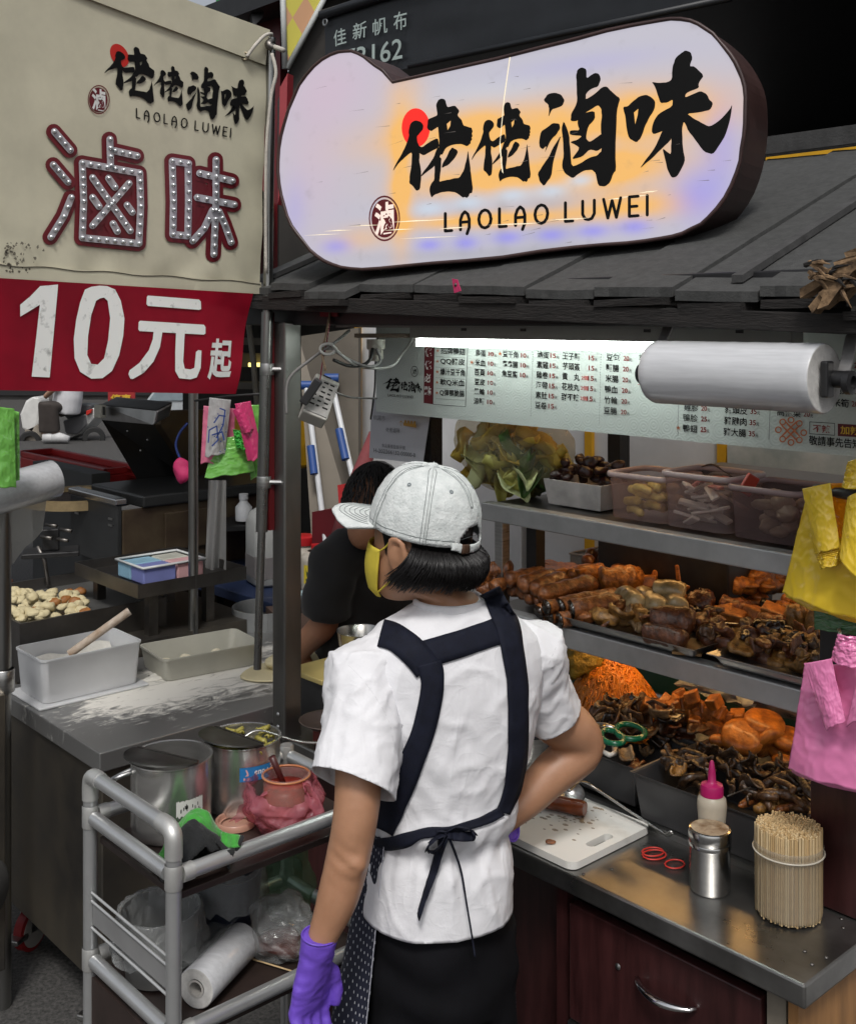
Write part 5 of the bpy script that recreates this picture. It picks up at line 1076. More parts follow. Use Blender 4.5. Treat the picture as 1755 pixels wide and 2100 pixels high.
# mushroom and pig ear curls: bent leathery sheets
for i in range(46):
 x, y = rnd(600, 1500), 0
 y = 640 + (x - 600) * .06 + rnd(-120, 330) if x > 850 else rnd(560, 720)
 if x < 1000 and y > 900 - (1000 - x): y = rnd(620, 820)
 h = .955 - max(0, (y - 620)) * .00028 + rnd(-.006, .008)
 mt_ = (f_dk, f_dk, f_br2, f_tan, f_dk, f_blk)[i % 6]
 curl(onz(*z5b(x, y), h), rnd(.025, .055), rnd(.03, .06), rnd(1.2, 3.6), rnd(0, 6.3), rnd(-1, 1), rnd(-1, 1), 'pig_ear_slice', mt_, 'curled %s slice in the heap beside the scissors' % ('pale tan' if i % 6 == 3 else 'dark brown'), 'curled slices' + (' pale' if i % 6 == 3 else ''), i, .0045)
for i, (x, y, h, L_, w_, mt_) in enumerate([(930, 560, .96, .05, .035, f_dk), (740, 640, .945, .075, .045, f_tan), (1210, 660, .96, .06, .05, f_tan), (1330, 690, .955, .055, .05, f_blk), (930, 1010, .90, .04, .035, f_tan), (1030, 1110, .885, .045, .03, f_br2), (1320, 1010, .90, .055, .03, f_tan), (1400, 1160, .895, .04, .05, f_ylw), (1560, 790, .93, .06, .03, f_dk)]):
 curl(onz(*z5b(x, y), h), L_, w_, rnd(1.5, 3), rnd(-1.2, 0), rnd(-.6, .2), rnd(-.4, .4), 'mushroom_slice', mt_, 'large curled mushroom cap slice lying on the dark heap', 'large curled slices', 50 + i, .005)
# kelp
for i in range(64):
 p = Vector((rnd(-1.36, -1.02), rnd(1.83, 2.02), 0)); p.z = .875 + .035 * sin(pi * min(max((p.y - 1.81) / .23, 0), 1)) + rnd(-.006, .02) + (.02 if p.x > -1.2 else 0)
 if i % 3: curl(sw(*p), rnd(.02, .045), rnd(.03, .055), rnd(1, 3.4), rnd(0, 6.3), rnd(-.9, .9), rnd(-.9, .9), 'kelp_strip', f_kelp, 'dark brown kelp strip in the long grey pan', 'kelp strips', i, .003)
 else:
  d = Vector((rnd(.02, .05), rnd(-.03, .03), rnd(-.01, .015))); sausage(sw(*(p - d)), sw(*(p + d)), rnd(.005, .009), 'duck_tongue', f_dk if i % 2 else f_kelp, 'thin dark braised strand in the long grey pan', 'dark strands', bend=.02, lump=.5, seed=200 + i, n=10)
curl(onz(*z6b(170, 1190), .925), .03, .05, 4.2, -.6, .3, 0, 'kelp_knot', f_ylw, 'pale rolled kelp knot at the left of the long grey pan', None, 3, .003)
lump(onz(*z6b(1120, 1280), .915), (.034, .026, .024), 'offal_lump', f_ylw, 'yellow brown rounded piece at the right end of the grey pan', None, .4, 30, 5)
for i, (x0, y0, x1, y1) in enumerate([(700, 1490, 930, 1320), (880, 1480, 1330, 1410), (1020, 1530, 1330, 1480), (1150, 1190, 1340, 1220), (1100, 1160, 1340, 1190), (850, 1530, 1060, 1500), (1180, 1330, 1340, 1300)]):
 sausage(onz(*z6b(x0, y0), .905), onz(*z6b(x1, y1), .905), .0085, 'braised_neck', f_ylw if i % 2 else f_br, 'ridged brown neck piece at the right end of the grey pan', 'neck pieces', bend=.01, lump=.4, seed=300 + i, n=16)
MB().tube([onz(*z6b(600, 1400), .925), onz(*z6b(810, 1318), .94)], .0012, 5).build('steel_pick', steel, None, 'thin steel pick stuck in the dark kelp', 'skewer')
# meat bag, white film behind
mb_ = thing('meat_bag', 'clear plastic bag of red meat hanging at the back of the counter well', 'bag', (-1.3, 2.26, .93), -TH, M=ST)
p0 = ws(Plane(TH, c=2.24).pt(1320, 1380)); p1 = ws(Plane(TH, c=2.24).pt(1520, 1450))
MB(ST).sheet(lambda u, v: Vector((-1.50 + .42 * u, 2.27 - .03 * sin(pi * v) + .012 * noise.noise(Vector((u * 8, v * 4, 1))), .94 + .16 * v)), 24, 10).build('meat', mat('raw red meat', (.22, .012, .012), .35, 0, .5, 14, .3, 60, col2=(.42, .14, .12)), mb_, smooth=True)
MB(ST).sheet(lambda u, v: Vector((-1.51 + .44 * u, 2.225 - .03 * sin(pi * v) + .02 * noise.noise(Vector((u * 9, v * 6, 5))), .93 + .175 * v)), 40, 18).build('film', film('milky film', (.6, .5, .5), .62, .15, .8, 30), mb_, smooth=True)
wf = MB(ST); cq_ = ws(Plane(TH, c=2.19).pt(1475, 1440))
wf.sheet(lambda u, v: Vector((cq_.x - .10 + .20 * u, 2.17 + .03 * noise.noise(Vector((u * 6, v * 6, 2))), .955 + .065 * v * (.55 + .45 * abs(cos(u * 4.4))) + .01 * noise.noise(Vector((u * 7, v * 5, 3))))), 24, 12)
wf.build('white_bag', film('white thin bag', (.55, .57, .56), .25, .3, .6, 40), None, 'crumpled white plastic bag behind the tofu cubes', 'bag', smooth=True)
# small steel bowl of meat beside the woman's arm
bwl = onz(1085, 1535, .84)
MB(Matrix.Translation((bwl.x, bwl.y, .803))).lathe([(.0, 0), (.035, 0), (.05, .02), (.056, .075), (.060, .078), (.053, .074), (.045, .022), (0, .006)], 28).build('steel_bowl', steel, None, 'small steel bowl of braised meat behind the raised arm', 'bowl', smooth=True, ang=50)
for i in range(10): lump(Vector((bwl.x + rnd(-.03, .03), bwl.y + rnd(-.03, .03), .882 + rnd(-.004, .012))), (rnd(.014, .026), rnd(.010, .014), .010), 'meat_piece', (f_br2, f_br, f_tofu)[i % 3], 'brown meat piece in the small steel bowl', 'meat pieces', .4, 30, i, rnd(0, 3))
# scissors
sc_t = thing('scissors', 'open scissors with green loop handles lying on the dark food heap', 'scissors', onz(1270, 1520, .94))
gpl = mat('dark green plastic', (.004, .10, .045), .22, 0, .1, 10)
def loop(c, w, h, ang, r, name):
 pts = []
 for k in range(22):
  a = 2 * pi * k / 22; x = cos(a) * w * (1 + .15 * cos(a)); y = sin(a) * h; pts.append((c[0] + x * cos(ang) - y * sin(ang), c[1] + x * sin(ang) + y * cos(ang)))
 MB().tube([onz(px, py, .955) for px, py in pts], r, 8, close=True).build(name, gpl, sc_t, smooth=True)
loop((1288, 1500), 30, 15, .15, .0062, 'handle_loop'); loop((1252, 1511), 24, 13, .30, .0062, 'handle_loop')
MB().tube([onz(1258, 1494, .955), onz(1240, 1488, .955), onz(1222, 1484, .953)], [.006, .006, .004], 8).build('blade_shank', steel, sc_t, smooth=True)
MB().tube([onz(1236, 1503, .955), onz(1225, 1490, .955), onz(1190, 1470, .95)], [.006, .006, .003], 8).build('blade', steel_dk, sc_t, smooth=True)
MB(Matrix.Translation(onz(1238, 1488, .962))).lathe([(.0045, 0), (.004, .002), (0, .0025)], 12).build('pivot_screw', mat('brass', (.5, .34, .12), .3, 1), sc_t, smooth=True)
MB().tube([onz(x, y, .90 + .0) for x, y in ((1236, 1530), (1232, 1540), (1250, 1549), (1260, 1545), (1260, 1528), (1252, 1527))], .0055, 8).build('pan_clip', mat('white clip plastic', (.62, .60, .55), .35), None, 'white plastic hook clip on the edge of the mushroom pan', 'clip', smooth=True)
# ------------------------------------------------------------------ counter top
cb = thing('chopping_board', 'white plastic chopping board with knife stains on the counter', 'chopping board', (-1.5, 1.68, .801), -TH, M=ST)
boardm = mat('scored white polythene', (.62, .60, .54), .5, 0, .25, 7, .2, 200, col2=(.70, .69, .65), thr=(.30, .48), detail=8)
def rr(a0, b0, a1, b1, r, n=5):
 return [(x + sx * 0 + cos((k / n + q) * pi / 2) * r, y + sin((k / n + q) * pi / 2) * r) for q, (x, y, sx) in enumerate(((a1 - r, b1 - r, 0), (a0 + r, b1 - r, 0), (a0 + r, b0 + r, 0), (a1 - r, b0 + r, 0))) for k in range(n + 1)]
ob = rr(-1.72, 1.560, -1.335, 1.796, .018); hc = ws(onz(1229, 1723, .815)); ho = [(x + hc.x, y + hc.y) for x, y in rr(-.010, -.034, .010, .034, .0095)]
m_ = MB(ST)
for zz in (.8015, .8150): m_.poly([(x, y, zz) for x, y in ob], [[(x, y, zz) for x, y in ho]])
for lp in (ob, ho):
 k = len(lp); o_ = len(m_.v); m_.v += [Vector((x, y, .8015)) for x, y in lp] + [Vector((x, y, .8150)) for x, y in lp]; m_.f += [(o_ + i, o_ + (i + 1) % k, o_ + k + (i + 1) % k, o_ + k + i) for i in range(k)]
m_.build('board', boardm, cb)
st_ = MB()
for i in range(90):
 x, y = random.gauss(1175, 45), random.gauss(1668, 16); r = rnd(3, 13); p = ws(onz(x, y, .8154))
 if -1.70 < p.x < -1.35 and 1.57 < p.y < 1.78: st_.poly([sw(p.x + cos(a) * r * .0006, p.y + sin(a) * r * .0004, .8153 + i * 2e-6) for a in (0, 1, 2, 3, 4, 5)])
st_.build('stain', mat('tan stain', (.34, .23, .11), .6, 0, .3, 30, alpha=.5), cb, recalc=False, kind='stuff')
lump(onz(1129, 1726, .820), (.009, .006, .004), 'meat_scrap', f_br, 'small brown scrap on the chopping board', None, .5, 60, 2)
kh = thing('cleaver', 'cleaver with turned red brown wooden handle on the chopping board', 'knife', onz(1150, 1655, .815))
MB().tube([onz(1098, 1637, .832), onz(1125, 1644, .832), onz(1160, 1651, .832), onz(1190, 1657, .832), onz(1199, 1659, .832)], [.0125, .0145, .0150, .0155, .0135], 16).build('handle', mat('oiled red wood', (.16, .035, .008), .3, 0, .5, 30, .1, 60, stretch=(1, 1, 1), coat=.3), kh, smooth=True, ang=60)
bl0 = ws(onz(1098, 1637, .83)); MB(ST).box(bl0.x - .20, bl0.y - .035, .829, bl0.x + .0, bl0.y + .05, .832).build('blade', steel, kh)
ld = thing('ladle', 'long handled steel ladle lying behind the chopping board', 'ladle', onz(1260, 1650, .82))
MB(TR(onz(1170, 1625, .845), .2, .5)).lathe([(.030, .0), (.027, -.012), (.016, -.02), (0, -.023), (0, -.021), (.015, -.018), (.0255, -.011), (.0285, .0)], 22).build('bowl', steel, ld, smooth=True)
lpth = spline([onz(1165, 1622, .868), onz(1182, 1604, .874), onz(1200, 1604, .868), onz(1222, 1618, .855), onz(1290, 1663, .836), onz(1352, 1703, .822), onz(1368, 1712, .822), onz(1378, 1706, .835)])
MB().tube(lpth, [(.006, .0028)] * len(lpth), 8).build('handle', steel, ld, smooth=True)
rubber = mat('red rubber', (.50, .035, .025), .4, 0, .1)
for i, (cx, cy, rx, ry) in enumerate(((1338, 1747, 22, 9), (1341, 1753, 24, 10), (1383, 1772, 20, 9))):
 MB().tube([onz(cx + cos(2 * pi * k / 26) * rx * (1 + .05 * sin(3 * k)), cy + sin(2 * pi * k / 26) * ry, .8028 + (.002 if i == 0 else 0)) for k in range(26)], .0016, 6, close=True).build('rubber_band', rubber, None, ('red rubber band lying on top of another one', 'red rubber band under another one on the steel counter', 'single red rubber band nearest the steel shaker')[i], 'rubber band', 'rubber bands', smooth=True)
sk = onz(1455, 1822, .801); shaker = thing('steel_shaker', 'cylindrical steel seasoning shaker with stained lid on the counter', 'shaker', sk)
M_ = Matrix.Translation(sk)
MB(M_).lathe([(.0, 0), (.034, 0), (.0355, .003), (.0355, .076), (.0362, .078)], 32).build('body', mat('polished steel', (.55, .55, .54), .2, 1, .08, 10, .03, 100, stretch=(1, 1, 6)), shaker, smooth=True, ang=40)
MB(M_).lathe([(.0372, .078), (.0372, .0835), (.0365, .085), (.0375, .0865), (.0375, .103), (.036, .107), (.033, .108)], 32).build('lid', mat('polished steel', (.55, .55, .54)), shaker, smooth=True, ang=40)
MB(M_).lathe([(.033, .108), (.030, .1085), (0, .1088)], 28).build('lid_mesh', mat('spice stained lid', (.28, .13, .04), .7, 0, .6, 40, .3, 100, col2=(.45, .36, .25)), shaker, smooth=True)
q = onb(1459, 1700, 1.742); sb = thing('squeeze_bottle', 'clear squeeze bottle with pink pointed cap behind the shaker', 'bottle', (q.x, q.y, .801), 0, M=ST)
M_ = ST @ Matrix.Translation((q.x, q.y, .801))
MB(M_).lathe([(0, 0), (.025, 0), (.027, .004), (.0265, .06), (.024, .095), (.0265, .125), (.025, .137), (.018, .144)], 26).build('body', mat('milky squeeze plastic', (.56, .50, .40), .35, 0, .12, 8, transl=.3), sb, smooth=True, ang=50)
MB(M_).lathe([(.0205, .143), (.0205, .158), (.019, .162), (.010, .165), (.0075, .168), (.0065, .185), (.0035, .203), (.002, .205), (0, .205)], 22).build('cap', mat('magenta cap', (.36, .008, .10), .35), sb, smooth=True, ang=40)
# jar packed with bamboo skewers
jk = onz(1616, 1872, .801); jar = thing('skewer_jar', 'clear plastic jar packed with bamboo skewers on the counter', 'jar', jk)
M_ = Matrix.Translation(jk)
clj = film('clear jar plastic', (.60, .58, .52), .72, .12, .06)
MB(M_).lathe([(0, .001), (.050, .001), (.0545, .006), (.0555, .012), (.0555, .098), (.0565, .100), (.0575, .106), (.0575, .110), (.0565, .112), (.0575, .115), (.0575, .119), (.056, .122)], 40).build('wall', clj, jar, smooth=True, ang=40)
MB(M_).tube([(cos(2 * pi * k / 40) * .0578, sin(2 * pi * k / 40) * .0578, .108) for k in range(40)], .0016, 6, close=True).build('ring', mat('cloudy ring', (.5, .46, .38), .3), jar, smooth=True)
pts = []; sp = .0040
for i in range(-16, 17):
 for j in range(-16, 17):
  x = i * sp + (j % 2) * sp / 2; y = j * sp * .866
  if x * x + y * y < .0532 ** 2: pts.append((x, y))
vd = Vector((-jk.x, -jk.y)).normalized()
pts.sort(key=lambda p: -(sqrt(p[0] ** 2 + p[1] ** 2) + 1.2 * (p[0] * vd.x + p[1] * vd.y)))
bam = mat('bamboo', (.56, .41, .22), .6, 0, .18, 60, .1, 100); s0 = None
bms = [bam, mat('bamboo pale', (.62, .48, .28), .6, 0, .1), mat('bamboo tan', (.48, .33, .16), .6, 0, .1)]
rest = MB(M_); protos = []
for i, (x, y) in enumerate(pts):
 hgt = .148 + rnd(-.004, .003); x += rnd(-.0003, .0003); y += rnd(-.0003, .0003)
 if i >= 295: rest.tube([(x, y, .006), (x, y, hgt)], .0017, 5); continue
 if len(protos) < 3:
  protos.append(MB(Matrix.Translation(jk + Vector((x, y, .004)))).tube([(0, 0, 0), (0, 0, .144)], .00175, 6).build('bamboo_skewer', bms[len(protos)], None, 'thin bamboo skewer packed upright in the clear jar', 'skewer', 'skewers in the jar'))
 else:
  c = protos[i % 3].copy(); COL.objects.link(c); c.location = jk + Vector((x, y, .004 + rnd(-.003, .004))); c.rotation_euler = (rnd(-.006, .006), rnd(-.006, .006), 0)
rest.build('packed_skewers', bam, None, 'inner bamboo skewers packed tightly in the clear jar', 'skewer', kind='stuff')
# ------------------------------------------------------------------ bundles of plastic bags
def bagsheet(name, mt_, par, q, b, bulge=.01, amp=.006, seed=0, nu=30, nv=36, fr=8, ripple=0, solid=.002, sag=0):
 hm = homog([(0, 1), (1, 1), (1, 0), (0, 0)], q); pl = b if isinstance(b, Plane) else Plane(TH, c=b)
 nu, nv = max(nu, 44), max(nv, 56)
 def fn(u, v):
  x, y = hm(u, v); n1 = noise.noise(Vector((u * fr * .6, v * fr, seed))); n2 = noise.noise(Vector((u * fr * 2.2, v * fr * 1.1 + seed, 3.3)))
  n3 = max(0, 1 - abs(noise.noise(Vector((u * fr * .9 + v * 4, v * fr * 1.1 - u * 2, seed + 8)))) * 3.2) ** 2 + .7 * max(0, 1 - abs(noise.noise(Vector((u * fr * 1.7 - v * 3, v * fr * 1.9, seed + 2)))) * 3.5) ** 2
  return pl.pt(x + sag * noise.noise(Vector((v * 3, seed, 0))), y + 6 * noise.noise(Vector((u * 4, seed, v))) * (1 - v), bulge * sin(pi * u) * (.4 + .6 * (1 - v)) + amp * (.6 * n1 + .12 * n2 + .32 * n3) + ripple * sin(v * 70))
 m_ = MB().sheet(fn, nu, nv); return m_.build(name, mt_, par, smooth=True, solid=solid)
def bagmat(nm, c, clear=0.0):
 return mat(nm, c, .16, 0, .05, 6, .22, 20, spec=.8, transl=.12, coat=.5, stretch=(1, 1, 2.2))
ymat = bagmat('yellow bag film', (.97, .68, .04)); yor = bagmat('orange yellow bag film', (.92, .35, .012)); gmat = bagmat('dark green bag film', (.05, .17, .055)); pmat = bagmat('pink bag film', (.88, .26, .52)); pk2 = bagmat('deep pink bag film', (.72, .05, .20)); lgm = bagmat('lime green bag film', (.20, .56, .10))
yb = thing('yellow_bag_bundle', 'bundle of yellow plastic carrier bags hanging at the right of the shelves', 'bags', at(1690, 1260, 1.80))
bagsheet('bag_body', ymat, yb, [(1655, 1012), (1800, 995), (1800, 1282), (1605, 1214)], 1.70, .02, .005, 1, fr=5)
bagsheet('bag_layer', ymat, yb, [(1652, 1030), (1800, 1010), (1800, 1290), (1612, 1224)], 1.722, .016, .004, 2)
bagsheet('bag_inner', yor, yb, [(1692, 992), (1800, 985), (1800, 1120), (1716, 1100)], 1.682, .005, .003, 3)
bagsheet('bag_handle', ymat, yb, [(1645, 1002), (1702, 990), (1722, 1122), (1672, 1136)], 1.660, .012, .0025, 4, fr=3, ripple=.0)
bagsheet('bag_handle', ymat, yb, [(1671, 1130), (1722, 1118), (1716, 1160), (1684, 1163)], 1.664, .012, .003, 5, ripple=.004, nv=70)
bagsheet('bag_handle', ymat, yb, [(1738, 1020), (1810, 985), (1810, 1230), (1722, 1130)], 1.655, .02, .004, 6, fr=3)
bagsheet('bag_knot', ymat, yb, [(1738, 948), (1790, 930), (1790, 1005), (1727, 996)], 1.66, .02, .006, 7)
gb = thing('green_bag_bundle', 'dark green plastic bags hanging under the yellow bags', 'bags', at(1710, 1300, 1.85))
bagsheet('bag_body', gmat, gb, [(1668, 1215), (1800, 1240), (1800, 1305), (1670, 1291)], 1.745, .006, .004, 8)
pb_ = thing('pink_bag_bundle', 'bundle of pink plastic carrier bags hanging below the yellow bags', 'bags', at(1690, 1610, 1.80))
bagsheet('bag_body', pmat, pb_, [(1650, 1365), (1810, 1352), (1810, 1628), (1617, 1576)], 1.685, .022, .004, 11, fr=5)
bagsheet('bag_layer', pmat, pb_, [(1648, 1372), (1810, 1360), (1810, 1634), (1624, 1582)], 1.705, .018, .003, 12)
bagsheet('bag_handle', pmat, pb_, [(1648, 1360), (1704, 1350), (1733, 1478), (1693, 1496)], 1.648, .010, .003, 13, fr=5)
bagsheet('bag_handle', pmat, pb_, [(1768, 1350), (1815, 1345), (1800, 1450), (1735, 1490)], 1.642, .010, .003, 14, fr=5)
bagsheet('bag_top', pmat, pb_, [(1718, 1300), (1762, 1306), (1780, 1372), (1704, 1352)], 1.655, .014, .005, 15)
MB().tube([Plane(TH, c=1.66).pt(1722, 1302), Plane(TH, c=1.70).pt(1720, 1290), Plane(TH, c=1.79).pt(1718, 1292)], .0025, 8).build('hook', steel, pb_, smooth=True)
# ------------------------------------------------------------------ people
def remesh(mb, vox, it=4, fac=.5):
 me = bpy.data.meshes.new('tmp'); me.from_pydata([mb.M @ p for p in mb.v], [], mb.f)
 bm = bmesh.new(); bm.from_mesh(me); bmesh.ops.recalc_face_normals(bm, faces=bm.faces); bm.to_mesh(me); bm.free()
 o = bpy.data.objects.new('tmp', me); COL.objects.link(o)
 m = o.modifiers.new('r', 'REMESH'); m.mode = 'VOXEL'; m.voxel_size = vox
 s = o.modifiers.new('s', 'SMOOTH'); s.iterations = it; s.factor = fac
 dg = bpy.context.evaluated_depsgraph_get(); m2 = bpy.data.meshes.new_from_object(o.evaluated_get(dg))
 r = MB(); r.v = [v.co.copy() for v in m2.vertices]; r.f = [tuple(p.vertices) for p in m2.polygons]; r.nrm = [v.normal.copy() for v in m2.vertices]
 bpy.data.objects.remove(o); bpy.data.meshes.remove(me); bpy.data.meshes.remove(m2)
 return r
def loft(mb, secs, n=24, pw=2.0):
 vs = []
 for c, ax, ay in secs:
  for j in range(n):
   a = 2 * pi * j / n; ca, sa = cos(a), sin(a)
   vs.append(Vector(c) + Vector(ax) * (abs(ca) ** (2 / pw) * (1 if ca >= 0 else -1)) + Vector(ay) * (abs(sa) ** (2 / pw) * (1 if sa >= 0 else -1)))
 k = len(secs); fs = [(i * n + j, i * n + (j + 1) % n, (i + 1) * n + (j + 1) % n, (i + 1) * n + j) for i in range(k - 1) for j in range(n)]
 fs += [tuple(range(n - 1, -1, -1)), tuple((k - 1) * n + j for j in range(n))]
 mb.add(vs, fs)
skin = mat('skin', (.40, .203, .114), .46, 0, .09, 20, .18, 320, sss=.10, col2=(.44, .232, .136), detail=8, rvar=.08)
shirtm = mat('white cotton', (.74, .74, .765), .88, 0, .03, 30, 0)
n_ = shirtm.node_tree; tcx = n_.nodes.new('ShaderNodeTexCoord'); hsum = None
for sc_n, st_n, w_n in ((13, (1, 1, .45), 1.0), (24, (.6, 1, 1.0), .35), (150, (1, 1, 1), .06)):
 mp_ = n_.nodes.new('ShaderNodeMapping'); mp_.inputs['Scale'].default_value = st_n; mp_.inputs['Rotation'].default_value = (.3, .7 if sc_n == 13 else -.5, .2); n_.links.new(tcx.outputs['Object'], mp_.inputs[0])
 nz_ = n_.nodes.new('ShaderNodeTexNoise'); nz_.inputs['Scale'].default_value = sc_n; nz_.inputs['Detail'].default_value = 3; nz_.inputs['Distortion'].default_value = .8; n_.links.new(mp_.outputs[0], nz_.inputs['Vector'])
 e_ = (NX(n_, nz_.outputs['Fac']) - .5)._o('ABSOLUTE')._o('MULTIPLY', -8.0).exp() * w_n; hsum = e_ if hsum is None else hsum + e_
bu = n_.nodes.new('ShaderNodeBump'); bu.inputs['Strength'].default_value = .26; bu.inputs['Distance'].default_value = .005; n_.links.new(hsum.k, bu.inputs['Height']); n_.links.new(bu.outputs[0], n_.nodes['Principled BSDF'].inputs['Normal'])
navy = mat('navy apron cloth', (.0055, .007, .016), .8, 0, .25, 60, .15, 300, spec=.25)
pantsm = mat('black trouser cloth', (.0035, .0035, .005), .85, 0, .3, 20, .3, 40, spec=.2)
glovem = mat('purple nitrile', (.155, .075, .52), .40, 0, .12, 20, .5, 70, spec=.5)
denim = mat('pale washed denim', (.60, .64, .63), .88, 0, .06, 60, .7, 200, col2=(.68, .71, .70), detail=10, thr=(.36, .62))
hairm = mat('black hair', (.007, .006, .006), .38, 0, .2, 40, spec=.35)
UP = Vector((0, 0, 1)); FW = Vector((-.34, .94, 0)).normalized(); LF = Vector((-.94, -.34, 0)).normalized(); UP = Vector((0, 0, 1))
def tz(py, d=1.95): return H - (py - HY) / F * d
def tx(px, d=1.95): return (px - CX) / F * d
wom = thing('person', 'woman seen from behind in white t-shirt, navy apron, pale cap and purple gloves', 'person', (tx(900), 1.97, 0))
def sec(px, py, w, dp, d=1.955): return ((tx(px), d, tz(py)), LF * w, FW * dp)
sh = MB()
loft(sh, [sec(922, 1232, .052, .045), sec(923, 1252, .078, .058), sec(924, 1278, .125, .075), sec(925, 1310, .158, .088), sec(925, 1350, .172, .096), sec(925, 1420, .166, .103), sec(925, 1520, .147, .104), sec(917, 1620, .125, .098), sec(907, 1700, .117, .099), sec(902, 1780, .123, .112), sec(898, 1840, .128, .119), sec(898, 1885, .129, .121)], 32, 2.3)
Lj = Vector((tx(925), 1.955, 0)) + LF * .140 + UP * 1.205; Rj = Vector((tx(925), 1.955, 0)) - LF * .140 + UP * 1.212
lh_ = at(724, 1608, 1.805); rh_ = at(1128, 1464, 2.06)
sl_ = MB(); sl_.tube([Lj + UP * .008 - LF * .03, Lj + LF * .02, Lj * .5 + lh_ * .5, lh_, lh_ + (lh_ - Lj).normalized() * .03], [.058, .066, .067, .070, .071], 20)
sr_ = MB(); sr_.tube([Rj + UP * .006 + LF * .03, Rj - LF * .02, Rj * .5 + rh_ * .5, rh_, rh_ + (rh_ - Rj).normalized() * .03], [.054, .060, .056, .056, .057], 20)
shr = remesh(sh, .0055, 6, .5); slr = remesh(sl_, .0055, 4, .5); srr = remesh(sr_, .0055, 4, .5)
zw = tz(1712); tc0 = Vector((tx(912), 1.955, 0))
FOLDS = [(.125,1.15,.03,1.06,.005),(.12,1.11,.045,1.0,.006),(.115,1.07,.06,.955,.006),(-.135,1.16,-.05,1.08,.005),(-.125,1.11,-.045,1.01,.006),(-.115,1.06,-.06,.98,.005),(-.01,1.18,.05,1.05,.003),(.0,1.09,-.05,.98,.004),(.05,1.0,-.03,.935,.004),(.03,1.06,.0,.96,.003),(.10,.95,-.01,.938,.007),(.03,.958,-.10,.968,.007),(.07,.905,.095,.79,.005),(.03,.90,.02,.80,.005),(-.03,.905,-.05,.80,.006),(-.08,.92,-.075,.82,.006),(.0,.905,.05,.85,.004),(-.055,.915,-.01,.85,.004)]
def foldsum(x, z):
 s_ = 0
 for x0, z0, x1, z1, h in FOLDS:
  dx, dz = x1 - x0, z1 - z0; L2 = dx * dx + dz * dz; t = max(0, min(1, ((x - x0) * dx + (z - z0) * dz) / L2)); ex, ez_ = x - x0 - dx * t, z - z0 - dz * t; dd = sqrt(ex * ex + ez_ * ez_); sg = (ex * dz - ez_ * dx)
  s_ += h * exp(-dd / (.007 if sg > 0 else .015)) * sin(pi * (.12 + .76 * t))
 return s_
for pc, hm_, jt_ in ((slr, lh_, Lj), (srr, rh_, Rj)):
 ax = (hm_ - jt_).normalized()
 for p, n in zip(pc.v, pc.nrm):
  t = (p - jt_).dot(ax); k_ = min(1, max(0, t / .12)); a = atan2(n.dot(UP.cross(ax)), n.dot(UP))
  p += n * (.0045 * k_ * noise.noise(Vector((a * 2.2, t * 9, 3))) + .0050 * max(0, 1 - abs(noise.noise(Vector((a * 1.6 + t * 14, t * 22, 8)))) * 3.5) ** 2 * (1 - .5 * k_) + .002 * noise.noise(p * 40))
for p, n in zip(shr.v, shr.nrm):
 d = .0035 * noise.noise(p * 9) + .0028 * max(0, 1 - abs(noise.noise(Vector((p.x * 13 + p.z * 9, p.y * 9, p.z * 11 - p.x * 6)))) * 3.5) ** 2 + .0008 * noise.noise(p * 55) + (foldsum((p - tc0).dot(LF), p.z) if n.dot(FW) < .2 else 0)
 if p.z < zw + .13:
  a = atan2((p - Vector((tx(905), 1.955, 0))).dot(FW), (p - Vector((tx(905), 1.955, 0))).dot(LF)); g_ = exp(-((p.z - zw) / .018) ** 2); g2 = exp(-((p.z - zw) / .06) ** 2)
  d += -.006 * g_ + .0022 * g2 * sin(a * 17 + 3 * noise.noise(p * 9)) + .006 * exp(-((p.z - zw - .035) / .022) ** 2)
 s1 = (p - lh_).length; s2 = (p - rh_).length
 for (c, ax) in ((Lj - LF * .03 - UP * .07, 1), (Rj + LF * .03 - UP * .06, 2)):
  r = (p - c).length; d += .0018 * exp(-(r / .075) ** 2) * sin((p.z - c.z) * 130 + (p.x - c.x) * 70 + 2 * noise.noise(p * 12))
 p += n * d
def hemcut(pc, co_, no_):
 bm = bmesh.new(); vv_ = [bm.verts.new(p) for p in pc.v]; [bm.faces.new([vv_[i] for i in f]) for f in pc.f]
 bmesh.ops.bisect_plane(bm, geom=bm.verts[:] + bm.edges[:] + bm.faces[:], plane_co=co_, plane_no=no_, clear_outer=True)
 bm.verts.index_update(); pc.v = [v.co.copy() for v in bm.verts]; pc.f = [tuple(v.index for v in f.verts) for f in bm.faces]; bm.free()
hemcut(shr, Vector((0, 0, tz(1858))), Vector((0, 0, -1))); hemcut(slr, lh_, (lh_ - Lj + Vector((-.03, 0, 0))).normalized()); hemcut(srr, rh_, (rh_ - Rj).normalized())
shirt = shr.build('t_shirt', shirtm, wom, smooth=True, solid=.0025)
for pc in (slr, srr): pc.build('sleeve', shirtm, shirt, smooth=True, solid=.0025)
bv = BVHTree.FromPolygons(shr.v, shr.f); o_n = len(shr.v); bva = BVHTree.FromPolygons(shr.v + slr.v + srr.v, shr.f + [tuple(i + o_n for i in f) for f in slr.f] + [tuple(i + o_n + len(slr.v) for i in f) for f in srr.f])
cu_ = MB(); nk = Vector((tx(921), 1.955, tz(1236)))
cu_.tube([nk + LF * cos(a) * .060 + FW * sin(a) * .052 + UP * (.004 * sin(a) - .006 * cos(a) * 0) for a in [2 * pi * k / 30 for k in range(30)]], [(.0045, .010)] * 30, 8, close=True); cu_.build('collar', shirtm, shirt, smooth=True)
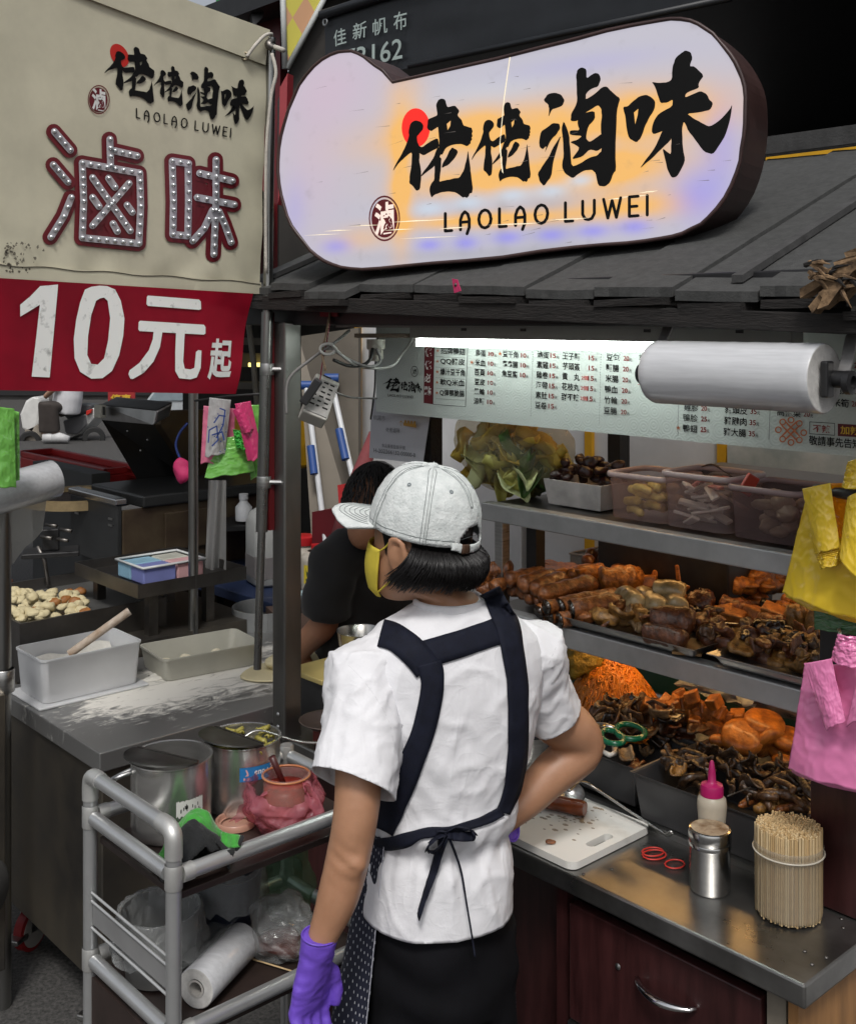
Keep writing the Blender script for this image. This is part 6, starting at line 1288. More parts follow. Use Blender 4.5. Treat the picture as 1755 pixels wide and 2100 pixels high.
# hem and sleeve seams
def seam(pts, r, mt_, nm, par, lift=.0005):
 out = []
 for px, py in pts:
  dr_ = at(px, py, 1.0) - camo.location; h, n, i, ds = bva.ray_cast(Vector((0, 0, H)), dr_.normalized())
  if h: out.append(h - dr_.normalized() * lift)
 if len(out) > 2: MB().tube(out, r, 5).build(nm, mt_, par, smooth=True)
seamm = mat('white seam', (.62, .62, .64), .9, 0, 0)
def dense(pts, n=8): return [tuple(v[:2]) for v in spline([(x, y, 0) for x, y in pts], n)]
seam(dense([(640, 1572), (680, 1592), (725, 1603), (770, 1607), (804, 1603)]), .0009, seamm, 'sleeve_seam', shirt)
seam(dense([(1108, 1452), (1140, 1446), (1182, 1420)]), .0009, seamm, 'sleeve_seam', shirt)
seam(dense([(712, 1362), (742, 1392), (775, 1438), (800, 1490), (808, 1560)]), .0010, seamm, 'shoulder_seam', shirt)
seam(dense([(1145, 1315), (1125, 1360), (1108, 1410), (1098, 1460)]), .0010, seamm, 'shoulder_seam', shirt)
seam(dense([(770, 1812), (830, 1838), (890, 1846), (950, 1838), (1005, 1806), (1022, 1780)]), .0009, seamm, 'hem_seam', shirt)
# body (one continuous mesh): head, neck, trunk, arms, legs
hc = at(868, 1085, 1.95); HF = Vector((-.82, .57, 0)).normalized(); HL = Vector((-.57, -.82, 0)).normalized()
bd_ = MB()
hs_ = [(-.125, .048, .030, .032), (-.105, .034, .060, .052), (-.07, .014, .084, .064), (-.03, .004, .090, .069), (.02, .0, .090, .071), (.06, 0, .082, .066), (.085, 0, .060, .050), (.096, 0, .03, .026)]
loft(bd_, [(hc + UP * z + HF * f, HF * l, HL * w) for z, f, l, w in hs_], 24)
bd_.ball(hc + HF * .098 + UP * -.042, (.014, .014, .018), 10, 8)
ec = hc + HL * .073 + UP * -.032 + HF * .0
bd_.tube([ec + UP * .030 * cos(t) + HF * (.017 * sin(t) - .004) + HL * (.008 + .006 * cos(t)) for t in [2 * pi * k / 18 for k in range(18)]], [.0062] * 18, 8, close=True)
bd_.ball(ec + HL * .004, (.010, .010, .022), 8, 6)
loft(bd_, [(hc + UP * -.10 - HF * .005, HF * .052, HL * .050), (nk + UP * .01, HF * .050, HL * .052), (nk - UP * .06, FW * .06, LF * .09), ((tx(915), 1.96, tz(1560)), FW * .07, LF * .105), ((tx(902), 1.96, tz(1720)), FW * .065, LF * .085), ((tx(897), 1.965, .70), FW * .075, LF * .09)], 20)
el = at(716, 1748, 1.795); wl = at(652, 1952, 1.785); er = at(1192, 1533, 2.10); wr = at(1030, 1682, 2.03)
bd_.tube(spline([Lj, Lj * .35 + lh_ * .65, at(732, 1650, 1.80), el, at(692, 1842, 1.79), at(664, 1915, 1.786), wl, at(646, 1985, 1.785)], 5), [r for r in [.05, .048, .046, .045, .042, .041, .0395, .039, .0385, .038, .0375, .037, .0365, .0362, .036, .036, .036, .0355, .035, .0345, .0335, .032, .030, .028, .0265, .025, .0245, .0235, .0225, .022, .021, .020, .019, .018, .017, .016]], 16)
bd_.ball(el + Vector((.006, -.02, -.006)), (.026, .022, .026), 10, 8)
bd_.tube(spline([Rj, rh_, at(1172, 1495, 2.085), er, at(1130, 1588, 2.075), at(1075, 1645, 2.05), wr, at(1012, 1697, 2.04)], 5), [.05, .048, .047, .046, .046, .046, .046, .046, .046, .0455, .045, .044, .043, .042, .0415, .042, .0425, .042, .041, .040, .039, .0375, .036, .0345, .033, .031, .0295, .028, .027, .0265, .026, .026, .026, .026, .025, .025], 16)
for s_ in (1, -1):
 hp_ = Vector((tx(897), 1.965, .78)) + LF * .055 * s_
 bd_.tube([hp_, hp_ - UP * .30 + FW * .01, hp_ - UP * .68, Vector((hp_.x, hp_.y, .06))], [.075, .062, .045, .035], 14)
 bd_.tube([Vector((hp_.x, hp_.y, .05)) - FW * .04, Vector((hp_.x, hp_.y, .045)) + FW * .14], [.04, .035], 12)
bdr = remesh(bd_, .0055, 5, .5)
for p, n in zip(bdr.v, bdr.nrm):
 for c, k in ((el + Vector((.0, -.036, .0)), 1),):
  r = (p - c).length; p += n * (-.0022 * exp(-(r / .014) ** 2) + .0012 * exp(-(r / .03) ** 2) * sin((p.z - c.z) * 260 + (p.x - c.x) * 160))
body = bdr.build('body', skin, wom, smooth=True)
MB().ball(at(716, 1752, 1.76), .0001, 4, 3)
# trousers
pt = MB(); loft(pt, [sec(902, 1760, .100, .088), sec(896, 1830, .117, .106), sec(897, 1900, .121, .112), sec(905, 1990, .116, .110), sec(910, 2060, .110, .105)], 28)
for s_ in (1, -1):
 hp_ = Vector((tx(908), 1.965, tz(1960))) + LF * .052 * s_
 pt.tube([hp_ + UP * .05, hp_ - UP * .10, hp_ - UP * .35, Vector((hp_.x, hp_.y, .08))], [.085, .085, .072, .06], 18)
ptr = remesh(pt, .010, 5)
for p, n in zip(ptr.v, ptr.nrm): p += n * (.004 * noise.noise(Vector((p.x * 14, p.y * 14, p.z * 5))) + .003 * sin(p.z * 60 + 4 * noise.noise(p * 6)))
ptr.build('trousers', pantsm, wom, smooth=True)
# apron: ribbons laid on the shirt, then the dotted skirt round the front
def ribbon(path, width, nm, mt_=navy, lift=.0035, n=7, m=5, par=wom, thick=.0018):
 P = dense(path, n); vs = []
 for i, (x, y) in enumerate(P):
  x0, y0 = P[max(i - 1, 0)]; x1, y1 = P[min(i + 1, len(P) - 1)]; l_ = sqrt((x1 - x0) ** 2 + (y1 - y0) ** 2) or 1; nx, ny = -(y1 - y0) / l_, (x1 - x0) / l_
  w_ = width[min(int(i / len(P) * len(width)), len(width) - 1)] if isinstance(width, (list, tuple)) else width
  row = []
  for j in range(m):
   t = j / (m - 1) - .5; px, py = x + nx * w_ * t, y + ny * w_ * t
   dr_ = (at(px, py, 1.0) - Vector((0, 0, H))).normalized(); h, nn, ii, ds = bv.ray_cast(Vector((0, 0, H)), dr_)
   row.append((h, nn, dr_, px, py))
  vs.append(row)
 ds0 = [(r[0]).y for row in vs for r in row if r[0]]
 out = []; last = sum(ds0) / len(ds0)
 for row in vs:
  for h, nn, dr_, px, py in row:
   if h: last = h.y; out.append(h + (nn * lift if nn.dot(dr_) < 0 else -dr_ * lift))
   else: out.append(at(px, py, last + .01))
 for _ in range(2):
  k = len(P); sm = [p.copy() for p in out]
  for i in range(1, k - 1):
   for j in range(m): sm[i * m + j] = out[i * m + j] * .5 + (out[(i - 1) * m + j] + out[(i + 1) * m + j]) * .25
  out = sm
 mb = MB(); k = len(P); mb.v = out; mb.f = [(i * m + j, i * m + j + 1, (i + 1) * m + j + 1, (i + 1) * m + j) for i in range(k - 1) for j in range(m - 1)]
 return mb.build(nm, mt_, par, smooth=True, solid=thick)
apr = ribbon([(784, 1302), (815, 1312), (850, 1340), (876, 1372)], 56, 'apron_strap', lift=.005)
ribbon([(878, 1360), (886, 1400), (872, 1480), (845, 1560), (812, 1635), (783, 1700)], [50, 46, 46, 48, 54, 60], 'apron_strap', lift=.006)
ribbon([(872, 1342), (930, 1325), (985, 1307), (1042, 1288)], 54, 'apron_cross_strap', lift=.0045)
ribbon([(1004, 1212), (1020, 1245), (1037, 1285), (1046, 1330), (1056, 1395), (1058, 1470), (1056, 1550), (1044, 1620), (1026, 1668)], [46, 48, 46, 44, 42, 40, 38, 34, 30], 'apron_strap', lift=.006)
ribbon([(776, 1728), (820, 1724), (870, 1708), (930, 1700), (980, 1686), (1024, 1664)], [26, 24, 22, 20, 22, 26], 'waist_tie', lift=.007)
bow = [('bow_loop', [(915, 1708), (940, 1697), (968, 1704), (970, 1714), (940, 1716), (918, 1712)], .008), ('bow_loop', [(912, 1710), (890, 1722), (876, 1740), (886, 1748), (902, 1735), (914, 1714)], .009), ('bow_tail', [(912, 1712), (900, 1748), (888, 1790), (872, 1835), (858, 1880)], .0085), ('bow_tail', [(918, 1712), (934, 1752), (946, 1790), (956, 1850), (966, 1910), (974, 1962)], .0026), ('bow_knot', [(906, 1704), (914, 1708), (922, 1716)], .011)]
for nm, pts, w_ in bow:
 P = [at(x, y, 0) for x, y in pts]; L3 = []
 for i, (x, y) in enumerate(dense(pts, 6)):
  dr_ = (at(x, y, 1.0) - Vector((0, 0, H))).normalized(); h, nn, ii, ds = bv.ray_cast(Vector((0, 0, H)), dr_)
  dep = (h.y if h else 1.835); dep = min(dep, 1.86) if y < 1850 else 1.835
  L3.append(at(x, y, dep - .012 - (.010 if 'loop' in nm else 0) * sin(pi * i / (len(pts) * 6)) - .004 * sin(i * .9)))
 MB().tube(L3, [(w_, .0016)] * len(L3), 8).build(nm, navy, wom, smooth=True)
dots = bpy.data.materials.new('dotted navy cloth'); dots.use_nodes = True; n_ = dots.node_tree; pb = n_.nodes['Principled BSDF']
uvn = n_.nodes.new('ShaderNodeUVMap'); sp_ = n_.nodes.new('ShaderNodeSeparateXYZ'); n_.links.new(uvn.outputs[0], sp_.inputs[0]); U = NX(n_, sp_.outputs[0]) * 36.0; V = NX(n_, sp_.outputs[1]) * 36.0
def dotg(ou, ov):
 a = (U + ou).mod(1.0) - .5; b = (V + ov).mod(1.0) - .5; return (a * a + b * b).lt(.0085)
mx_ = mixc(n_, (dotg(0, 0) + dotg(.5, .5)).clamp(), (.007, .009, .024), (.55, .56, .60)); n_.links.new(mx_, pb.inputs['Base Color']); pb.inputs['Roughness'].default_value = .8
wa = [(792, 1.885), (775, 1.93), (768, 1.985), (800, 2.06), (905, 2.10), (1010, 2.085), (1040, 2.04), (1032, 1.985)]
wb = [(733, 1.86), (700, 1.885), (655, 1.94), (690, 2.06), (880, 2.18), (1040, 2.14), (1060, 2.05), (1040, 1.975)]
def skirt(u, v):
 z = .955 - .70 * v; k = min(v * 1.45, 1.15); i = min(int(u * 7), 6); t = u * 7 - i
 def cr(P, i, t):
  g = lambda q: P[max(0, min(len(P) - 1, q))]
  o = []
  for c in (0, 1):
   p0, p1, p2, p3 = g(i - 1)[c], g(i)[c], g(i + 1)[c], g(i + 2)[c]; o.append(.5 * (2 * p1 + (p2 - p0) * t + (2 * p0 - 5 * p1 + 4 * p2 - p3) * t * t + (3 * p1 - p0 - 3 * p2 + p3) * t ** 3))
  return o
 A, B = cr(wa, i, t), cr(wb, i, t); px, d = A[0] + (B[0] - A[0]) * k, A[1] + (B[1] - A[1]) * k
 d += .010 * k * sin(u * 22 + v * 3)
 return Vector((tx(px, d), d, z))
sk_ = MB().sheet(skirt, 60, 40); suv_ = {}
sko = sk_.build('apron_skirt', dots, wom, smooth=True, recalc=False)
ul = sko.data.uv_layers.new(name='uv')
for l in sko.data.loops: j, i = divmod(l.vertex_index, 60); ul.data[l.index].uv = (i / 59 * .78, j / 39 * .70)
m = sko.modifiers.new('solid', 'SOLIDIFY'); m.thickness = .0015
for u_ in (.006, .994): MB().tube([skirt(u_, v / 30) + Vector((0, -.0016, 0)) for v in range(31)], .0008, 5).build('edge_stitching', mat('pale thread', (.45, .46, .52), .9, 0, 0), wom)
# gloves
def glove(w, pd, sd_, nm, curl_, flip=1):
 """hand at wrist w: pd = direction of the palm, sd_ = thumb side, five separate bent fingers"""
 pd = pd.normalized(); sd_ = (sd_ - pd * sd_.dot(pd)).normalized(); bk = pd.cross(sd_).normalized() * flip; m_ = MB()
 loft(m_, [(w - pd * .030, sd_ * .031, bk * .027), (w - pd * .005, sd_ * .0295, bk * .025), (w + pd * .02, sd_ * .033, bk * .021), (w + pd * .05, sd_ * .040, bk * .018), (w + pd * .083, sd_ * .040, bk * .015), (w + pd * .093, sd_ * .036, bk * .011)], 18)
 for k, (off_, L_) in enumerate(((.030, .066), (.010, .074), (-.011, .069), (-.030, .054))):
  p = w + pd * .086 + sd_ * off_; d = (pd + sd_ * off_ * 1.6).normalized(); c_ = curl_ * (1 + .15 * k); P = [p - d * .012]
  for seg in range(3):
   P.append(p.copy()); d = (d * cos(c_) - bk * sin(c_)).normalized(); p = p + d * L_ * (.42, .32, .26)[seg]
  P.append(p); m_.tube(P, [.0105, .0102, .0092, .0086, .0062], 10)
 p = w + pd * .030 + sd_ * .030; m_.tube([p - sd_ * .012, p + sd_ * .012 + pd * .014 - bk * .004, p + sd_ * .020 + pd * .042 - bk * .012, p + sd_ * .016 + pd * .066 - bk * .018], [.014, .0125, .0108, .0078], 10)
 g = remesh(m_, .0034, 3, .5)
 for q, n in zip(g.v, g.nrm): q += n * (.0016 * (1 - 2 * abs(noise.noise(Vector((q.x * 30 + q.z * 40, q.y * 40, q.z * 60))))) + .001 * noise.noise(q * 60))
 go = g.build(nm, glovem, wom, smooth=True)
 MB().tube([w - pd * .031 + sd_ * cos(a) * .0305 * 1.02 + bk * sin(a) * .0265 for a in [2 * pi * k / 26 for k in range(26)]], .0018, 6, close=True).build('glove_cuff', glovem, go, smooth=True)
glove(at(650, 1956, 1.785), Vector((-.16, .03, -1)), Vector((.62, .78, 0)), 'glove', .36, -1)
glove(at(1016, 1694, 2.04), Vector((-.75, .5, -.35)), Vector((.2, .3, -1)), 'glove', .35, 1)
# hair: a base shell and a great many strands
def hpt(a, z, r, back=0): return hc + HF * cos(a) * r * 1.14 + HL * sin(a) * r * .96 + UP * z
hb_ = MB()
A0, A1 = radians(112), radians(292)
def hshell(u, v):
 a = A0 + (A1 - A0) * u; z = .0 - .024 * max(0, -cos(a)) - (.076 - .024 * max(0, -cos(a))) * v; r = .0735 + .0080 * min(1, v * 3) + .0135 * sin(pi * min(v * .85, 1)) - .010 * max(0, v - .7) * 3
 return hpt(a, z, r)
hb_.sheet(hshell, 50, 14); loft(hb_, [(hc + UP * z - HF * .004, HF * l, HL * w) for z, l, w in ((-.02, .086, .068), (.02, .091, .0725), (.06, .084, .068), (.088, .06, .05))], 24); hb_.build('hair_shell', hairm, wom, smooth=True)
hr = MB()
for i in range(2600):
 a = rnd(A0 - .06, A1 + .05); o_ = rnd(0, .010); zb = -.082 + rnd(-.010, .010) + .012 * noise.noise(Vector((a * 6, 0, 0))); sw_ = rnd(-.05, .05) - .62 * exp(-((a - A0) / .40) ** 2) * rnd(.4, 1.0); cl = rnd(.0, 1)
 pts = []
 for k in range(7):
  t = k / 6; aa = a + sw_ * t ** 2.2; z0_ = .0 - .024 * max(0, -cos(a)); z = z0_ + (zb - z0_) * t; r = .0745 + .0080 * min(1, t * 3) + o_ * .6 * min(1, t * 2) + .0175 * sin(pi * min(t * .9, 1)) - .010 * cl * max(0, t - .75) * 4
  pts.append(hpt(aa, z, r))
 hr.tube(pts, [.0011, .0012, .0012, .0011, .0009, .0007, .0003], 3, cap=False)
for i in range(160):
 a = rnd(radians(62), radians(88)); pts = [hpt(a + .1 * t / 4 * rnd(.8, 1.2), .006 - .028 * t / 4 * rnd(.6, 1.6), .0765 - .002 * t / 4) for t in range(5)]; hr.tube(pts, [.0011, .001, .0009, .0007, .0003], 3, cap=False)
hr.build('hair', hairm, wom, smooth=True)
# mask
yk = mat('yellow mask fabric', (.62, .50, .050), .8, 0, .06, 30, .1, 200)
def face_r(a, z):
 zz = [s[0] for s in hs_]; i = 0
 while i < len(hs_) - 2 and z > zz[i + 1]: i += 1
 t = max(0, min(1, (z - zz[i]) / (zz[i + 1] - zz[i]))); f, l, w = [hs_[i][k] + (hs_[i + 1][k] - hs_[i][k]) * t for k in (1, 2, 3)]
 return hc + UP * z + HF * (f + cos(a) * l) + HL * sin(a) * w
def maskfn(u, v):
 a = radians(-66 + 132 * u); z = -.118 + .088 * v; p = face_r(a, z); o_ = (HF * cos(a) + HL * sin(a)); c = cos(a)
 return p + o_ * (.005 + .016 * max(0, c - .35) * (1 - (2 * v - 1) ** 2 * .6)) + UP * (.010 * max(0, c - .4) * (1 if v > .5 else -.6))
MB().sheet(maskfn, 30, 14).build('face_mask', yk, wom, smooth=True, solid=.002)
for s_ in (1,):
 e0 = maskfn(.985, .95); e1 = maskfn(.985, .10); er_ = ec + UP * .034 + HL * .006
 MB().tube(spline([e0, face_r(radians(76), -.02) + HL * .005, er_ + HF * .004, er_ - HF * .008, ec - HF * .012]), .0016, 6).build('mask_loop', yk, wom, smooth=True)
 MB().tube(spline([e1, face_r(radians(85), -.085) + HL * .004, ec - UP * .028 + HL * .004 - HF * .004]), .0016, 6).build('mask_loop', yk, wom, smooth=True)
# cap
cap = MB(); CL, CW, CH = .100, .0875, .112; crz = .010; CPC, CPS = cos(radians(10)), sin(radians(10))
def dome(a, t):
 """a: bearing from the front, t: 0 at the rim, 1 at the button"""
 k = cos(t * pi / 2) ** .72; z = sin(t * pi / 2) ** .95
 wr_ = .0022 * noise.noise(Vector((cos(a) * 3, sin(a) * 3, t * 4))) + .0013 * max(0, 1 - abs(noise.noise(Vector((cos(a) * 4, sin(a) * 4 + t * 2, t * 5)))) * 3) ** 2 + .0012 * noise.noise(Vector((cos(a) * 9, sin(a) * 9, t * 9)))
 xf, zz = cos(a) * (CL * k + wr_), crz + CH * z
 return hc + HF * (xf * CPC - zz * CPS) + HL * sin(a) * (CW * k + wr_) + UP * (xf * CPS + zz * CPC - .010)
nu, nv = 120, 34; cap.sheet(lambda u, v: dome(2 * pi * u, v * .995), nu, nv, closeu=True)
def inhole(f):
 c = sum((cap.v[i] for i in f), Vector()) / len(f) - hc; bk = -c.dot(HF); sd_ = c.dot(HL); z = c.z - crz + .030
 return bk > .04 and (sd_ / .036) ** 2 + ((z + .004) / .042) ** 2 < 1
cap.f = [f for f in cap.f if not inhole(f)]
capo = cap.build('cap', denim, wom, smooth=True, solid=.0022)
MB(Matrix.Translation(dome(0, .999))).lathe([(.0105, 0), (.0105, .003), (.008, .0055), (0, .0065)], 16).build('cap_button', denim, capo, smooth=True)
stm = mat('grey stitching', (.20, .22, .22), .9, 0, 0)
for k in range(6):
 a = k * pi / 3 + radians(0)
 if k == 3: rng = (.36, .99)
 else: rng = (0.0, .99)
 tp_ = MB()
 MB().tube([dome(a, rng[0] + (rng[1] - rng[0]) * i / 24) + (dome(a, .5) - hc).normalized() * .0010 for i in range(25)], [(.0045, .0010)] * 25, 6).build('cap_seam', denim, capo, smooth=True)
 for da in (-.05, .05):
  MB().tube([dome(a + da / max(.25, cos(t_ * pi / 2)), t_) + (dome(a, max(t_, .1)) - hc).normalized() * .0012 for t_ in [rng[0] + (.93 - rng[0]) * i / 24 for i in range(25)]], .00065, 5).build('cap_stitching', stm, capo)
for k in range(6):
 a = (k + .5) * pi / 3; p = dome(a, .56); nrm = (p - hc - UP * .02).normalized()
 MB(Matrix.Translation(p + nrm * .0012) @ nrm.to_track_quat('Z', 'Y').to_matrix().to_4x4()).lathe([(.0008, .0), (.0018, .0009), (.0030, .0010), (.0040, 0)], 14).build('cap_eyelet', mat('grey eyelet thread', (.20, .23, .24), .9), capo, smooth=True)
def brim(u, v):
 s_ = (u - .5) * 2; a = s_ * radians(62); base_ = dome(a, .01); L_ = .092 * (1 - .28 * s_ * s_) * v
 return base_ + HF * L_ * (1 - .12 * abs(s_)) + HL * (s_ * .006 * v) - UP * (.012 * s_ * s_ * v - .006 * v) - UP * .001
vis = MB().sheet(brim, 40, 14).build('cap_visor', denim, capo, smooth=True, solid=.005)
for q in range(1, 7): MB().tube([brim(.5 + (i / 30 - .5) * (.30 + .10 * q), (.12 + .125 * q) * (1 - .55 * (2 * i / 30 - 1) ** 4 * (1 if q else 0)) * (.35 + .65 * sin(pi * min(1, max(0, i / 30))) ** .45)) + UP * .0029 for i in range(31)], .0006, 5).build('visor_stitching', stm, vis)
sp0 = [dome(pi + a, .012 if abs(a) > .35 else .0) * 1.0 - UP * (.004 * cos(a * 3)) for a in [-.52 + 1.04 * i / 16 for i in range(17)]]
MB().tube([p + (p - hc - UP * (p - hc).z).normalized() * .001 for p in sp0], [(.0016, .0075)] * 17, 8).build('cap_strap', denim, capo, smooth=True)
MB().tube([p + (p - hc - UP * (p - hc).z).normalized() * .003 for p in sp0[3:7]], [(.0016, .0085)] * 4, 8).build('leather_tab', mat('brown leather', (.06, .028, .014), .6), capo, smooth=True)
MB().tube([dome(2 * pi * i / 90, .055) + (dome(2 * pi * i / 90, .05) - hc).normalized() * .0014 for i in range(90) if abs(i / 90 - .5) > .075], .0006, 5).build('rim_stitching', stm, capo)
# ------------------------------------------------------------------ second person: dark t-shirt, bent over the floured table
p2 = thing('person', 'person in black t-shirt bending over the floured table kneading dough', 'person', (-.22, 3.42, 0))
d2 = 3.35
def A2(x, y, d=d2): return at(x, y, d)
bl = MB()
bl.tube([A2(760, 1560, 3.5), A2(760, 1420, 3.48), A2(750, 1280, 3.45), A2(745, 1180, 3.40), A2(735, 1120, 3.35)], [.15, .16, .165, .15, .09], 20)
bl.tube([A2(720, 1135, 3.30), A2(685, 1150, 3.25), A2(672, 1210, 3.24), A2(668, 1262, 3.25)], [.085, .078, .074, .070], 16)
bl.tube([A2(790, 1130, 3.40), A2(840, 1160, 3.42), A2(840, 1230, 3.42)], [.08, .078, .07], 16)
br2 = remesh(bl, .011, 5)
for p, n in zip(br2.v, br2.nrm): p += n * (.006 * noise.noise(p * 8) + .004 * sin(p.z * 50 + p.x * 30))
br2.build('t_shirt', mat('black cotton', (.006, .006, .007), .85, 0, .3, 10, .2, 200, sheen=.1), p2, smooth=True)
sk2 = MB()
sk2.tube(spline([A2(675, 1215, 3.25), A2(664, 1278, 3.27), A2(645, 1300, 3.30), A2(622, 1325, 3.34), A2(610, 1345, 3.37)], 4), [.045, .046, .046, .045, .044, .043, .042, .041, .040, .039, .038, .037, .036, .034, .032, .032, .034][:17], 12)
hw = A2(606, 1350, 3.38)
for k in range(4): sk2.tube([hw + Vector((-.02 + k * .018, -.01, .0)), hw + Vector((-.03 + k * .02, -.02, -.03)), hw + Vector((-.03 + k * .02, -.015, -.06))], [.012, .011, .008], 8)
sk2.tube([hw + Vector((.03, 0, .01)), hw + Vector((.055, -.02, -.02)), hw + Vector((.05, -.03, -.045))], [.013, .011, .008], 8)
sk2.ball(hw, (.045, .03, .035), 12, 8)
hh2 = A2(770, 1035, 3.25)
sk2.ball(hh2, (.082, .095, .115), 18, 14); sk2.ball(hh2 + Vector((-.03, -.06, -.06)), (.05, .05, .06), 12, 8)
sk2.tube([hh2 + Vector((0, .04, -.08)), A2(752, 1130, 3.36)], [.055, .06], 14); sk2.tube([A2(752, 1130, 3.38), A2(760, 1420, 3.48), Vector((-.19, 3.5, .45)), Vector((-.19, 3.5, .03))], [.09, .12, .10, .06], 14)
remesh(sk2, .008, 4).build('body', mat('warm skin', (.34, .16, .09), .5, 0, .12, 10), p2, smooth=True)
h2 = MB()
for i in range(900):
 a = rnd(0, 2 * pi); ph = rnd(0, 1.35); o_ = Vector((sin(ph) * cos(a) * .09, sin(ph) * sin(a) * .104, cos(ph) * .124)); p = hh2 + o_; d = Vector((o_.x, o_.y, 0)).normalized() if o_.length > .01 else Vector((1, 0, 0))
 h2.tube([p, p + d * .012 - UP * .012 * ph, p + d * .016 - UP * (.03 + .02 * ph)], [.0022, .002, .0006], 3, cap=False)
h2.ball(hh2 + Vector((.005, .012, .012)), (.087, .098, .115), 18, 12); h2.build('hair', hairm, p2, smooth=True)
pn2 = MB().tube([Vector((-.19, 3.5, .85)), Vector((-.19, 3.5, .5)), Vector((-.19, 3.5, .06))], [.17, .15, .12], 16); pn2.build('trousers', pantsm, p2, smooth=True)
# ------------------------------------------------------------------ aluminium pipe trolley
VX = radians(42.1)
def vu(p): return Matrix.Translation((p[0], p[1], 0)) @ Matrix.Rotation(VX, 4, 'Z')     # local x runs away to the right, y away to the left
CM = vu((-.41, 1.81)); CLn, CWd = .43, .30
cart = thing('pipe_trolley', 'two tier trolley of silver aluminium pipes with brown shelves beside the woman', 'trolley', (-.41, 1.81, 0), VX)
PR = .0128
def pipe(pts, nm='pipe', r=PR, mt_=alu): return MB(CM).tube(pts, r, 16).build(nm, mt_, cart, smooth=True, ang=50)
for l, w, top in ((0, 0, .962), (0, CWd, .962), (CLn, 0, .925), (CLn, CWd, .925)):
 pipe([(l, w, .06), (l, w, top)], 'upright_pipe')
 for z in (.905, .648): MB(CM).lathe([(.0142, -.020), (.0148, -.018), (.0148, .018), (.0142, .020)], 18, c=(l, w, z)).build('pipe_joint', alu_joint, cart, smooth=True, ang=40)
 MB(CM).lathe([(0, 0), (.02, .004), (.02, .045), (.008, .06)], 14, c=(l, w, 0)).build('castor', mat('grey rubber', (.05, .05, .05), .7), cart, smooth=True)
pipe([(0, .02, .980), (0, CWd - .02, .980)], 'end_rail')
for w, s_ in ((0, 1), (CWd, -1)):
 MB(CM).tube(spline([(0, w, .935), (0, w, .962), (0, w + s_ * .004, .974), (0, w + s_ * .018, .980), (0, w + s_ * .040, .980)]), .0146, 16).build('elbow_joint', alu_joint, cart, smooth=True, ang=50)
for z in (.905, .648):
 pipe([(0, .018, z), (0, CWd - .018, z)], 'end_rail'); pipe([(CLn, .018, z), (CLn, CWd - .018, z)], 'end_rail')
 pipe([(.018, 0, z), (CLn - .018, 0, z)], 'side_rail'); pipe([(.018, CWd, z), (CLn - .018, CWd, z)], 'side_rail')
 for w in (0, CWd): MB(CM).tube([(.014, w, z), (.034, w, z)], .0144, 16).build('pipe_joint', alu_joint, cart, smooth=True, ang=40)
shb = mat('dark brown shelf board', (.032, .021, .018), .45, 0, .3, 12, .1, 60)
for z in (.868, .628):
 MB(CM).box(.012, .012, z - .012, CLn - .012, CWd - .012, z).build('shelf_board', shb, cart, bevel=.002)
for z0, z1 in ((.716, .752),): MB(CM).box(-.003, .016, z0, .003, CWd - .016, z1).build('guard_plate', mat('grey guard plate', (.34, .34, .34), .5, .5, .1), cart)
for z in (.757, .772, .709): pipe([(-.004, .014, z), (-.004, CWd - .014, z)], 'guard_rod', .0024, mat('white rod', (.50, .51, .51), .35, .4))
MB(CM).box(-.006, .018, .08, .004, CWd - .018, .622).build('end_panel', shb, cart)
MB(CM).tube([(.20, .20, .632), (.26, .04, .634)], .0015, 6).build('wooden_stick', mat('bamboo', (.56, .41, .22)), None, 'thin wooden stick lying on the lower trolley shelf', 'stick')
# pots with half lids
potm = mat('pot steel', (.62, .61, .59), .24, .9, .12, 8, .05, 90, stretch=(1, 1, 4), rvar=.08)
def pot(c, r, h, nm, label, lidrot, lidoff):
 t_ = thing(nm, label, 'pot', c); M_ = Matrix.Translation(c)
 MB(M_).lathe([(0, .001), (r * .92, .001), (r * .985, .006), (r, .016), (r, h - .004), (r + .0025, h - .002), (r + .0025, h + .001), (r - .0018, h), (r - .0018, .01), (0, .008)], 44).build('pot_wall', potm, t_, smooth=True, ang=40)
 L_ = MB(); k = 26; pts = [(cos(radians(2) + radians(176) * i / k) * (r + .004), sin(radians(2) + radians(176) * i / k) * (r + .004)) for i in range(k + 1)]
 Ml = M_ @ Matrix.Translation((0, 0, h + .003)) @ Matrix.Rotation(lidrot, 4, 'Z') @ Matrix.Translation((0, lidoff, 0)) @ Matrix.Rotation(radians(7), 4, 'X')
 lid = MB(Ml).prism([(x, y, 0) for x, y in pts], (0, 0, .003)).build('half_lid', mat('smeared lid steel', (.20, .20, .19), .35, 1, .5, 14, .15, 60, rvar=.2), t_)
 MB(Ml).box(-r * .98, -.004, -.010, r * .98, .001, .004).build('lid_hinge', steel_dk, lid)
 return t_, M_
c1 = Vector((-.470, 2.055, .8685)); pot1, M1 = pot(c1, .0725, .138, 'steel_pot', 'tall steel pot with half lid and torn white label on the trolley', radians(152), .012)
c2 = Vector((-.357, 2.165, .8685)); pot2, M2 = pot(c2, .0715, .132, 'steel_pot', 'steel pot of pickles with blue sticker and half lid on the trolley', radians(140), .012)
hd = at(272, 1592, 1.99); MB().tube(spline([M1 @ Vector((-.066, -.03, .118)), M1 @ Vector((-.088, -.04, .112)), M1 @ Vector((-.108, -.03, .098)), M1 @ Vector((-.112, -.02, .094)), M1 @ Vector((-.09, -.02, .108)), M1 @ Vector((-.066, -.015, .118))]), .0045, 8).build('wire_handle', steel, pot1, smooth=True)
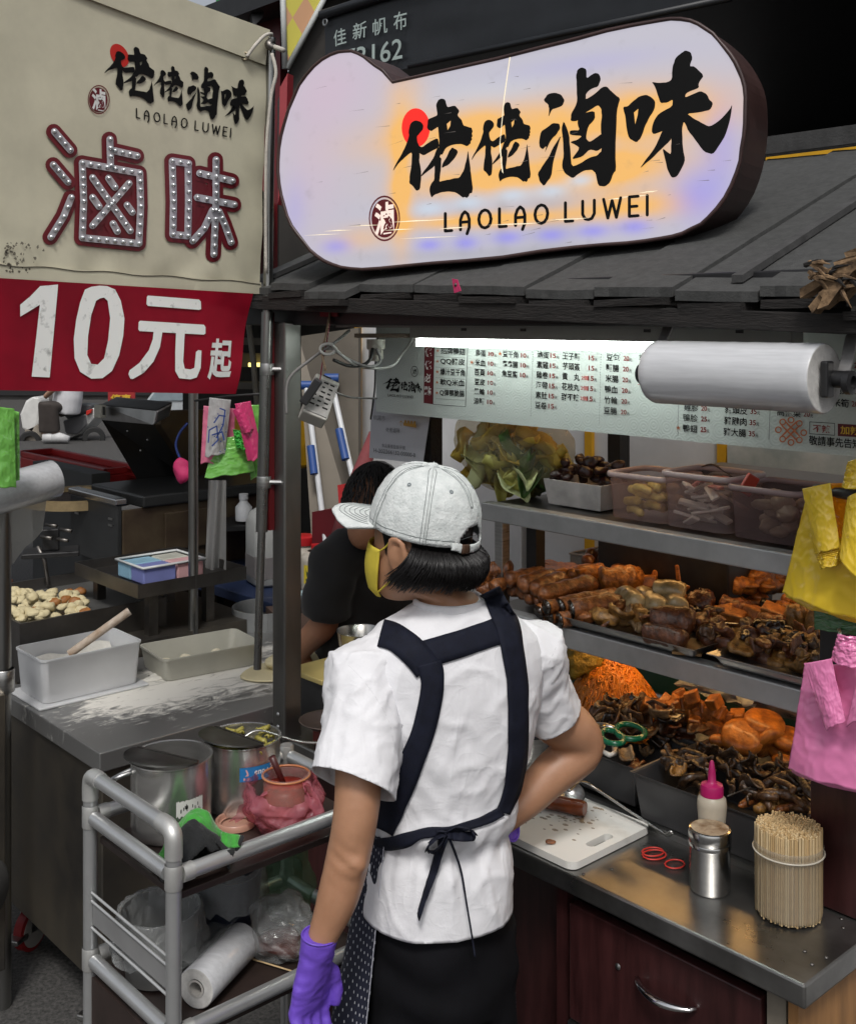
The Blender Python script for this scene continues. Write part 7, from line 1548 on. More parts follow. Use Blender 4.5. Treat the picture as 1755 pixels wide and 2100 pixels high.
def wrap(M, r, a0, a1, z0, z1, n=12): return lambda u, v: M @ Vector((cos(a0 + (a1 - a0) * u) * r, sin(a0 + (a1 - a0) * u) * r, z0 + (z1 - z0) * v))
def viewang(c): return atan2(-c.y, -c.x)
va = viewang(c1); MB().sheet(lambda u, v: wrap(M1, .0732, va + .12, va + .85, .052 + .006 * noise.noise(Vector((u * 14, 1, 0))), .080 + .004 * noise.noise(Vector((u * 20, 2, 0))))(u, v), 26, 4).build('torn_label', mat('torn white label', (.60, .60, .57), .7, 0, .1), pot1, smooth=True)
m_ = MB()
for i in range(14):
 u = rnd(.04, .92); MB; f_ = wrap(M1, .0736, va + .12, va + .85, .05, .08); v = rnd(.15, .6); m_.add([f_(u, v), f_(u + .03, v), f_(u + .03, v + .2), f_(u, v + .2)], [(0, 1, 2, 3)])
m_.build('label_print', black, pot1, recalc=False)
va2 = viewang(c2); f2 = wrap(M2, .0722, va2 - .08, va2 + .78, .072, .098); MB().sheet(f2, 20, 4).build('blue_sticker', mat('blue sticker', (.02, .17, .42), .35), pot2, smooth=True)
m_ = MB(); f2b = wrap(M2, .0725, va2 - .08, va2 + .78, .072, .098)
for k, ch in enumerate('enod'):
 vs, fs, _ = glyphs(ch, .02); m_.add([f2b(.45 + k * .12 + x * .10, .42 + .30 * y) for x, y in vs], fs)
m_.build('sticker_lettering', white, pot2, recalc=False)
m_ = MB()
for k, (x, y) in enumerate(((.14, .18), (.26, .18))): m_.add([f2b(x + cos(a) * .03, y + sin(a) * .10) for a in [2 * pi * i / 10 for i in range(10)]], [tuple(range(10))])
m_.add([f2b(x, y) for x, y in ((.16, .38), (.22, .52), (.17, .85), (.21, .86), (.26, .6), (.27, .4))], [tuple(range(6))]); m_.build('sticker_emblem', mat('pink print', (.65, .35, .35), .5), pot2, recalc=False)
MB(M2).lathe([(0, .112), (.069, .110)], 24).build('pickle_brine', mat('brine', (.06, .05, .015), .2), pot2)
for i in range(46):
 a = rnd(0, 6.3); r = sqrt(rnd(0, 1)) * .062; M = M2 @ TR((cos(a) * r, sin(a) * r, .118 + rnd(-.003, .010)), rnd(0, 6), rnd(-.5, .5), rnd(-.5, .5)); L_ = rnd(.008, .014)
 MB(M).sheet(lambda u, v: Vector(((u - .5) * .009, (v - .5) * 2 * L_, .005 * sin(pi * u))), 4, 4).build('pickle_slice', mat('yellow green pickle', (.30, .26, .055), .4, 0, .3, 30), None, 'yellow green pickle slice floating in the right pot', 'food', 'pickle slices', smooth=True, solid=.003)
lad = thing('spoon', 'steel serving spoon resting across the pot of pickles', 'spoon', M2 @ Vector((0, 0, .13)))
s0_ = M2 @ Vector((-.018, -.012, .128)); s1_ = at(660, 1523, 2.20)
MB(TR(s0_, -.4, .3)).ball((0, 0, 0), (.030, .020, .008), 16, 8).build('bowl', potm, lad, smooth=True)
MB().tube(spline([s0_ + Vector((.02, .006, .004)), s0_ + Vector((.05, .02, .012)), at(610, 1520, 2.19), s1_]), [(.004, .002)] * 19, 8).build('handle', potm, lad, smooth=True)
# chilli jar in its pink bag
cj = Vector((-.262, 2.075, .8685)); jr = thing('chilli_jar', 'clear jar of red chilli sauce wrapped in a pink plastic bag on the trolley', 'jar', cj); MJ = Matrix.Translation(cj)
MB(MJ).lathe([(0, .001), (.046, .001), (.050, .006), (.050, .050), (.043, .064), (.042, .090), (.044, .092), (.044, .096), (.041, .097)], 32).build('jar_wall', film('jar film', (.60, .42, .36), .66, .12, .05), jr, smooth=True, ang=40)
MB(MJ).lathe([(0, .003), (.045, .003), (.0485, .008), (.0485, .049), (.0415, .063), (.0408, .074), (0, .075)], 30).build('chilli_sauce', mat('red chilli sauce', (.32, .018, .006), .3, 0, .5, 40, .4, 120), jr, smooth=True)
MB(MJ).tube([(cos(2 * pi * k / 30) * .0435, sin(2 * pi * k / 30) * .0435, .094) for k in range(30)], .0022, 6, close=True).build('jar_rim', mat('orange stained rim', (.50, .20, .09), .3), jr, smooth=True)
MB(MJ).tube([(-.004, .008, .07), (-.026, -.004, .128)], [.005, .007], 8).build('spoon_handle', mat('dark red brown plastic', (.06, .012, .012), .35), jr, smooth=True)
pinkf = film('pink thin film', (.78, .26, .33), .60, .22, 1.0, 45, .7)
def pinkw(u, v):
 a = 2 * pi * u; z = .004 + .085 * v; r = .054 + .014 * sin(pi * v) + .018 * v * max(0, cos(a + 2.4)) + .012 * noise.noise(Vector((cos(a) * 3, sin(a) * 3, v * 4))) + .006 * noise.noise(Vector((cos(a) * 9, sin(a) * 9, v * 9)))
 return MJ @ Vector((cos(a) * r, sin(a) * r, z - .03 * v * max(0, cos(a + 1.2)) ** 2))
MB().sheet(pinkw, 60, 22, closeu=True).build('bag_film', pinkf, jr, smooth=True)
def flap(P, w_, seed):
 sp_ = spline(P, 5); mb = MB(); k = len(sp_)
 for i, p in enumerate(sp_):
  for j in range(6): t = j / 5 - .5; ww = w_[0] + (w_[1] - w_[0]) * i / k; mb.v.append(p + Vector((.75, .66, 0)) * ww * t + Vector((0, 0, .012)) * noise.noise(Vector((i * .35, j * .9, seed))) - Vector((.6, .7, 0)) * .01 * noise.noise(Vector((i * .3, j * 1.3, seed + 4))))
 mb.f = [(i * 6 + j, i * 6 + j + 1, i * 6 + j + 7, i * 6 + j + 6) for i in range(k - 1) for j in range(5)]; return mb
flap([MJ @ Vector((.03, -.025, .095)), MJ @ Vector((.048, -.03, .075)), MJ @ Vector((.062, -.04, .045)), MJ @ Vector((.075, -.045, .02))], (.012, .03), 3).build('bag_handle', pinkf, jr, smooth=True)
flap([MJ @ Vector((-.03, -.03, .07)), MJ @ Vector((-.06, -.03, .055)), MJ @ Vector((-.08, -.035, .03))], (.03, .05), 5).build('bag_handle', pinkf, jr, smooth=True)
jl = onz(483, 1688, .872); MB(Matrix.Translation((jl.x, jl.y, .8685))).lathe([(.026, .004), (.030, .0045), (.032, .011), (.0355, .012), (.0375, .010), (.0375, .001), (.034, .0), (0, .002)], 30).build('peach_lid', mat('peach plastic lid', (.46, .25, .18), .35, 0, .1), None, 'upturned peach plastic jar lid on the trolley shelf', 'lid', smooth=True, ang=50)
for i in range(14): p = onz(535 + rnd(-25, 15), 1668 + rnd(-8, 8), .870); MB(TR((p.x, p.y, .8695), rnd(0, 3))).box(-.003, -.001, 0, .003, .001, .002).build('crumb', f_tan, None, 'tiny pale crumb on the upper trolley shelf', 'crumb', 'crumbs on the trolley shelf')
# cloth
cl = thing('cleaning_cloth', 'green and black microfibre cloth crumpled on the trolley corner', 'cloth', (CM @ Vector((.10, .06, .87))))
gcl = mat('green microfibre', (.045, .29, .035), .95, 0, .2, 60, .6, 240, sheen=.3); bcl = mat('black microfibre', (.012, .013, .014), .95, 0, .3, 60, .6, 240, sheen=.1)
def clfn(s0, x0, y0, sx, sy, hgt, bx):
 def fn(u, v):
  x = x0 + sx * u; y = y0 + sy * v; z = hgt * (sin(pi * u) ** .7 * sin(pi * min(1, v + .15)) ** .6) + .012 * noise.noise(Vector((u * 4, v * 4, s0))) + .006 * noise.noise(Vector((u * 10, v * 8, s0)))
  return CM @ Vector((x + .01 * noise.noise(Vector((v * 3, s0, 0))), y + .008 * noise.noise(Vector((u * 3, s0, 5))), .872 + max(z, 0)))
 return fn
MB().sheet(clfn(1, .016, .018, .10, .085, .080, 0), 26, 26).build('black_side', bcl, cl, smooth=True, solid=.004)
MB().sheet(clfn(2, .03, .05, .115, .085, .088, 0), 26, 26).build('green_side', gcl, cl, smooth=True, solid=.004)
g1 = MB().sheet(lambda u, v: at(455 + 38 * u, 1706 + 34 * v * (1 - .3 * u) + 8 * u, 1.90 - .02 * v + .006 * sin(u * 7)), 10, 8); g1.build('green_corner', gcl, cl, smooth=True, solid=.004)
MB().tube(spline([at(497, 1716, 1.90), at(490, 1732, 1.885), at(478, 1748, 1.88), at(462, 1740, 1.88), at(445, 1722, 1.885)]), .004, 8).build('black_binding', bcl, cl, smooth=True)
MB().tube([at(474, 1742, 1.876), at(475, 1760, 1.874)], [.007, .005], 8).build('black_loop', bcl, cl, smooth=True)
# lower shelf
bn = CM @ Vector((.085, .20, .629)); bin_ = thing('lined_pail', 'steel pail lined with clear plastic on the lower trolley shelf', 'pail', bn); MBn = Matrix.Translation(bn)
MB(MBn).lathe([(0, .001), (.052, .001), (.060, .004), (.070, .118), (.0725, .120), (.068, .118), (.058, .006), (0, .004)], 36).build('pail_wall', mat('dull pail metal', (.40, .40, .39), .4, .8, .1), bin_, smooth=True, ang=40)
linerf = film('clear liner film', (.62, .64, .64), .70, .10, 1.0, 40, 1.0)
def liner(u, v):
 a = 2 * pi * u; k = noise.noise(Vector((cos(a) * 4, sin(a) * 4, v * 5))); k2 = noise.noise(Vector((cos(a) * 12, sin(a) * 12, v * 9)))
 if v < .5: t = v * 2; r = .050 + .021 * t; z = .02 + .104 * t; r -= .008 * abs(k) + .004 * k2
 else: t = (v - .5) * 2; r = .074 + .014 * t + .012 * k * t + .006 * k2; z = .125 - .075 * t + .02 * k * t
 return MBn @ Vector((cos(a) * r, sin(a) * r, z))
MB().sheet(liner, 70, 30, closeu=True).build('liner', linerf, bin_, smooth=True)
def rollof(c0, c1, r, nm, label):
 c0, c1 = Vector(c0), Vector(c1); d = c1 - c0; q = d.normalized().to_track_quat('Z', 'Y').to_matrix().to_4x4(); M = Matrix.Translation(c0) @ q; L_ = d.length
 t_ = thing(nm, label, 'plastic roll', c0 - UPV * r)
 MB(M).lathe([(r * .97, 0), (r, .002), (r, L_ - .002), (r * .97, L_)], 36).build('wound_film', rollm, t_, smooth=True, ang=50)
 MB(M).lathe([(r * .97 - i * r * .065, (-.0006 if i % 2 else .0006)) for i in range(9)], 36).build('end_face', mat('roll end layers', (.55, .54, .52)), t_, smooth=True)
 MB(M).lathe([(r * .45, -.001), (r * .34, -.001), (r * .34, .05), (0, .05)], 24).build('core_tube', mat('white core', (.45, .43, .40), .6), t_, smooth=True, ang=40)
 return t_, M
UPV = Vector((0, 0, 1))
r0 = onz(402, 2028, .664); r1 = onz(498, 1930, .664); rl2, MR2 = rollof(r0, r1, .0345, 'plastic_roll', 'roll of clear plastic bags lying on the lower trolley shelf')
tail = MB(); d_ = (r1 - r0).normalized(); n_d = Vector((-d_.y, d_.x, 0))
tail.sheet(lambda u, v: r0 + d_ * (.02 + .20 * u) + n_d * (.012 + .07 * v) + UPV * (.034 - .022 * v + .010 * noise.noise(Vector((u * 5, v * 4, 2)))), 20, 10).build('loose_film', linerf, rl2, smooth=True)
# crumpled clear bag with red remains, dark bucket
def crumple(c, rx, ry, rz, nm, label, fm_, seed, parts=True):
 t_ = thing(nm, label, 'bag', c); m_ = MB(Matrix.Translation(c)); m_.ball((0, 0, rz * .9), (rx, ry, rz), 48, 30)
 for p in m_.v:
  q = p - Vector((0, 0, rz)); k = noise.noise(q * 22 + Vector((seed, 0, 0))) + .6 * (1 - 2 * abs(noise.noise(q * 40 + Vector((0, seed, 0))))) + .3 * noise.noise(q * 90); p += q.normalized() * k * .012
  p.z = max(p.z, .001)
 m_.build('film', fm_, t_, smooth=False); return t_
cc = CM @ Vector((.285, .105, .629)); cg = crumple(cc, .060, .055, .055, 'crumpled_bag', 'crumpled clear plastic bag with red remains on the lower trolley shelf', linerf, 3)
lump(cc + UPV * .02, (.045, .04, .018), 'sauce_remains', mat('red brown remains', (.10, .014, .006), .35, 0, .5, 30), 'red brown remains inside the crumpled clear bag', None, .4, 25, 4)
kc = CM @ Vector((.24, .215, .629)); bk_ = thing('dark_bucket', 'dark blue bucket under a plastic sheet on the lower trolley shelf', 'bucket', kc)
MB(Matrix.Translation(kc)).lathe([(0, .001), (.052, .001), (.060, .13), (.062, .132), (.057, .13), (0, .006)], 30).build('bucket_wall', mat('dark blue plastic', (.006, .009, .02), .4), bk_, smooth=True, ang=40)
MB().sheet(lambda u, v: kc + Vector((.066 * cos(2 * pi * u) * (1 + .15 * v + .1 * noise.noise(Vector((cos(6.28 * u) * 3, sin(6.28 * u) * 3, v)))), .066 * sin(2 * pi * u) * (1 + .15 * v), .150 - .07 * v + .018 * noise.noise(Vector((cos(6.28 * u) * 4, sin(6.28 * u) * 4, v * 3))))), 40, 12, closeu=True).build('plastic_sheet', linerf, bk_, smooth=True)
crumple(CM @ Vector((.36, .20, .629)), .05, .05, .085, 'green_tinted_bag', 'green tinted clear bag standing behind the dark bucket', film('green tinted film', (.25, .42, .28), .7, .12, 1.0, 40), 7)
# ------------------------------------------------------------------ floured steel table
T0 = (-.8085, 2.765); TM = vu(T0); tz0 = .736
tab = thing('floured_table', 'steel work table dusted with white flour, on red castors', 'table', (T0[0], T0[1], 0), VX)
fl = bpy.data.materials.new('floured steel'); fl.use_nodes = True; n_ = fl.node_tree; pb = n_.nodes['Principled BSDF']
tcx = n_.nodes.new('ShaderNodeTexCoord'); sp_ = n_.nodes.new('ShaderNodeSeparateXYZ'); n_.links.new(tcx.outputs['Object'], sp_.inputs[0]); X_ = NX(n_, sp_.outputs[0]); Y_ = NX(n_, sp_.outputs[1])
def bl_(x, y, rx, ry): return (((X_ - x) * (1 / rx)) * ((X_ - x) * (1 / rx)) + ((Y_ - y) * (1 / ry)) * ((Y_ - y) * (1 / ry)))._o('MULTIPLY', -1.0).exp()
mp_ = n_.nodes.new('ShaderNodeMapping'); mp_.inputs['Scale'].default_value = (1, 2.2, 1); n_.links.new(tcx.outputs['Object'], mp_.inputs[0])
na = n_.nodes.new('ShaderNodeTexNoise'); na.inputs['Scale'].default_value = 11; na.inputs['Detail'].default_value = 12; na.inputs['Roughness'].default_value = .72; na.inputs['Distortion'].default_value = 1.6; n_.links.new(mp_.outputs[0], na.inputs['Vector'])
reg = bl_(.22, .28, .20, .16) + bl_(.42, .36, .30, .14) + bl_(.62, .22, .35, .20) * .8 + bl_(.9, .3, .3, .3) * .8 + bl_(.40, .47, .5, .05)
msk = ((NX(n_, na.outputs['Fac']) - .5) * 3.6 + reg * .85 - .60)._o('MULTIPLY', 1.7).clamp()
cc_ = mixc(n_, msk, (.34, .34, .335), (.74, .72, .66)); n_.links.new(cc_, pb.inputs['Base Color'])
mt1 = (msk * -.75 + .8).clamp(); n_.links.new(mt1.k, pb.inputs['Metallic']); ro = msk * .45 + .42; n_.links.new(ro.k, pb.inputs['Roughness'])
bu = n_.nodes.new('ShaderNodeBump'); bu.inputs['Strength'].default_value = .6; bu.inputs['Distance'].default_value = .004; n_.links.new(msk.k, bu.inputs['Height']); n_.links.new(bu.outputs[0], pb.inputs['Normal'])
MB(TM).box(0, 0, tz0 - .05, 1.35, .66, tz0).build('table_top', fl, tab, bevel=.003)
greasy = mat('stained cabinet steel', (.21, .20, .19), .40, .9, .35, 3.5, .15, 40, col2=(.27, .235, .18), rvar=.15)
MB(TM).box(.012, .012, .14, 1.30, .64, tz0 - .051).build('cabinet', greasy, tab, bevel=.003)
for l, w in ((.06, .56), (.06, .10), (1.2, .56), (1.2, .10)):
 cs_ = TM @ Vector((l, w, 0)); MC = Matrix.Translation(cs_) @ Matrix.Rotation(VX + .5, 4, 'Z')
 co = MB(MC).lathe([(.050, -.016), (.060, -.013), (.060, .013), (.050, .016)], 22, M=Matrix.Rotation(pi / 2, 4, 'X'), c=(0, 0, .060)).build('castor_wheel', mat('red castor tyre', (.28, .014, .016), .45), tab, smooth=True, ang=40)
 MB(MC).lathe([(0, -.017), (.049, -.0165), (.049, .0165), (0, .017)], 20, M=Matrix.Rotation(pi / 2, 4, 'X'), c=(0, 0, .060)).build('hub', mat('grey hub', (.35, .33, .30), .5), co, smooth=True, ang=40)
 MB(MC).box(-.02, -.021, .058, .03, -.018, .14).box(-.02, .018, .058, .03, .021, .14).box(-.03, -.03, .132, .04, .03, .139).build('fork', steel, co)
 MB(MC).box(-.085, -.022, .052, -.035, .022, .066).build('brake_lever', steel, co, bevel=.003)
# plastic boxes on the table
cloudy = mat('cloudy white plastic', (.78, .79, .80), .4, 0, .10, 6, .05, 40, transl=.35)
def plbox(M, L_, Wd, h, nm, label, par_mat, taper=.94, lidplate=True):
 t_ = thing(nm, label, 'box', M @ Vector((L_ / 2, Wd / 2, 0)), VX); m_ = MB(M); cx, cy = L_ / 2, Wd / 2
 def rg(k, z, ins=0):
  hx, hy = L_ / 2 * k - ins, Wd / 2 * k - ins; r = .02
  return [Vector((cx + sx * (hx - r) + cos((s0 + q / 4) * pi / 2) * r, cy + sy * (hy - r) + sin((s0 + q / 4) * pi / 2) * r, z)) for sx, sy, s0 in ((1, 1, 0), (-1, 1, 1), (-1, -1, 2), (1, -1, 3)) for q in range(5)]
 rs = [rg(taper, 0), rg(1, h - .008), rg(1.02, h - .006), rg(1.02, h), rg(.985, h), rg(taper - .03, .006)]; n = 20
 for r in rs: m_.v += r
 m_.f = [(i * n + j, i * n + (j + 1) % n, (i + 1) * n + (j + 1) % n, (i + 1) * n + j) for i in range(5) for j in range(n)] + [tuple(range(n - 1, -1, -1)), tuple(5 * n + j for j in range(n))]
 m_.build('box_wall', par_mat, t_, smooth=True, ang=45)
 return t_
f1 = Vector((-1.057, 3.079, 0)); BX1 = Matrix.Translation((f1.x, f1.y, tz0 + .010)) @ Matrix.Rotation(VX, 4, 'Z')
b1_ = plbox(BX1, .30, .19, .122, 'flour_box', 'tall cloudy white plastic flour box with a rolling stick in it', cloudy)
MB(BX1).box(-.015, -.015, -.0095, .315, .205, -.002).build('base_lid', cloudy, b1_, bevel=.006)
flm = mat('flour', (.70, .68, .62), .95, 0, .1, 30, .8, 60)
MB(BX1).sheet(lambda u, v: Vector((.016 + .268 * u, .014 + .162 * v, .055 + .035 * noise.noise(Vector((u * 3, v * 3, 1))) + .03 * v)), 24, 18).build('flour', flm, b1_, smooth=True)
MB().tube([at(142, 1342, 3.16), at(266, 1253, 3.22)], .0115, 14).build('rolling_stick', mat('floury wood', (.50, .34, .22), .8, 0, .35, 20, col2=(.66, .60, .52)), None, 'wooden rolling stick dusted with flour leaning in the flour box', 'rolling pin', smooth=True, ang=50)
f2_ = Vector((-.775, 3.300, 0)); BX2 = Matrix.Translation((f2_.x, f2_.y, tz0 + .002)) @ Matrix.Rotation(VX - .12, 4, 'Z')
b2_ = plbox(BX2, .32, .20, .066, 'dough_box', 'low cream plastic box with pieces of dough on the floured table', mat('cream plastic', (.55, .54, .47), .45, 0, .12, 6, .05, 40, transl=.25))
for i in range(11): lump(BX2 @ Vector((.05 + .02 * i + rnd(-.01, .01), .05 + rnd(0, .08), .022)), (.018, .016, .012), 'dough_piece', mat('raw dough', (.62, .57, .43), .8, 0, .08), 'small pale dough piece in the low cream box', 'dough pieces', .2, 20, i)
for i in range(2):
 l0, w0 = ((.36, .43), (.50, .47))[i]; M = TM @ Matrix.Translation((l0, w0, tz0 + .0005)); m_ = MB(M); m_.ball((0, 0, 0), (rnd(.06, .10), rnd(.02, .035), .006), 20, 8, amp=.6, fr=20, seed=i)
 for p in m_.v: p.z = max(p.z, 0)
 m_.build('flour_ridge', flm, tab, smooth=True)
dgm = mat('raw yellow dough', (.60, .53, .33), .75, 0, .06, 8, .1, 60)
dp = onz(590, 1372, tz0 + .005); MB(TR((dp.x, dp.y, tz0 + .001), VX)).ball((0, 0, .004), (.15, .10, .010), 30, 10, amp=.12, fr=10).build('dough_sheet', dgm, None, 'flat yellow dough sheet spread on the floured table', 'dough', smooth=True)
for i, (x, y, s_) in enumerate(((575, 1358, .050), (600, 1352, .055), (622, 1350, .052), (644, 1356, .048))):
 p = onz(x, y, tz0 + .03); lump(Vector((p.x, p.y, tz0 + .03)), (s_, .045, .026), 'kneaded_dough', dgm, 'folded lump in the row of kneaded dough beside the kneading hand', 'kneaded dough', .25, 16, i, VX)
# bowl, board, red box, scale right of the post
mbw = at(738, 1365, 2.98); MB(Matrix.Translation(mbw)).lathe([(0, 0), (.032, 0), (.045, .015), (.056, .06), (.060, .092), (.063, .094), (.058, .090), (.052, .055), (.04, .018), (0, .004)], 32).build('mixing_bowl', mat('bowl steel', (.50, .49, .46), .25, 1, .1, 8), None, 'deep steel mixing bowl on the yellow board behind the woman', 'bowl', smooth=True, ang=50)
MB(TR(mbw + Vector((-.05, 0, -.016)), .75)).box(-.11, -.06, 0, .12, .09, .014).build('yellow_board', mat('yellow plastic board', (.48, .38, .14), .5, 0, .15), None, 'yellow plastic board under the mixing bowl', 'board', bevel=.003)
rb0 = onb(690, 1500, 1.95); MB(TR(at(700, 1520, 2.95), VX)).box(-.06, -.05, -.25, .20, .2, .15).build('red_cabinet', mat('dark red metal', (.16, .006, .010), .4, .2, .2), None, 'dark red metal box standing beside the floured table', 'box', bevel=.006)
MB(TR(at(715, 1375, 2.96), .7)).box(-.10, -.09, -.5, .10, .10, .0).build('bowl_stand', blackp, None, 'black stand under the yellow board', 'stand')
sc0 = onz(672, 1480, .86); wsc = thing('weighing_scale', 'small red weighing scale with shallow steel pan at the left end of the counter', 'scale', (sc0.x, sc0.y, .801)); MB(Matrix.Translation(sc0)).lathe([(0, -.014), (.04, -.012), (.065, .004), (.068, .006), (.063, .006), (.04, -.008), (0, -.010)], 28).build('scale_pan', mat('brown steel pan', (.22, .17, .15), .35, .9), wsc, smooth=True)
MB(TR((sc0.x + .01, sc0.y + .01, .801), .4)).box(-.04, -.03, 0, .04, .03, .045).build('scale_body', mat('dull red plastic', (.16, .02, .015), .5), wsc, bevel=.006)
# ------------------------------------------------------------------ neighbour's stand at the left: posts, trays, film, bags
def post(label, px, d, r, z1, name='steel_post', z0=0.0): 
 p = at(px, 1000, d); return MB().tube([(p.x, p.y, z0), (p.x, p.y, z1)], r, 16).build(name, mat('post tube steel', (.30, .30, .29), .3, 1, .2, 8, .08, 80, stretch=(1, 1, .3), rvar=.1), None, label, 'post', smooth=True, ang=50)
post('thick steel post at the left edge of the picture', 6, 2.95, .022, 1.45)
MB(Matrix.Translation(at(8, 1395, 2.95))).lathe([(.027, -.03), (.0285, -.028), (.0285, .028), (.027, .03)], 20).build('post_collar', steel, None, 'steel collar round the thick left post', 'collar', smooth=True, ang=40)
lc_ = thing('steel_cabinet', 'steel cabinet with grey wheel below the thick post at the left edge', 'cabinet', at(-12, 1420, 2.93) * 1.0)
MB(TR(at(-12, 1420, 2.93), VX)).box(-.09, -.03, -.72, .02, .25, 0).build('cabinet_body', greasy, lc_, bevel=.004)
MB(Matrix.Translation(at(-46, 1830, 2.86))).lathe([(0, -.03), (.075, -.03), (.085, -.02), (.085, .02), (.075, .03), (0, .03)], 24, M=Matrix.Rotation(pi / 2, 4, 'Y') @ Matrix.Rotation(.5, 4, 'X')).build('wheel', mat('grey tyre', (.07, .068, .065), .7), lc_, smooth=True, ang=50)
post('steel post standing behind the floured table, below the red banner', 397, 3.72, .0165, 2.1)
# film roll at the left
ra = at(-60, 1030, 2.88); rb_ = at(112, 982, 3.06); rl3, MR3 = rollof(rb_, ra, .052, 'plastic_roll', 'thick roll of clear film at the left edge under the green bags')
d3 = (rb_ - ra).normalized()
MB().sheet(lambda u, v: ra + d3 * ((.22 - .05 * v) * u + .03 * v) * 1.05 + Vector((.0, -.03 + .02 * v, -.03 - (.10 + .12 * (1 - u)) * v + .012 * noise.noise(Vector((u * 5, v * 4, 1))))), 24, 18).build('hanging_film', film('milky hanging film', (.55, .55, .52), .35, .3, .6, 25), rl3, smooth=True)
lg = thing('green_bag_bundle', 'bundle of lime green plastic bags at the left edge of the picture', 'bags', at(10, 1000, 2.80))
PLL = Plane(radians(-20), p=at(10, 900, 2.80))
bagsheet('bag_body', lgm, lg, [(-50, 828), (30, 838), (34, 1000), (-50, 998)], PLL, .02, .004, 21)
bagsheet('bag_layer', lgm, lg, [(-50, 820), (40, 845), (41, 985), (-50, 1000)], Plane(PLL.th, c=PLL.c + .02), .01, .006, 22)
# bags hanging right of the second post
PB = Plane(radians(-10), p=at(470, 880, 3.50))
def P2(dc): return Plane(PB.th, c=PB.c + dc)
wb_ = thing('printed_bag_bundle', 'bundle of pink and printed white bags hanging on the steel post', 'bags', at(445, 950, 3.5))
bagsheet('bag_body', mat('rose bag film', (.62, .16, .26), .4, 0, .1, 8, .2, 40), wb_, [(418, 832), (482, 838), (480, 940), (412, 952)], P2(.01), .02, .003, 31)
bagsheet('printed_bag', film('white printed film', (.62, .62, .62), .12, .3, .3, 20), wb_, [(430, 815), (474, 820), (462, 930), (421, 936)], P2(-.02), .015, .003, 32)
m_ = MB(); PW = P2(-.02)
for pts in ([(428, 905), (430, 880), (445, 872), (448, 900), (436, 912)], [(445, 895), (458, 870), (462, 840), (452, 836)], [(440, 865), (450, 850), (462, 852)], [(436, 890), (456, 884), (460, 900)]):
 for pg in stroke(pts, 1.4, 4): ppoly(m_, PW, pg, o=.03)
for i in range(14): x_, y_ = rnd(426, 464), rnd(845, 925); ppoly(m_, PW, ell(x_, y_, 1.3, 1.3, 8), o=.0302 + i * .00005)
m_.build('blue_print', mat('blue ink', (.03, .07, .28), .6), wb_, recalc=False)
hp_t = thing('hot_pink_bag_bundle', 'folded hot pink bags hanging in a loop beside the printed bags', 'bags', at(515, 950, 3.48))
bagsheet('bag_handle', pk2, hp_t, [(482, 828), (514, 822), (540, 938), (508, 945)], P2(-.04), .02, .003, 33, ripple=.0)
bagsheet('bag_handle', pk2, hp_t, [(478, 842), (500, 824), (520, 880), (500, 890)], P2(-.05), .02, .003, 34)
lg2 = thing('lime_bag_bundle', 'lime green bags hanging below the hot pink bags', 'bags', at(480, 980, 3.5))
bagsheet('bag_body', lgm, lg2, [(440, 900), (510, 890), (524, 965), (420, 980)], P2(.0), .03, .004, 35)
bagsheet('bag_layer', lgm, lg2, [(500, 830), (535, 830), (546, 960), (515, 985)], P2(.02), .02, .004, 36)
bagsheet('bag_tuft', mat('green bag film', (.04, .38, .04), .4, 0, .1), lg2, [(478, 880), (505, 885), (508, 925), (485, 915)], P2(-.03), .015, .010, 37)
MB().tube([at(400, 822, 3.6), at(470, 812, 3.5), at(575, 805, 3.4)], .004, 6).build('hanging_wire', bwire, None, 'dark wire carrying the pink and green bags', 'wire', smooth=True)
MB().sheet(lambda u, v: at(428 + 36 * u + 20 * v * (1 - u) * -0.4, 985 + 210 * v, 3.95 + .02 * sin(u * 9 + v * 2)), 14, 20).build('plastic_curtain', film('grey plastic curtain', (.48, .48, .47), .30, .3, .3, 12), None, 'grey plastic sheet hanging beside the steel post', 'plastic sheet', smooth=True)
# canopy added over the neighbouring stand, hidden behind the banners, to shade the ovens
nc_ = thing('added_shade_canopy', 'unseen dark canopy added over the neighbouring stand to shade the roasting oven', 'canopy', at(200, 500, 5.0))
cpm = mat('dark canopy sheet', (.03, .028, .03), .7, 0, .3, 4)
MB().prism([(-3.4, 3.55, 2.30), (-.62, 3.55, 2.30), (-.95, 7.4, 2.45), (-4.2, 7.4, 2.45)], (0, 0, .04)).build('canopy_sheet', cpm, nc_)
for p0, p1 in (((-3.4, 3.57, 2.28), (-.62, 3.57, 2.28)), ((-.66, 3.57, 2.28), (-.98, 7.3, 2.43))): MB().tube([p0, p1], .02, 8).build('canopy_beam', steel_dk, nc_, smooth=True)
for x, y in ((-3.3, 3.65), (-4.0, 7.2), (-1.05, 7.2)): MB().tube([(x, y, 0), (x, y, 2.4)], .022, 10).build('canopy_post', steel_dk, nc_, smooth=True)
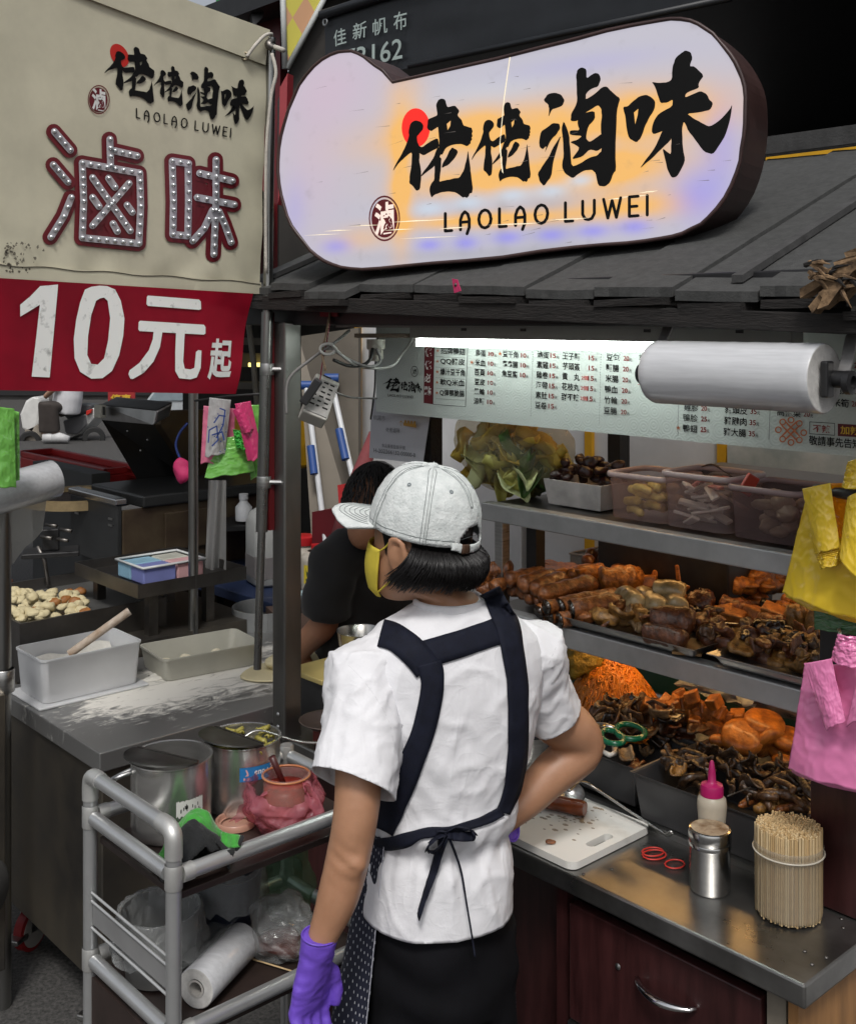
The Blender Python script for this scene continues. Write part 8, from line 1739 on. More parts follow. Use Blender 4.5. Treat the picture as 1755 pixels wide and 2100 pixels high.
# tray shelf with coloured box
TS = vu((-.920, 3.573)); tsz = .93
ts = thing('tray_stand', 'raised steel tray stand behind the flour boxes', 'stand', TS @ Vector((.2, .2, .5)), VX)
m_ = MB(TS); m_.box(0, 0, tsz - .003, .40, .46, tsz); m_.build('tray_floor', steel_dk, ts)
for x0, y0, x1, y1 in ((0, -.003, .40, 0), (0, .46, .40, .463), (-.003, 0, 0, .46), (.40, 0, .403, .46)): MB(TS).box(x0, y0, tsz - .012, x1, y1, tsz + .032).build('tray_side', mat('greasy tray steel', (.20, .19, .18), .4, 1, .2), ts)
for l, w in ((.07, .05), (.30, .08), (.33, .40), (.06, .40)): MB(TS).box(l - .016, w - .016, .55, l + .016, w + .016, tsz - .004).build('leg', steel_dk, ts)
MB(TS).box(.0, .0, .0, .45, .5, .78).build('under_cabinet', greasy, ts)
cbx = TS @ Matrix.Translation((.07, .10, tsz + .002)); cbt = thing('sauce_box', 'clear box with four coloured compartments, blue, violet, pink and cream', 'box', cbx @ Vector((.1, .1, 0)), VX)
for (x, y, w_, h_, c_) in ((0, .095, .12, .09, (.30, .52, .66)), (0, 0, .12, .09, (.24, .27, .58)), (.125, .0, .10, .09, (.70, .42, .43)), (.125, .095, .10, .09, (.55, .55, .48))):
 MB(cbx).box(x, y, 0, x + w_, y + h_, .052).build('compartment', mat('tint %.2f' % c_[0], c_, .4, 0, .12, 10, transl=.2), cbt, bevel=.005)
MB(cbx).tube([(-.004, -.004, .056), (.229, -.004, .056), (.229, .19, .056), (-.004, .19, .056)], .005, 8, close=True).build('rim', mat('cloudy rim', (.5, .52, .52), .4), cbt, smooth=True)
# bun tray
BT = vu((-1.25, 3.437)); bz = .852
bt = thing('bun_tray', 'steel perforated tray for filled buns at the left', 'tray', BT @ Vector((.25, .25, .4)), VX)
pf = bpy.data.materials.new('perforated steel'); pf.use_nodes = True; n_ = pf.node_tree; pb = n_.nodes['Principled BSDF']; pb.inputs['Metallic'].default_value = .8; pb.inputs['Roughness'].default_value = .45
tcx = n_.nodes.new('ShaderNodeTexCoord'); sp_ = n_.nodes.new('ShaderNodeSeparateXYZ'); n_.links.new(tcx.outputs['Object'], sp_.inputs[0]); U = NX(n_, sp_.outputs[0]) * 60.0; V = NX(n_, sp_.outputs[1]) * 60.0
mx_ = mixc(n_, (dotg(0, 0) + dotg(.5, .5)).clamp(), (.42, .42, .41), (.02, .02, .02)) if False else None
def dg2(ou, ov):
 a = (U + ou).mod(1.0) - .5; b = (V + ov).mod(1.0) - .5; return (a * a + b * b).lt(.05)
n_.links.new(mixc(n_, (dg2(0, 0) + dg2(.5, .5)).clamp(), (.40, .40, .39), (.02, .02, .02)), pb.inputs['Base Color'])
MB(BT).box(.012, .012, bz - .02, .49, .55, bz - .017).build('perforated_plate', pf, bt)
for x0, y0, x1, y1 in ((0, 0, .50, .010), (0, .55, .50, .56), (0, .01, .010, .55), (.49, .01, .50, .55)): MB(BT).box(x0, y0, bz - .16, x1, y1, bz + .022).build('tray_side', mat('greasy tray steel', (.20, .19, .18)), bt)
MB(BT).box(.0, .02, .0, .5, .54, bz - .162).build('stove_body', greasy, bt)
bunm = mat('steamed bun', (.58, .50, .30), .7, 0, .12, 12, .2, 60); bunb = mat('browned bun', (.30, .12, .03), .6, 0, .3, 20)
for i in range(95):
 x, y = rnd(22, 178), rnd(1212, 1300); zz = bz + rnd(.0, .045) * max(0, 1 - abs(x - 75) / 110)
 p = onz(x, y, zz); q = BT.inverted() @ p
 if not (.03 < q.x < .40 and .02 < q.y < .53): continue
 br_ = i % 6 == 0
 lump(p, (rnd(.017, .024), rnd(.016, .022), rnd(.013, .018)), 'steamed_bun', bunb if br_ else bunm, 'browned bun in the pile on the perforated tray' if br_ else 'cream coloured bun in the pile on the perforated tray', 'browned buns' if br_ else 'cream buns', .45, 30, i)
MB(BT @ Matrix.Translation((.03, .62, .86))).box(0, 0, -.03, .20, .14, .01).box(.0, .02, .012, .2, .12, .03).build('wooden_box', mat('reddish wood', (.12, .05, .03), .6, 0, .3, 10, stretch=(1, 6, 6)), None, 'reddish wooden lid behind the bun tray', 'lid', bevel=.004)
MB(BT @ Matrix.Translation((.12, .68, .90))).ball((0, 0, .01), (.09, .05, .016), 20, 10, amp=.4, fr=14).build('yellow_cloth', mat('yellow green towel', (.28, .29, .06), .95, 0, .2, 30, .5, 120), None, 'yellow green towel lying on the wooden lid', 'towel', smooth=True)
# gas rings behind
gr_ = thing('gas_burner', 'dark cast gas burner with valve levers behind the bun tray', 'burner', at(110, 1120, 4.1))
MB(TR(at(105, 1110, 4.1), .3)).box(-.10, -.06, -.05, .10, .06, -.03).box(-.03, -.03, -.03, .03, .03, .05).build('body', blackp, gr_, bevel=.005)
for i, (x, y) in enumerate(((95, 1075), (125, 1085), (85, 1100), (118, 1105))): MB().tube([at(x, y, 4.05), at(x + 22, y + 4, 4.03)], .007, 8).build('lever', steel_dk, gr_, smooth=True)
MB().tube([at(78, 1120, 4.05), at(92, 1150, 4.05), at(100, 1200, 4.05)], .008, 8).build('pipe', steel_dk, gr_, smooth=True)
# ------------------------------------------------------------------ griddle with raised lid
GM = ST @ Matrix.Identity(4)
near = ws(at(241, 1038, 4.35)); g0 = near
gr = thing('roasting_oven', 'dark steel roasting cabinet with raised brown sided lid', 'oven', (g0.x, g0.y, 0), -TH, M=ST)
gz = near.z
ovg = mat('dark grey enamel', (.045, .047, .048), .4, .4, .2, 8); brn = mat('greasy brown enamel', (.075, .042, .034), .38, .3, .4, 4, .1, 40, col2=(.13, .10, .06))
MB(ST).box(g0.x - .42, g0.y, gz - .24, g0.x, g0.y + .02, gz).build('front_panel', ovg, gr, bevel=.004)
MB(ST).box(g0.x - .42, g0.y - .01, gz, g0.x + .005, g0.y + .04, gz + .028).build('front_edge', mat('bright edge steel', (.5, .5, .5), .25, 1), gr, bevel=.006)
for i, (a, zz) in enumerate(((-.37, -.06), (-.37, -.075), (-.07, -.06), (-.07, -.085))): MB(ST).box(g0.x + a, g0.y - .004, gz + zz, g0.x + a + .035, g0.y - .001, gz + zz + .008).build('vent_slot', steel, gr)
MB(ST).box(g0.x - .015, g0.y + .022, .0, g0.x, g0.y + .82, gz - .02).build('side_panel', brn, gr, bevel=.004)
MB(ST).box(g0.x - .42, g0.y + .05, .0, g0.x - .02, g0.y + .82, gz - .26).build('inner_body', blackp, gr)
MB(ST).box(g0.x - .42, g0.y + .80, .0, g0.x - .0, g0.y + .83, gz + .05).build('back_panel', brn, gr)
MB(ST).box(g0.x - .44, g0.y + .10, gz - .018, g0.x + .018, g0.y + .84, gz + .03).build('rim_frame', ovg, gr, bevel=.008)
MB(ST).box(g0.x + .001, g0.y + .20, gz - .20, g0.x + .014, g0.y + .44, gz - .05).build('side_door', brn, gr, bevel=.003)
L0 = ws(at(288, 994, 4.75)); L1 = ws(at(209, 850, 4.55)); L2 = ws(at(318, 868, 4.40))
lidA = [at(209, 861, 4.75), at(316, 871, 4.45), at(388, 981, 4.95), at(288, 994, 5.1)]
nl = (lidA[1] - lidA[0]).cross(lidA[3] - lidA[0]).normalized()
if nl.y < 0: nl = -nl
MB().prism(lidA, nl * .02).build('lid_inside', mat('black oven lining', (.010, .010, .010), .35, 0, .3, 8), gr)
MB().prism([at(316, 872, 4.44), at(321, 842, 4.44), at(470, 838, 5.2), at(470, 1000, 5.25), at(388, 982, 4.94)], Vector((.02, .02, 0))).build('lid_side', brn, gr, bevel=.003)
MB().prism([at(204, 830, 4.72), at(322, 842, 4.42), at(316, 872, 4.42), at(208, 862, 4.72)], Vector((.05, .07, .03))).build('lid_bar', mat('brushed bar steel', (.42, .42, .42), .3, 1, .2), gr, bevel=.01)
MB(TR(at(213, 843, 4.66), -TH)).box(-.03, -.03, -.028, .03, .0, .028).build('thermometer', mat('cream plastic', (.5, .47, .4), .5), gr, bevel=.006)
MB(TR(at(212, 842, 4.63), -TH)).box(-.017, -.004, -.017, .017, .0, .017).build('thermometer_glass', blackpl, gr)
for x, y in ((262, 884), (303, 902), (289, 924)): MB().ball(at(x, y, 4.68), .005, 8, 6).build('rivet', steel, gr, smooth=True)
MB().tube(spline([at(385, 868, 4.3), at(368, 890, 4.3), at(362, 920, 4.3), at(385, 970, 4.3)]), .005, 6).build('blue_cable', mat('blue cable', (.03, .06, .25), .5), None, 'thin blue cable hanging against the oven lid', 'cable', smooth=True)
MB().ball(at(375, 965, 4.2), (.035, .03, .045), 14, 10, amp=.5, fr=30).build('pink_rag', mat('hot pink rag', (.55, .03, .14), .7), None, 'small hot pink bag stuffed behind the steel post', 'bag', smooth=True)
bmb = at(165, 1030, 4.75); MB(Matrix.Translation(bmb)).lathe([(.20, 0), (.235, .0), (.235, .035), (.225, .04), (.20, .036), (.20, .0)], 36).build('bamboo_ring', mat('pale bamboo', (.42, .31, .16), .6, 0, .25, 20), None, 'round bamboo steamer lid lying behind the oven', 'steamer', smooth=True, ang=40)
MB(Matrix.Translation(bmb)).lathe([(0, .022), (.20, .018)], 30).build('steamer_mat', mat('dark woven mat', (.07, .05, .045), .8, 0, .4, 60), None, 'dark woven centre of the bamboo steamer lid', 'mat')
MB(TR(at(180, 1030, 5.6), -TH)).box(-.55, -.05, -.9, .15, .05, .16).build('grey_counter', mat('grey stall front', (.045, .047, .048), .6, 0, .15, 5), None, 'plain dark grey counter front behind the bamboo steamer', 'counter', bevel=.004)
MB(TR(at(190, 955, 6.2), -TH)).box(-.75, -.1, -.08, .35, .10, -.01).box(-.75, -.1, -.01, -.72, .1, .03).box(-.75, -.1, -.01, .35, -.08, .025).box(-.75, .08, -.01, .35, .1, .03).box(.33, -.1, -.01, .35, .1, .025).build('red_crate', mat('red crate plastic', (.38, .02, .02), .45, 0, .15), None, 'shallow red plastic crate behind the grey counter', 'crate', bevel=.006)
rs_ = thing('red_shelf', 'red slatted rack standing beside the oven lid', 'rack', at(285, 1040, 5.9))
for k in range(6): MB(TR(at(285, 960 + k * 14, 5.9), -TH)).box(-.10, -.02, -.008, .12, .02, .008).build('slat', mat('red crate plastic', (.38, .02, .02)), rs_)
MB(TR(at(322, 1000, 5.3), -TH)).box(-.07, -.05, -.10, .07, .05, .10).build('yellow_bottle', mat('yellow label can', (.50, .40, .03), .4, 0, .3, 10), None, 'yellow labelled can behind the raised oven lid', 'can', bevel=.01)
# ------------------------------------------------------------------ things seen between post and banner
gcz = .42; gp = at(545, 1400, 3.95); gc = thing('gas_cylinder', 'grey steel gas cylinder with slotted collar behind the floured table', 'gas cylinder', (gp.x, gp.y, 0)); MG = Matrix.Translation((gp.x, gp.y, 0))
gcm = mat('grey cylinder paint', (.30, .31, .31), .5, .2, .2, 8)
MB(MG).lathe([(.12, .0), (.12, .03), (.15, .06), (.155, .12), (.155, .50), (.145, .56), (.11, .605), (.05, .62), (0, .625)], 32).build('tank', gcm, gc, smooth=True, ang=60)
m_ = MB(MG)
for i in range(28):
 a0_, a1_ = 2 * pi * i / 32, 2 * pi * (i + 1) / 32; slot = i % 8 in (2, 3, 4)
 for z0_, z1_ in (((.60, .66), (.72, .80)) if slot else ((.60, .80),)):
  m_.add([(cos(a0_) * .11, sin(a0_) * .11, z0_), (cos(a1_) * .11, sin(a1_) * .11, z0_), (cos(a1_) * .115, sin(a1_) * .115, z1_), (cos(a0_) * .115, sin(a0_) * .115, z1_)], [(0, 1, 2, 3)])
m_.build('collar', gcm, gc, solid=.005)
MB(MG).lathe([(.0, .62), (.025, .62), (.025, .68), (.04, .69), (.04, .72), (0, .725)], 16).build('valve', mat('green brass valve', (.02, .16, .08), .5, .3), gc, smooth=True, ang=40)
lump(gp + Vector((.08, -.06, -.55 + .12)), (.09, .07, .06), 'cloth_bundle', mat('grubby white cloth', (.40, .38, .36), .9, 0, .3, 16), 'grubby white cloth bundle on the gas cylinder', None, .6, 14, 4)
bt_ = at(560, 1200, 4.5); MB(TR((bt_.x, bt_.y, 0), -TH)).box(-.40, -.30, .76, .55, .45, .80).box(-.38, -.28, 0, -.34, -.24, .76).box(.49, -.28, 0, .53, -.24, .76).build('blue_table', mat('dark blue table', (.012, .022, .06), .5, 0, .2), None, 'dark blue table carrying the jerrycan and jars', 'table', bevel=.004)
tzb = .803
jc = at(560, 1190, 4.30); jt = thing('jerrycan', 'large cloudy white jerrycan with green screw cap', 'jerrycan', (jc.x, jc.y, tzb)); MJ2 = TR((jc.x, jc.y, tzb), .5)
jcm = mat('cloudy canister', (.42, .43, .42), .5, 0, .12, 4, transl=.2)
loft_ = MB(MJ2)
def rrz(hx, hy, z, r=.04): return [Vector((sx * (hx - r) + cos((s0 + q / 4) * pi / 2) * r, sy * (hy - r) + sin((s0 + q / 4) * pi / 2) * r, z)) for sx, sy, s0 in ((1, 1, 0), (-1, 1, 1), (-1, -1, 2), (1, -1, 3)) for q in range(5)]
for r in (rrz(.085, .075, 0), rrz(.092, .082, .01), rrz(.092, .082, .235), rrz(.08, .07, .27), rrz(.06, .055, .285)): loft_.v += r
loft_.f = [(i * 20 + j, i * 20 + (j + 1) % 20, (i + 1) * 20 + (j + 1) % 20, (i + 1) * 20 + j) for i in range(4) for j in range(20)] + [tuple(range(19, -1, -1)), tuple(80 + j for j in range(20))]
loft_.build('canister', jcm, jt, smooth=True, ang=60)
MB(MJ2).box(-.0925, -.0825, .002, .0925, .0825, .14).build('liquid_level', mat('grey liquid', (.16, .15, .15), .5), jt, bevel=.03)
MB(MJ2).lathe([(.028, .27), (.03, .272), (.03, .305), (.027, .31), (0, .31)], 20, c=(-.045, -.03, 0)).build('cap', mat('green cap', (.01, .24, .07), .4), jt, smooth=True, ang=40)
wb0 = at(500, 1062, 4.55); MB(Matrix.Translation(wb0 - UPV * .01)).lathe([(0, 0), (.032, 0), (.034, .01), (.034, .055), (.016, .075), (.016, .085), (.019, .086), (.019, .108), (0, .11)], 20).build('white_bottle', mat('white bottle plastic', (.58, .60, .62), .4), None, 'small white plastic bottle on the dark stool', 'bottle', smooth=True, ang=50)
stl = at(500, 1062, 4.6); MB(TR((stl.x, stl.y, 0), .3)).box(-.13, -.12, stl.z - .03, .16, .12, stl.z - .012).box(-.12, -.11, 0, -.09, -.08, stl.z - .03).box(.12, -.11, 0, .15, -.08, stl.z - .03).box(-.12, .08, 0, -.09, .11, stl.z - .03).box(.12, .08, 0, .15, .11, stl.z - .03).build('black_stool', blackp, None, 'black metal stool under the white bottle', 'stool')
stl2 = at(500, 985, 5.2); MB(TR((stl2.x, stl2.y, 0), .3)).box(-.16, -.14, stl2.z - .06, .18, .14, stl2.z).box(-.14, -.12, 0, -.11, -.09, stl2.z - .06).box(.13, -.12, 0, .16, -.09, stl2.z - .06).build('dark_stool', mat('dark grey stool', (.05, .05, .05), .6), None, 'dark grey stool behind the lime green bags', 'stool', bevel=.01)
for i, (x, y, d, lid_, lb_) in enumerate(((622, 1195, 4.05, 1, 'tall jar with red screw lid beside the kneading person'), (648, 1212, 3.95, 0, 'ridged bottle with yellow label beside the kneading person'))):
 jp = at(x, y, d); jt_ = thing('storage_jar', lb_, 'jar', jp); MJ3 = Matrix.Translation(jp)
 prof = [(0, 0), (.045, 0)] + [(.05 + .0022 * (k % 2), .006 + .0095 * k) for k in range(13)] + [(.04, .135), (.03 if not lid_ else .042, .142)]
 MB(MJ3).lathe(prof, 26).build('jar_wall', mat('beige jar', (.46, .42, .36), .45, 0, .15, 8), jt_, smooth=True)
 MB(MJ3).lathe([(.046, .14), (.047, .142), (.047, .168), (.04, .172), (0, .172)] if lid_ else [(.017, .14), (.018, .165), (0, .167)], 24).build('red_lid', mat('red lid plastic', (.48, .015, .02), .4), jt_, smooth=True, ang=40)
 if not lid_:
  a0_ = viewang(jp); f_ = wrap(MJ3, .0535, a0_ - .9, a0_ + .15, .035, .10); MB().sheet(f_, 12, 3).build('yellow_label', mat('yellow label', (.62, .48, .03), .5), jt_, smooth=True); f_ = wrap(MJ3, .0538, a0_ - .72, a0_ - .02, .045, .09)
  m_ = MB(); vs, fs, _ = glyphs('豆', .06); m_.add([f_(x_, y_) for x_, y_ in vs], fs); m_.build('label_mark', mat('dark green ink', (.03, .06, .02), .6), jt_, recalc=False)
MB(TR(at(635, 1112, 4.3), .4)).box(-.09, -.06, -.03, .14, .08, .02).build('cardboard', mat('cardboard', (.26, .16, .09), .8, 0, .15), None, 'torn cardboard tray behind the jars', 'cardboard', bevel=.004)
MB(TR(at(618, 1240, 3.9), .4)).box(-.10, -.05, -.30, .16, .1, -.02).build('tiled_block', mat('brown block', (.14, .09, .07), .7), None, 'brown block under the jars behind the corner post', 'block')
MB(TR(at(630, 1228, 3.88), .4)).box(-.06, -.03, 0, .05, .03, .025).wobble(.012, 16, 2).build('blue_packet', mat('blue white packet', (.40, .55, .60), .4, 0, .4, 14), None, 'blue and white packet in front of the jars', 'packet', bevel=.003)
# leaning steel sheet and squeegee poles behind the corner post
ls = thing('steel_sheet', 'large plain steel sheet leaning behind the corner post', 'sheet', at(670, 1110, 4.15))
MB().prism([at(612, 690, 4.35), at(735, 672, 4.30), at(735, 1110, 4.05), at(640, 1120, 4.05)], Vector((.01, .02, 0))).build('sheet', mat('leaning sheet steel', (.12, .105, .085), .5, .6, .3, 2.5, .05, 20, rvar=.1), ls)
pm = mat('white pole', (.60, .62, .64), .35); bpm = mat('blue grip', (.02, .07, .26), .5)
for (x0, y0, x1, y1, g0_, g1_, lb_) in ((628, 790, 668, 1110, .40, .58, 'left white pole with blue grip leaning on the steel sheet'), (678, 775, 730, 1010, .46, .72, 'right white pole with blue grip leaning on the steel sheet')):
 a, b = at(x0, y0, 4.20), at(x1, y1, 3.98); t_ = thing('mop_pole', lb_, 'pole', b)
 MB().tube([a, b], .0105, 12).build('shaft', pm, t_, smooth=True, ang=50); MB().tube([a.lerp(b, g0_) + Vector((-.010, -.01, 0)), a.lerp(b, g1_) + Vector((-.010, -.01, 0))], .0145, 12).build('grip', bpm, t_, smooth=True, ang=50)
 MB().tube([a - Vector((.022, .0, 0)), a + Vector((.03, 0, 0))], .017, 10).build('hanger', bpm, t_, smooth=True, ang=50)
MB().prism([at(640, 1050, 4.0), at(700, 1040, 3.95), at(700, 1140, 3.95), at(640, 1140, 4.0)], Vector((.03, .05, 0))).build('red_sign_board', mat('dark red board', (.10, .006, .010), .4), None, 'dark red board leaning below the steel sheet', 'board')
MB().prism([at(692, 995, 3.85), at(745, 985, 3.85), at(745, 1090, 3.82), at(700, 1100, 3.82)], Vector((.02, .03, 0))).build('red_dustpan', mat('bright red plastic', (.40, .010, .012), .35), None, 'bright red plastic panel beside the bent over person', 'panel')
MB().tube([at(686, 1140, 3.72), at(725, 1010, 3.74), at(768, 890, 3.78)], [.030, .034, .020], 12).wobble(.008, 12, 2).build('folded_umbrella', mat('faded red cloth', (.20, .045, .05), .8, 0, .2, 8), None, 'folded faded red umbrella leaning beside the menu board', 'umbrella', smooth=True)
MB(ST).box(-2.165, 1.93, .80, -2.125, 1.97, 1.60).build('dark_post', oldwood, stall)
# neighbouring booth between banner and stall: dark, with a small yellow lamp
nb = thing('neighbour_booth', 'dark neighbouring booth with a small yellow strip lamp', 'booth', at(540, 1100, 6.5))
MB(TR(at(560, 900, 7.2), -.3)).box(-.65, 0, -1.1, .9, .1, 2.0).build('back_wall', mat('booth dark wall', (.025, .023, .02), .7, 0, .4, 3), nb)
MB(TR(at(520, 745, 6.6), -.3)).box(-.10, -.05, -.02, .12, .05, .06).build('lamp_canopy', mat('tan lamp canopy', (.16, .14, .09), .6), nb)
MB().tube([at(510, 748, 6.5), at(546, 748, 6.5)], .012, 10).build('strip_lamp', mat('yellow lamp', (1, .8, .2), .4, 0, 0, emit=(1, .80, .22), estr=2.2), nb, smooth=True)
for i, (x, y, w_) in enumerate(((520, 790, .22), (530, 660, .3), (525, 700, .25))): MB(TR(at(x, y, 6.55), -.3)).box(-w_, -.06, -.02, w_, .06, .02).build('shelf_board', mat('pale shelf edge', (.14, .13, .11), .6), nb)
MB().tube([at(505, 620, 6.0), at(520, 740, 6.0), at(532, 880, 6.0)], .016, 8).build('upright', mat('pale upright', (.26, .25, .22), .5), nb, smooth=True)
MB(TR(at(560, 880, 5.6), -.5)).box(-.16, -.15, -.18, .20, .15, .10).wobble(.03, 4, 1).build('yellow_bin', mat('yellow bin plastic', (.62, .34, .01), .5, 0, .15), None, 'yellow plastic bin behind the banner pole', 'bin', bevel=.02)
# ------------------------------------------------------------------ street beyond
sct = thing('scooter', 'white and grey parked motor scooter on the street far behind', 'scooter', at(130, 905, 17)); SD = 17.0
def SPt(x, y, d=SD): return at(x, y, d)
wsp = mat('white scooter paint', (.62, .62, .60), .3, 0, .1); gsp = mat('grey scooter plastic', (.09, .09, .095), .5)
MB().prism([SPt(45, 880), SPt(40, 850), SPt(52, 822), SPt(66, 813), SPt(80, 816), SPt(84, 836), SPt(80, 868), SPt(70, 890)], Vector((.05, .35, 0))).build('front_shield', wsp, sct, bevel=.04)
MB().prism([SPt(50, 880), SPt(80, 868), SPt(82, 895), SPt(70, 925), SPt(48, 920)], Vector((.05, .3, 0))).build('inner_shield', mat('dirty shield', (.25, .22, .18), .6, 0, .5, 6), sct, bevel=.03)
MB().prism([SPt(82, 905), SPt(120, 908), SPt(165, 890), SPt(200, 850), SPt(203, 838), SPt(190, 836), SPt(176, 848), SPt(140, 862), SPt(132, 890), SPt(90, 895)], Vector((.1, .35, 0))).build('body_shell', wsp, sct, bevel=.03)
MB().prism([SPt(130, 862), SPt(176, 850), SPt(180, 870), SPt(160, 890), SPt(135, 888)], Vector((.02, -.06, 0))).build('side_cover', gsp, sct, bevel=.02)
MB().prism([SPt(128, 850), SPt(165, 828), SPt(190, 830), SPt(185, 845), SPt(140, 864)], Vector((.05, .3, 0))).build('seat', mat('grey seat', (.07, .075, .08), .6), sct, bevel=.04)
MB().prism([SPt(180, 842), SPt(192, 838), SPt(190, 846), SPt(180, 852)], Vector((0, -.08, 0))).build('tail_light', redp, sct, bevel=.01)
for x, y, r in ((193, 898, .17), (62, 905, .16)): MB(Matrix.Translation(SPt(x, y)) @ Matrix.Rotation(.3, 4, 'Z')).lathe([(r * .55, -.06), (r * .9, -.06), (r, -.04), (r, .04), (r * .9, .06), (r * .55, .06)], 24, M=Matrix.Rotation(pi / 2, 4, 'X')).build('wheel', mat('tyre rubber', (.015, .015, .015), .7), sct, smooth=True, ang=40)
rp_ = thing('person', 'seated rider in white shirt and dark trousers on the far scooter', 'person', SPt(115, 905)); rb2 = MB(); d = 16.8
rb2.tube([SPt(135, 842, d), SPt(140, 815, d), SPt(142, 770, d), SPt(142, 745, d)], [.20, .19, .20, .10], 14); rb2.ball(SPt(142, 722, d), (.10, .11, .13), 12, 10)
rb2.tube([SPt(125, 775, d - .1), SPt(108, 800, d - .3), SPt(92, 815, d - .2)], [.07, .055, .045], 10)
for dx in (0, -18): rb2.tube([SPt(130 + dx * .3, 838, d), SPt(104 + dx * .6, 836, d - .25), SPt(112 + dx, 885, d - .2), SPt(118 + dx, 898, d - .2)], [.11, .10, .08, .06], 12); rb2.tube([SPt(112 + dx, 900, d - .2), SPt(140 + dx, 898, d - .2)], [.055, .045], 10)
rbo = remesh(rb2, .03, 4); rbo.build('body', mat('far skin', (.34, .2, .13), .6), rp_, smooth=True)
rs2 = MB(); rs2.tube([SPt(135, 845, d), SPt(140, 815, d - .02), SPt(142, 770, d), SPt(142, 752, d)], [.22, .215, .225, .12], 16); rs2.tube([SPt(128, 770, d - .1), SPt(112, 795, d - .3)], [.09, .08], 12); remesh(rs2, .025, 4).build('shirt', mat('white shirt far', (.62, .62, .64), .85), rp_, smooth=True)
rt2 = MB()
for dx in (0, -18): rt2.tube([SPt(134 + dx * .3, 838, d), SPt(104 + dx * .6, 834, d - .28), SPt(112 + dx, 886, d - .22)], [.135, .125, .095], 14)
remesh(rt2, .025, 4).build('trousers', mat('dark brown trousers', (.045, .036, .032), .8), rp_, smooth=True)
m_ = MB()
for dx in (0, -18): m_.tube([SPt(108 + dx, 898, d - .24), SPt(122 + dx, 897, d - .24), SPt(142 + dx, 901, d - .24)], [.07, .075, .05], 12)
m_.build('shoes', mat('white shoes', (.55, .55, .55), .6), rp_, smooth=True)
carw = thing('parked_car', 'pale car parked on the far side of the street', 'car', at(345, 880, 21)); d = 21
MB().prism([at(255, 880, d), at(255, 835, d), at(300, 820, d), at(318, 796, d), at(400, 790, d), at(430, 820, d), at(480, 830, d), at(480, 880, d)], Vector((.1, 1.6, 0))).build('body', mat('pale car paint', (.45, .48, .50), .3, .2), carw, bevel=.06)
MB().prism([at(306, 822, d), at(322, 800, d), at(396, 795, d), at(420, 820, d)], Vector((0, -.03, 0))).build('side_window', mat('car glass', (.22, .27, .30), .1), carw)
for x in (300, 430): MB(Matrix.Translation(at(x, 876, d - .02))).lathe([(0, -.1), (.28, -.1), (.31, -.06), (.31, .06), (.28, .1)], 22, M=Matrix.Rotation(pi / 2, 4, 'X')).build('wheel', mat('tyre rubber', (.015, .015, .015)), carw, smooth=True, ang=40)
nbm = thing('red_notice_board', 'red notice board with yellow writing on the far street', 'sign', at(250, 850, 19))
MB().prism([at(222, 800, 19), at(277, 800, 19), at(277, 848, 19), at(222, 848, 19)], Vector((0, .06, 0))).build('board', mat('red board', (.30, .02, .02), .5), nbm)
m_ = MB(); PN = Plane(0, c=19)
for i, s_ in enumerate(('停車', '出租')): pline(m_, PN, s_, 228, 816 + i * 20, 270, 816 + i * 20, 15, .03)
for p in m_.v: p.y -= .02
m_.build('lettering', mat('yellow board print', (.60, .38, .03), .5), nbm, recalc=False)
fb_ = thing('far_building', 'dark fronted building closing the far end of the street', 'building', (-5, 27, 0))
MB().box(-14, 26, 0, 2.2, 30, 7.6).build('facade', mat('far grey facade', (.10, .095, .09), .8, 0, .3, 1.2), fb_)
for i in range(6): MB().box(-13 + i * 2.4, 25.9, .1, -11.2 + i * 2.4, 26.0, 2.6).build('shop_opening', mat('dark opening', (.012, .012, .013), .5), fb_)
for i in range(6): MB().box(-13 + i * 2.4, 25.85, 3.6, -11.4 + i * 2.4, 25.99, 5.2).build('window', mat('dull window', (.10, .13, .15), .2), fb_)
gs_ = MB().prism([at(444, -60, 9), at(505, -60, 9), at(497, 36, 9), at(443, 22, 9)], Vector((0, .1, 0))).build('green_sign', mat('green sign', (.008, .20, .045), .45), None, 'green shop sign high above the cream banner', 'sign')
rd = thing('red_awning_sign', 'dark red sign column with black edge beside the banner pole', 'sign', at(545, 300, 6))
MB().prism([at(512, -60, 6.2), at(575, -60, 6.0), at(575, 640, 6.0), at(500, 640, 6.2)], Vector((.03, .08, 0))).build('panel', mat('dark red panel', (.14, .014, .018), .4, 0, .3, 3), rd)
MB().prism([at(505, -20, 6.0), at(543, -60, 6.0), at(535, 40, 5.95), at(515, 60, 5.95)], Vector((.02, -.05, 0))).build('black_edge', blackp, rd)
ps = thing('harlequin_panel', 'slanted awning panel with yellow and orange diamonds and white frame', 'sign', at(600, 150, 5.4))
PH = Plane(radians(-15), p=at(610, 60, 5.4))
dmm = bpy.data.materials.new('harlequin print'); dmm.use_nodes = True; n_ = dmm.node_tree; pb = n_.nodes['Principled BSDF']
uvn = n_.nodes.new('ShaderNodeUVMap'); mp_ = n_.nodes.new('ShaderNodeMapping'); mp_.inputs['Rotation'].default_value = (0, 0, pi / 4); n_.links.new(uvn.outputs[0], mp_.inputs[0])
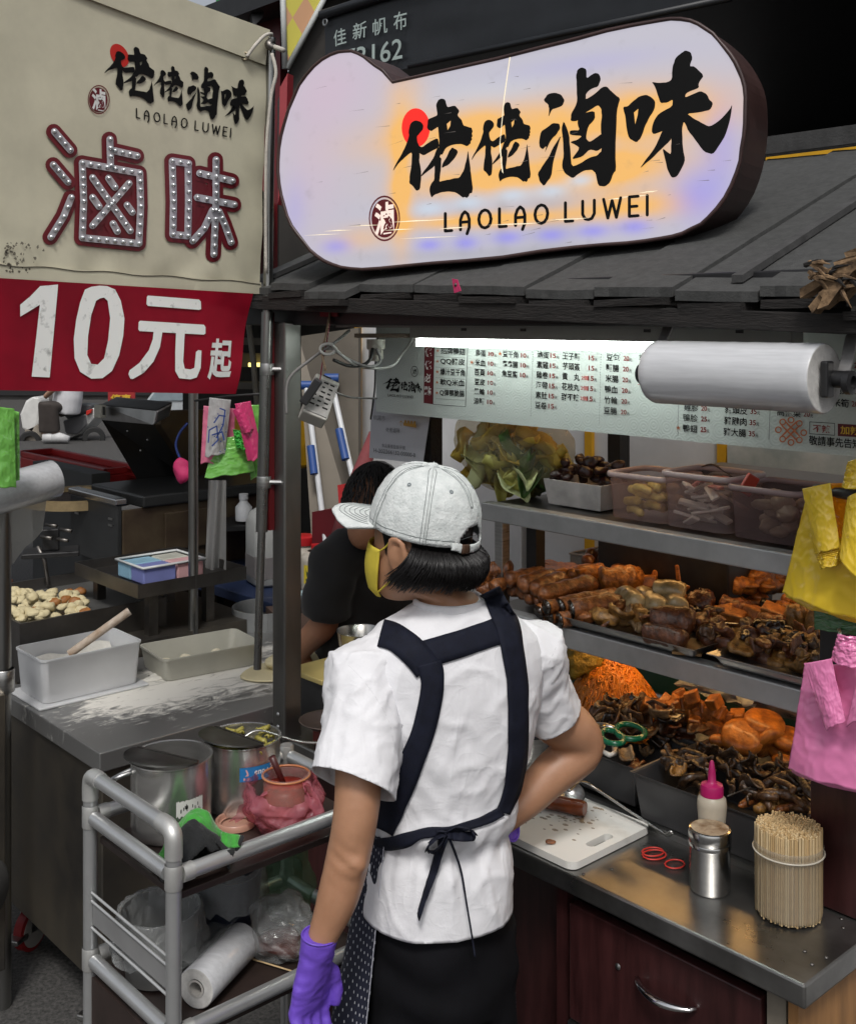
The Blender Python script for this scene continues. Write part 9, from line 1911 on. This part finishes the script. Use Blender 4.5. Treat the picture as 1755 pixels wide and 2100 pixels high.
ck = n_.nodes.new('ShaderNodeTexChecker'); ck.inputs['Scale'].default_value = 6.5; ck.inputs['Color1'].default_value = (.56, .50, .07, 1); ck.inputs['Color2'].default_value = (.55, .30, .16, 1); n_.links.new(mp_.outputs[0], ck.inputs['Vector']); n_.links.new(ck.outputs[0], pb.inputs['Base Color']); pb.inputs['Roughness'].default_value = .5
MB().prism([PH.pt(580, -60), PH.pt(690, -60), PH.pt(664, 0), PH.pt(590, 138), PH.pt(584, 138)], PH.n * .03).build('panel', dmm, ps, uvfn=lambda p: (PH.t.dot(p) * 1.7, p.z))
for a, b in (((578, -60), (584, 142)), ((696, -60), (588, 142))): MB().tube([PH.pt(*a, .01), PH.pt(*b, .01)], .014, 8).build('frame_bar', mat('pale grey frame', (.46, .48, .47), .5), ps, smooth=True)
MB().prism([PH.pt(596, 140, -.05), PH.pt(700, -60, -.05), PH.pt(760, -60, -.05), PH.pt(760, 640, -.05), PH.pt(575, 640, -.05), PH.pt(575, 200, -.05)], PH.n * .05).build('dark_side_wall', mat('dark side wall', (.030, .027, .024), .7, 0, .3, 4), ps)
MB().prism([at(574, 180, 5.0), at(590, 150, 5.0), at(585, 330, 5.0), at(570, 420, 5.0)], Vector((.02, .05, 0))).build('red_pennant', mat('red pennant', (.30, .03, .04), .6), None, 'narrow red pennant between the banner pole and the lit sign', 'pennant')
bpy.data.objects.remove(_to)
# things that nothing but their place tells apart: say which one, counted from the left
bpy.context.view_layer.update()
ORD = 'first second third fourth fifth sixth seventh eighth ninth tenth eleventh twelfth thirteenth fourteenth fifteenth'.split()
same = {}
for o in bpy.data.objects:
 if o.parent is None and 'label' in o: same.setdefault(o['label'], []).append(o)
def midx(o):
 c = o.matrix_world @ (sum((Vector(b) for b in o.bound_box), Vector()) / 8) if o.type == 'MESH' else o.matrix_world.translation
 return c.x / max(c.y, .1)
for lb_, ob_ in same.items():
 if 2 <= len(ob_) <= 15:
  ob_.sort(key=midx)
  for i, o in enumerate(ob_):
   w_ = lb_.split(); o['label'] = ' '.join(w_[:12]) + ', ' + (ORD[i] if i < len(ob_) - 1 else 'last') + ' from left'
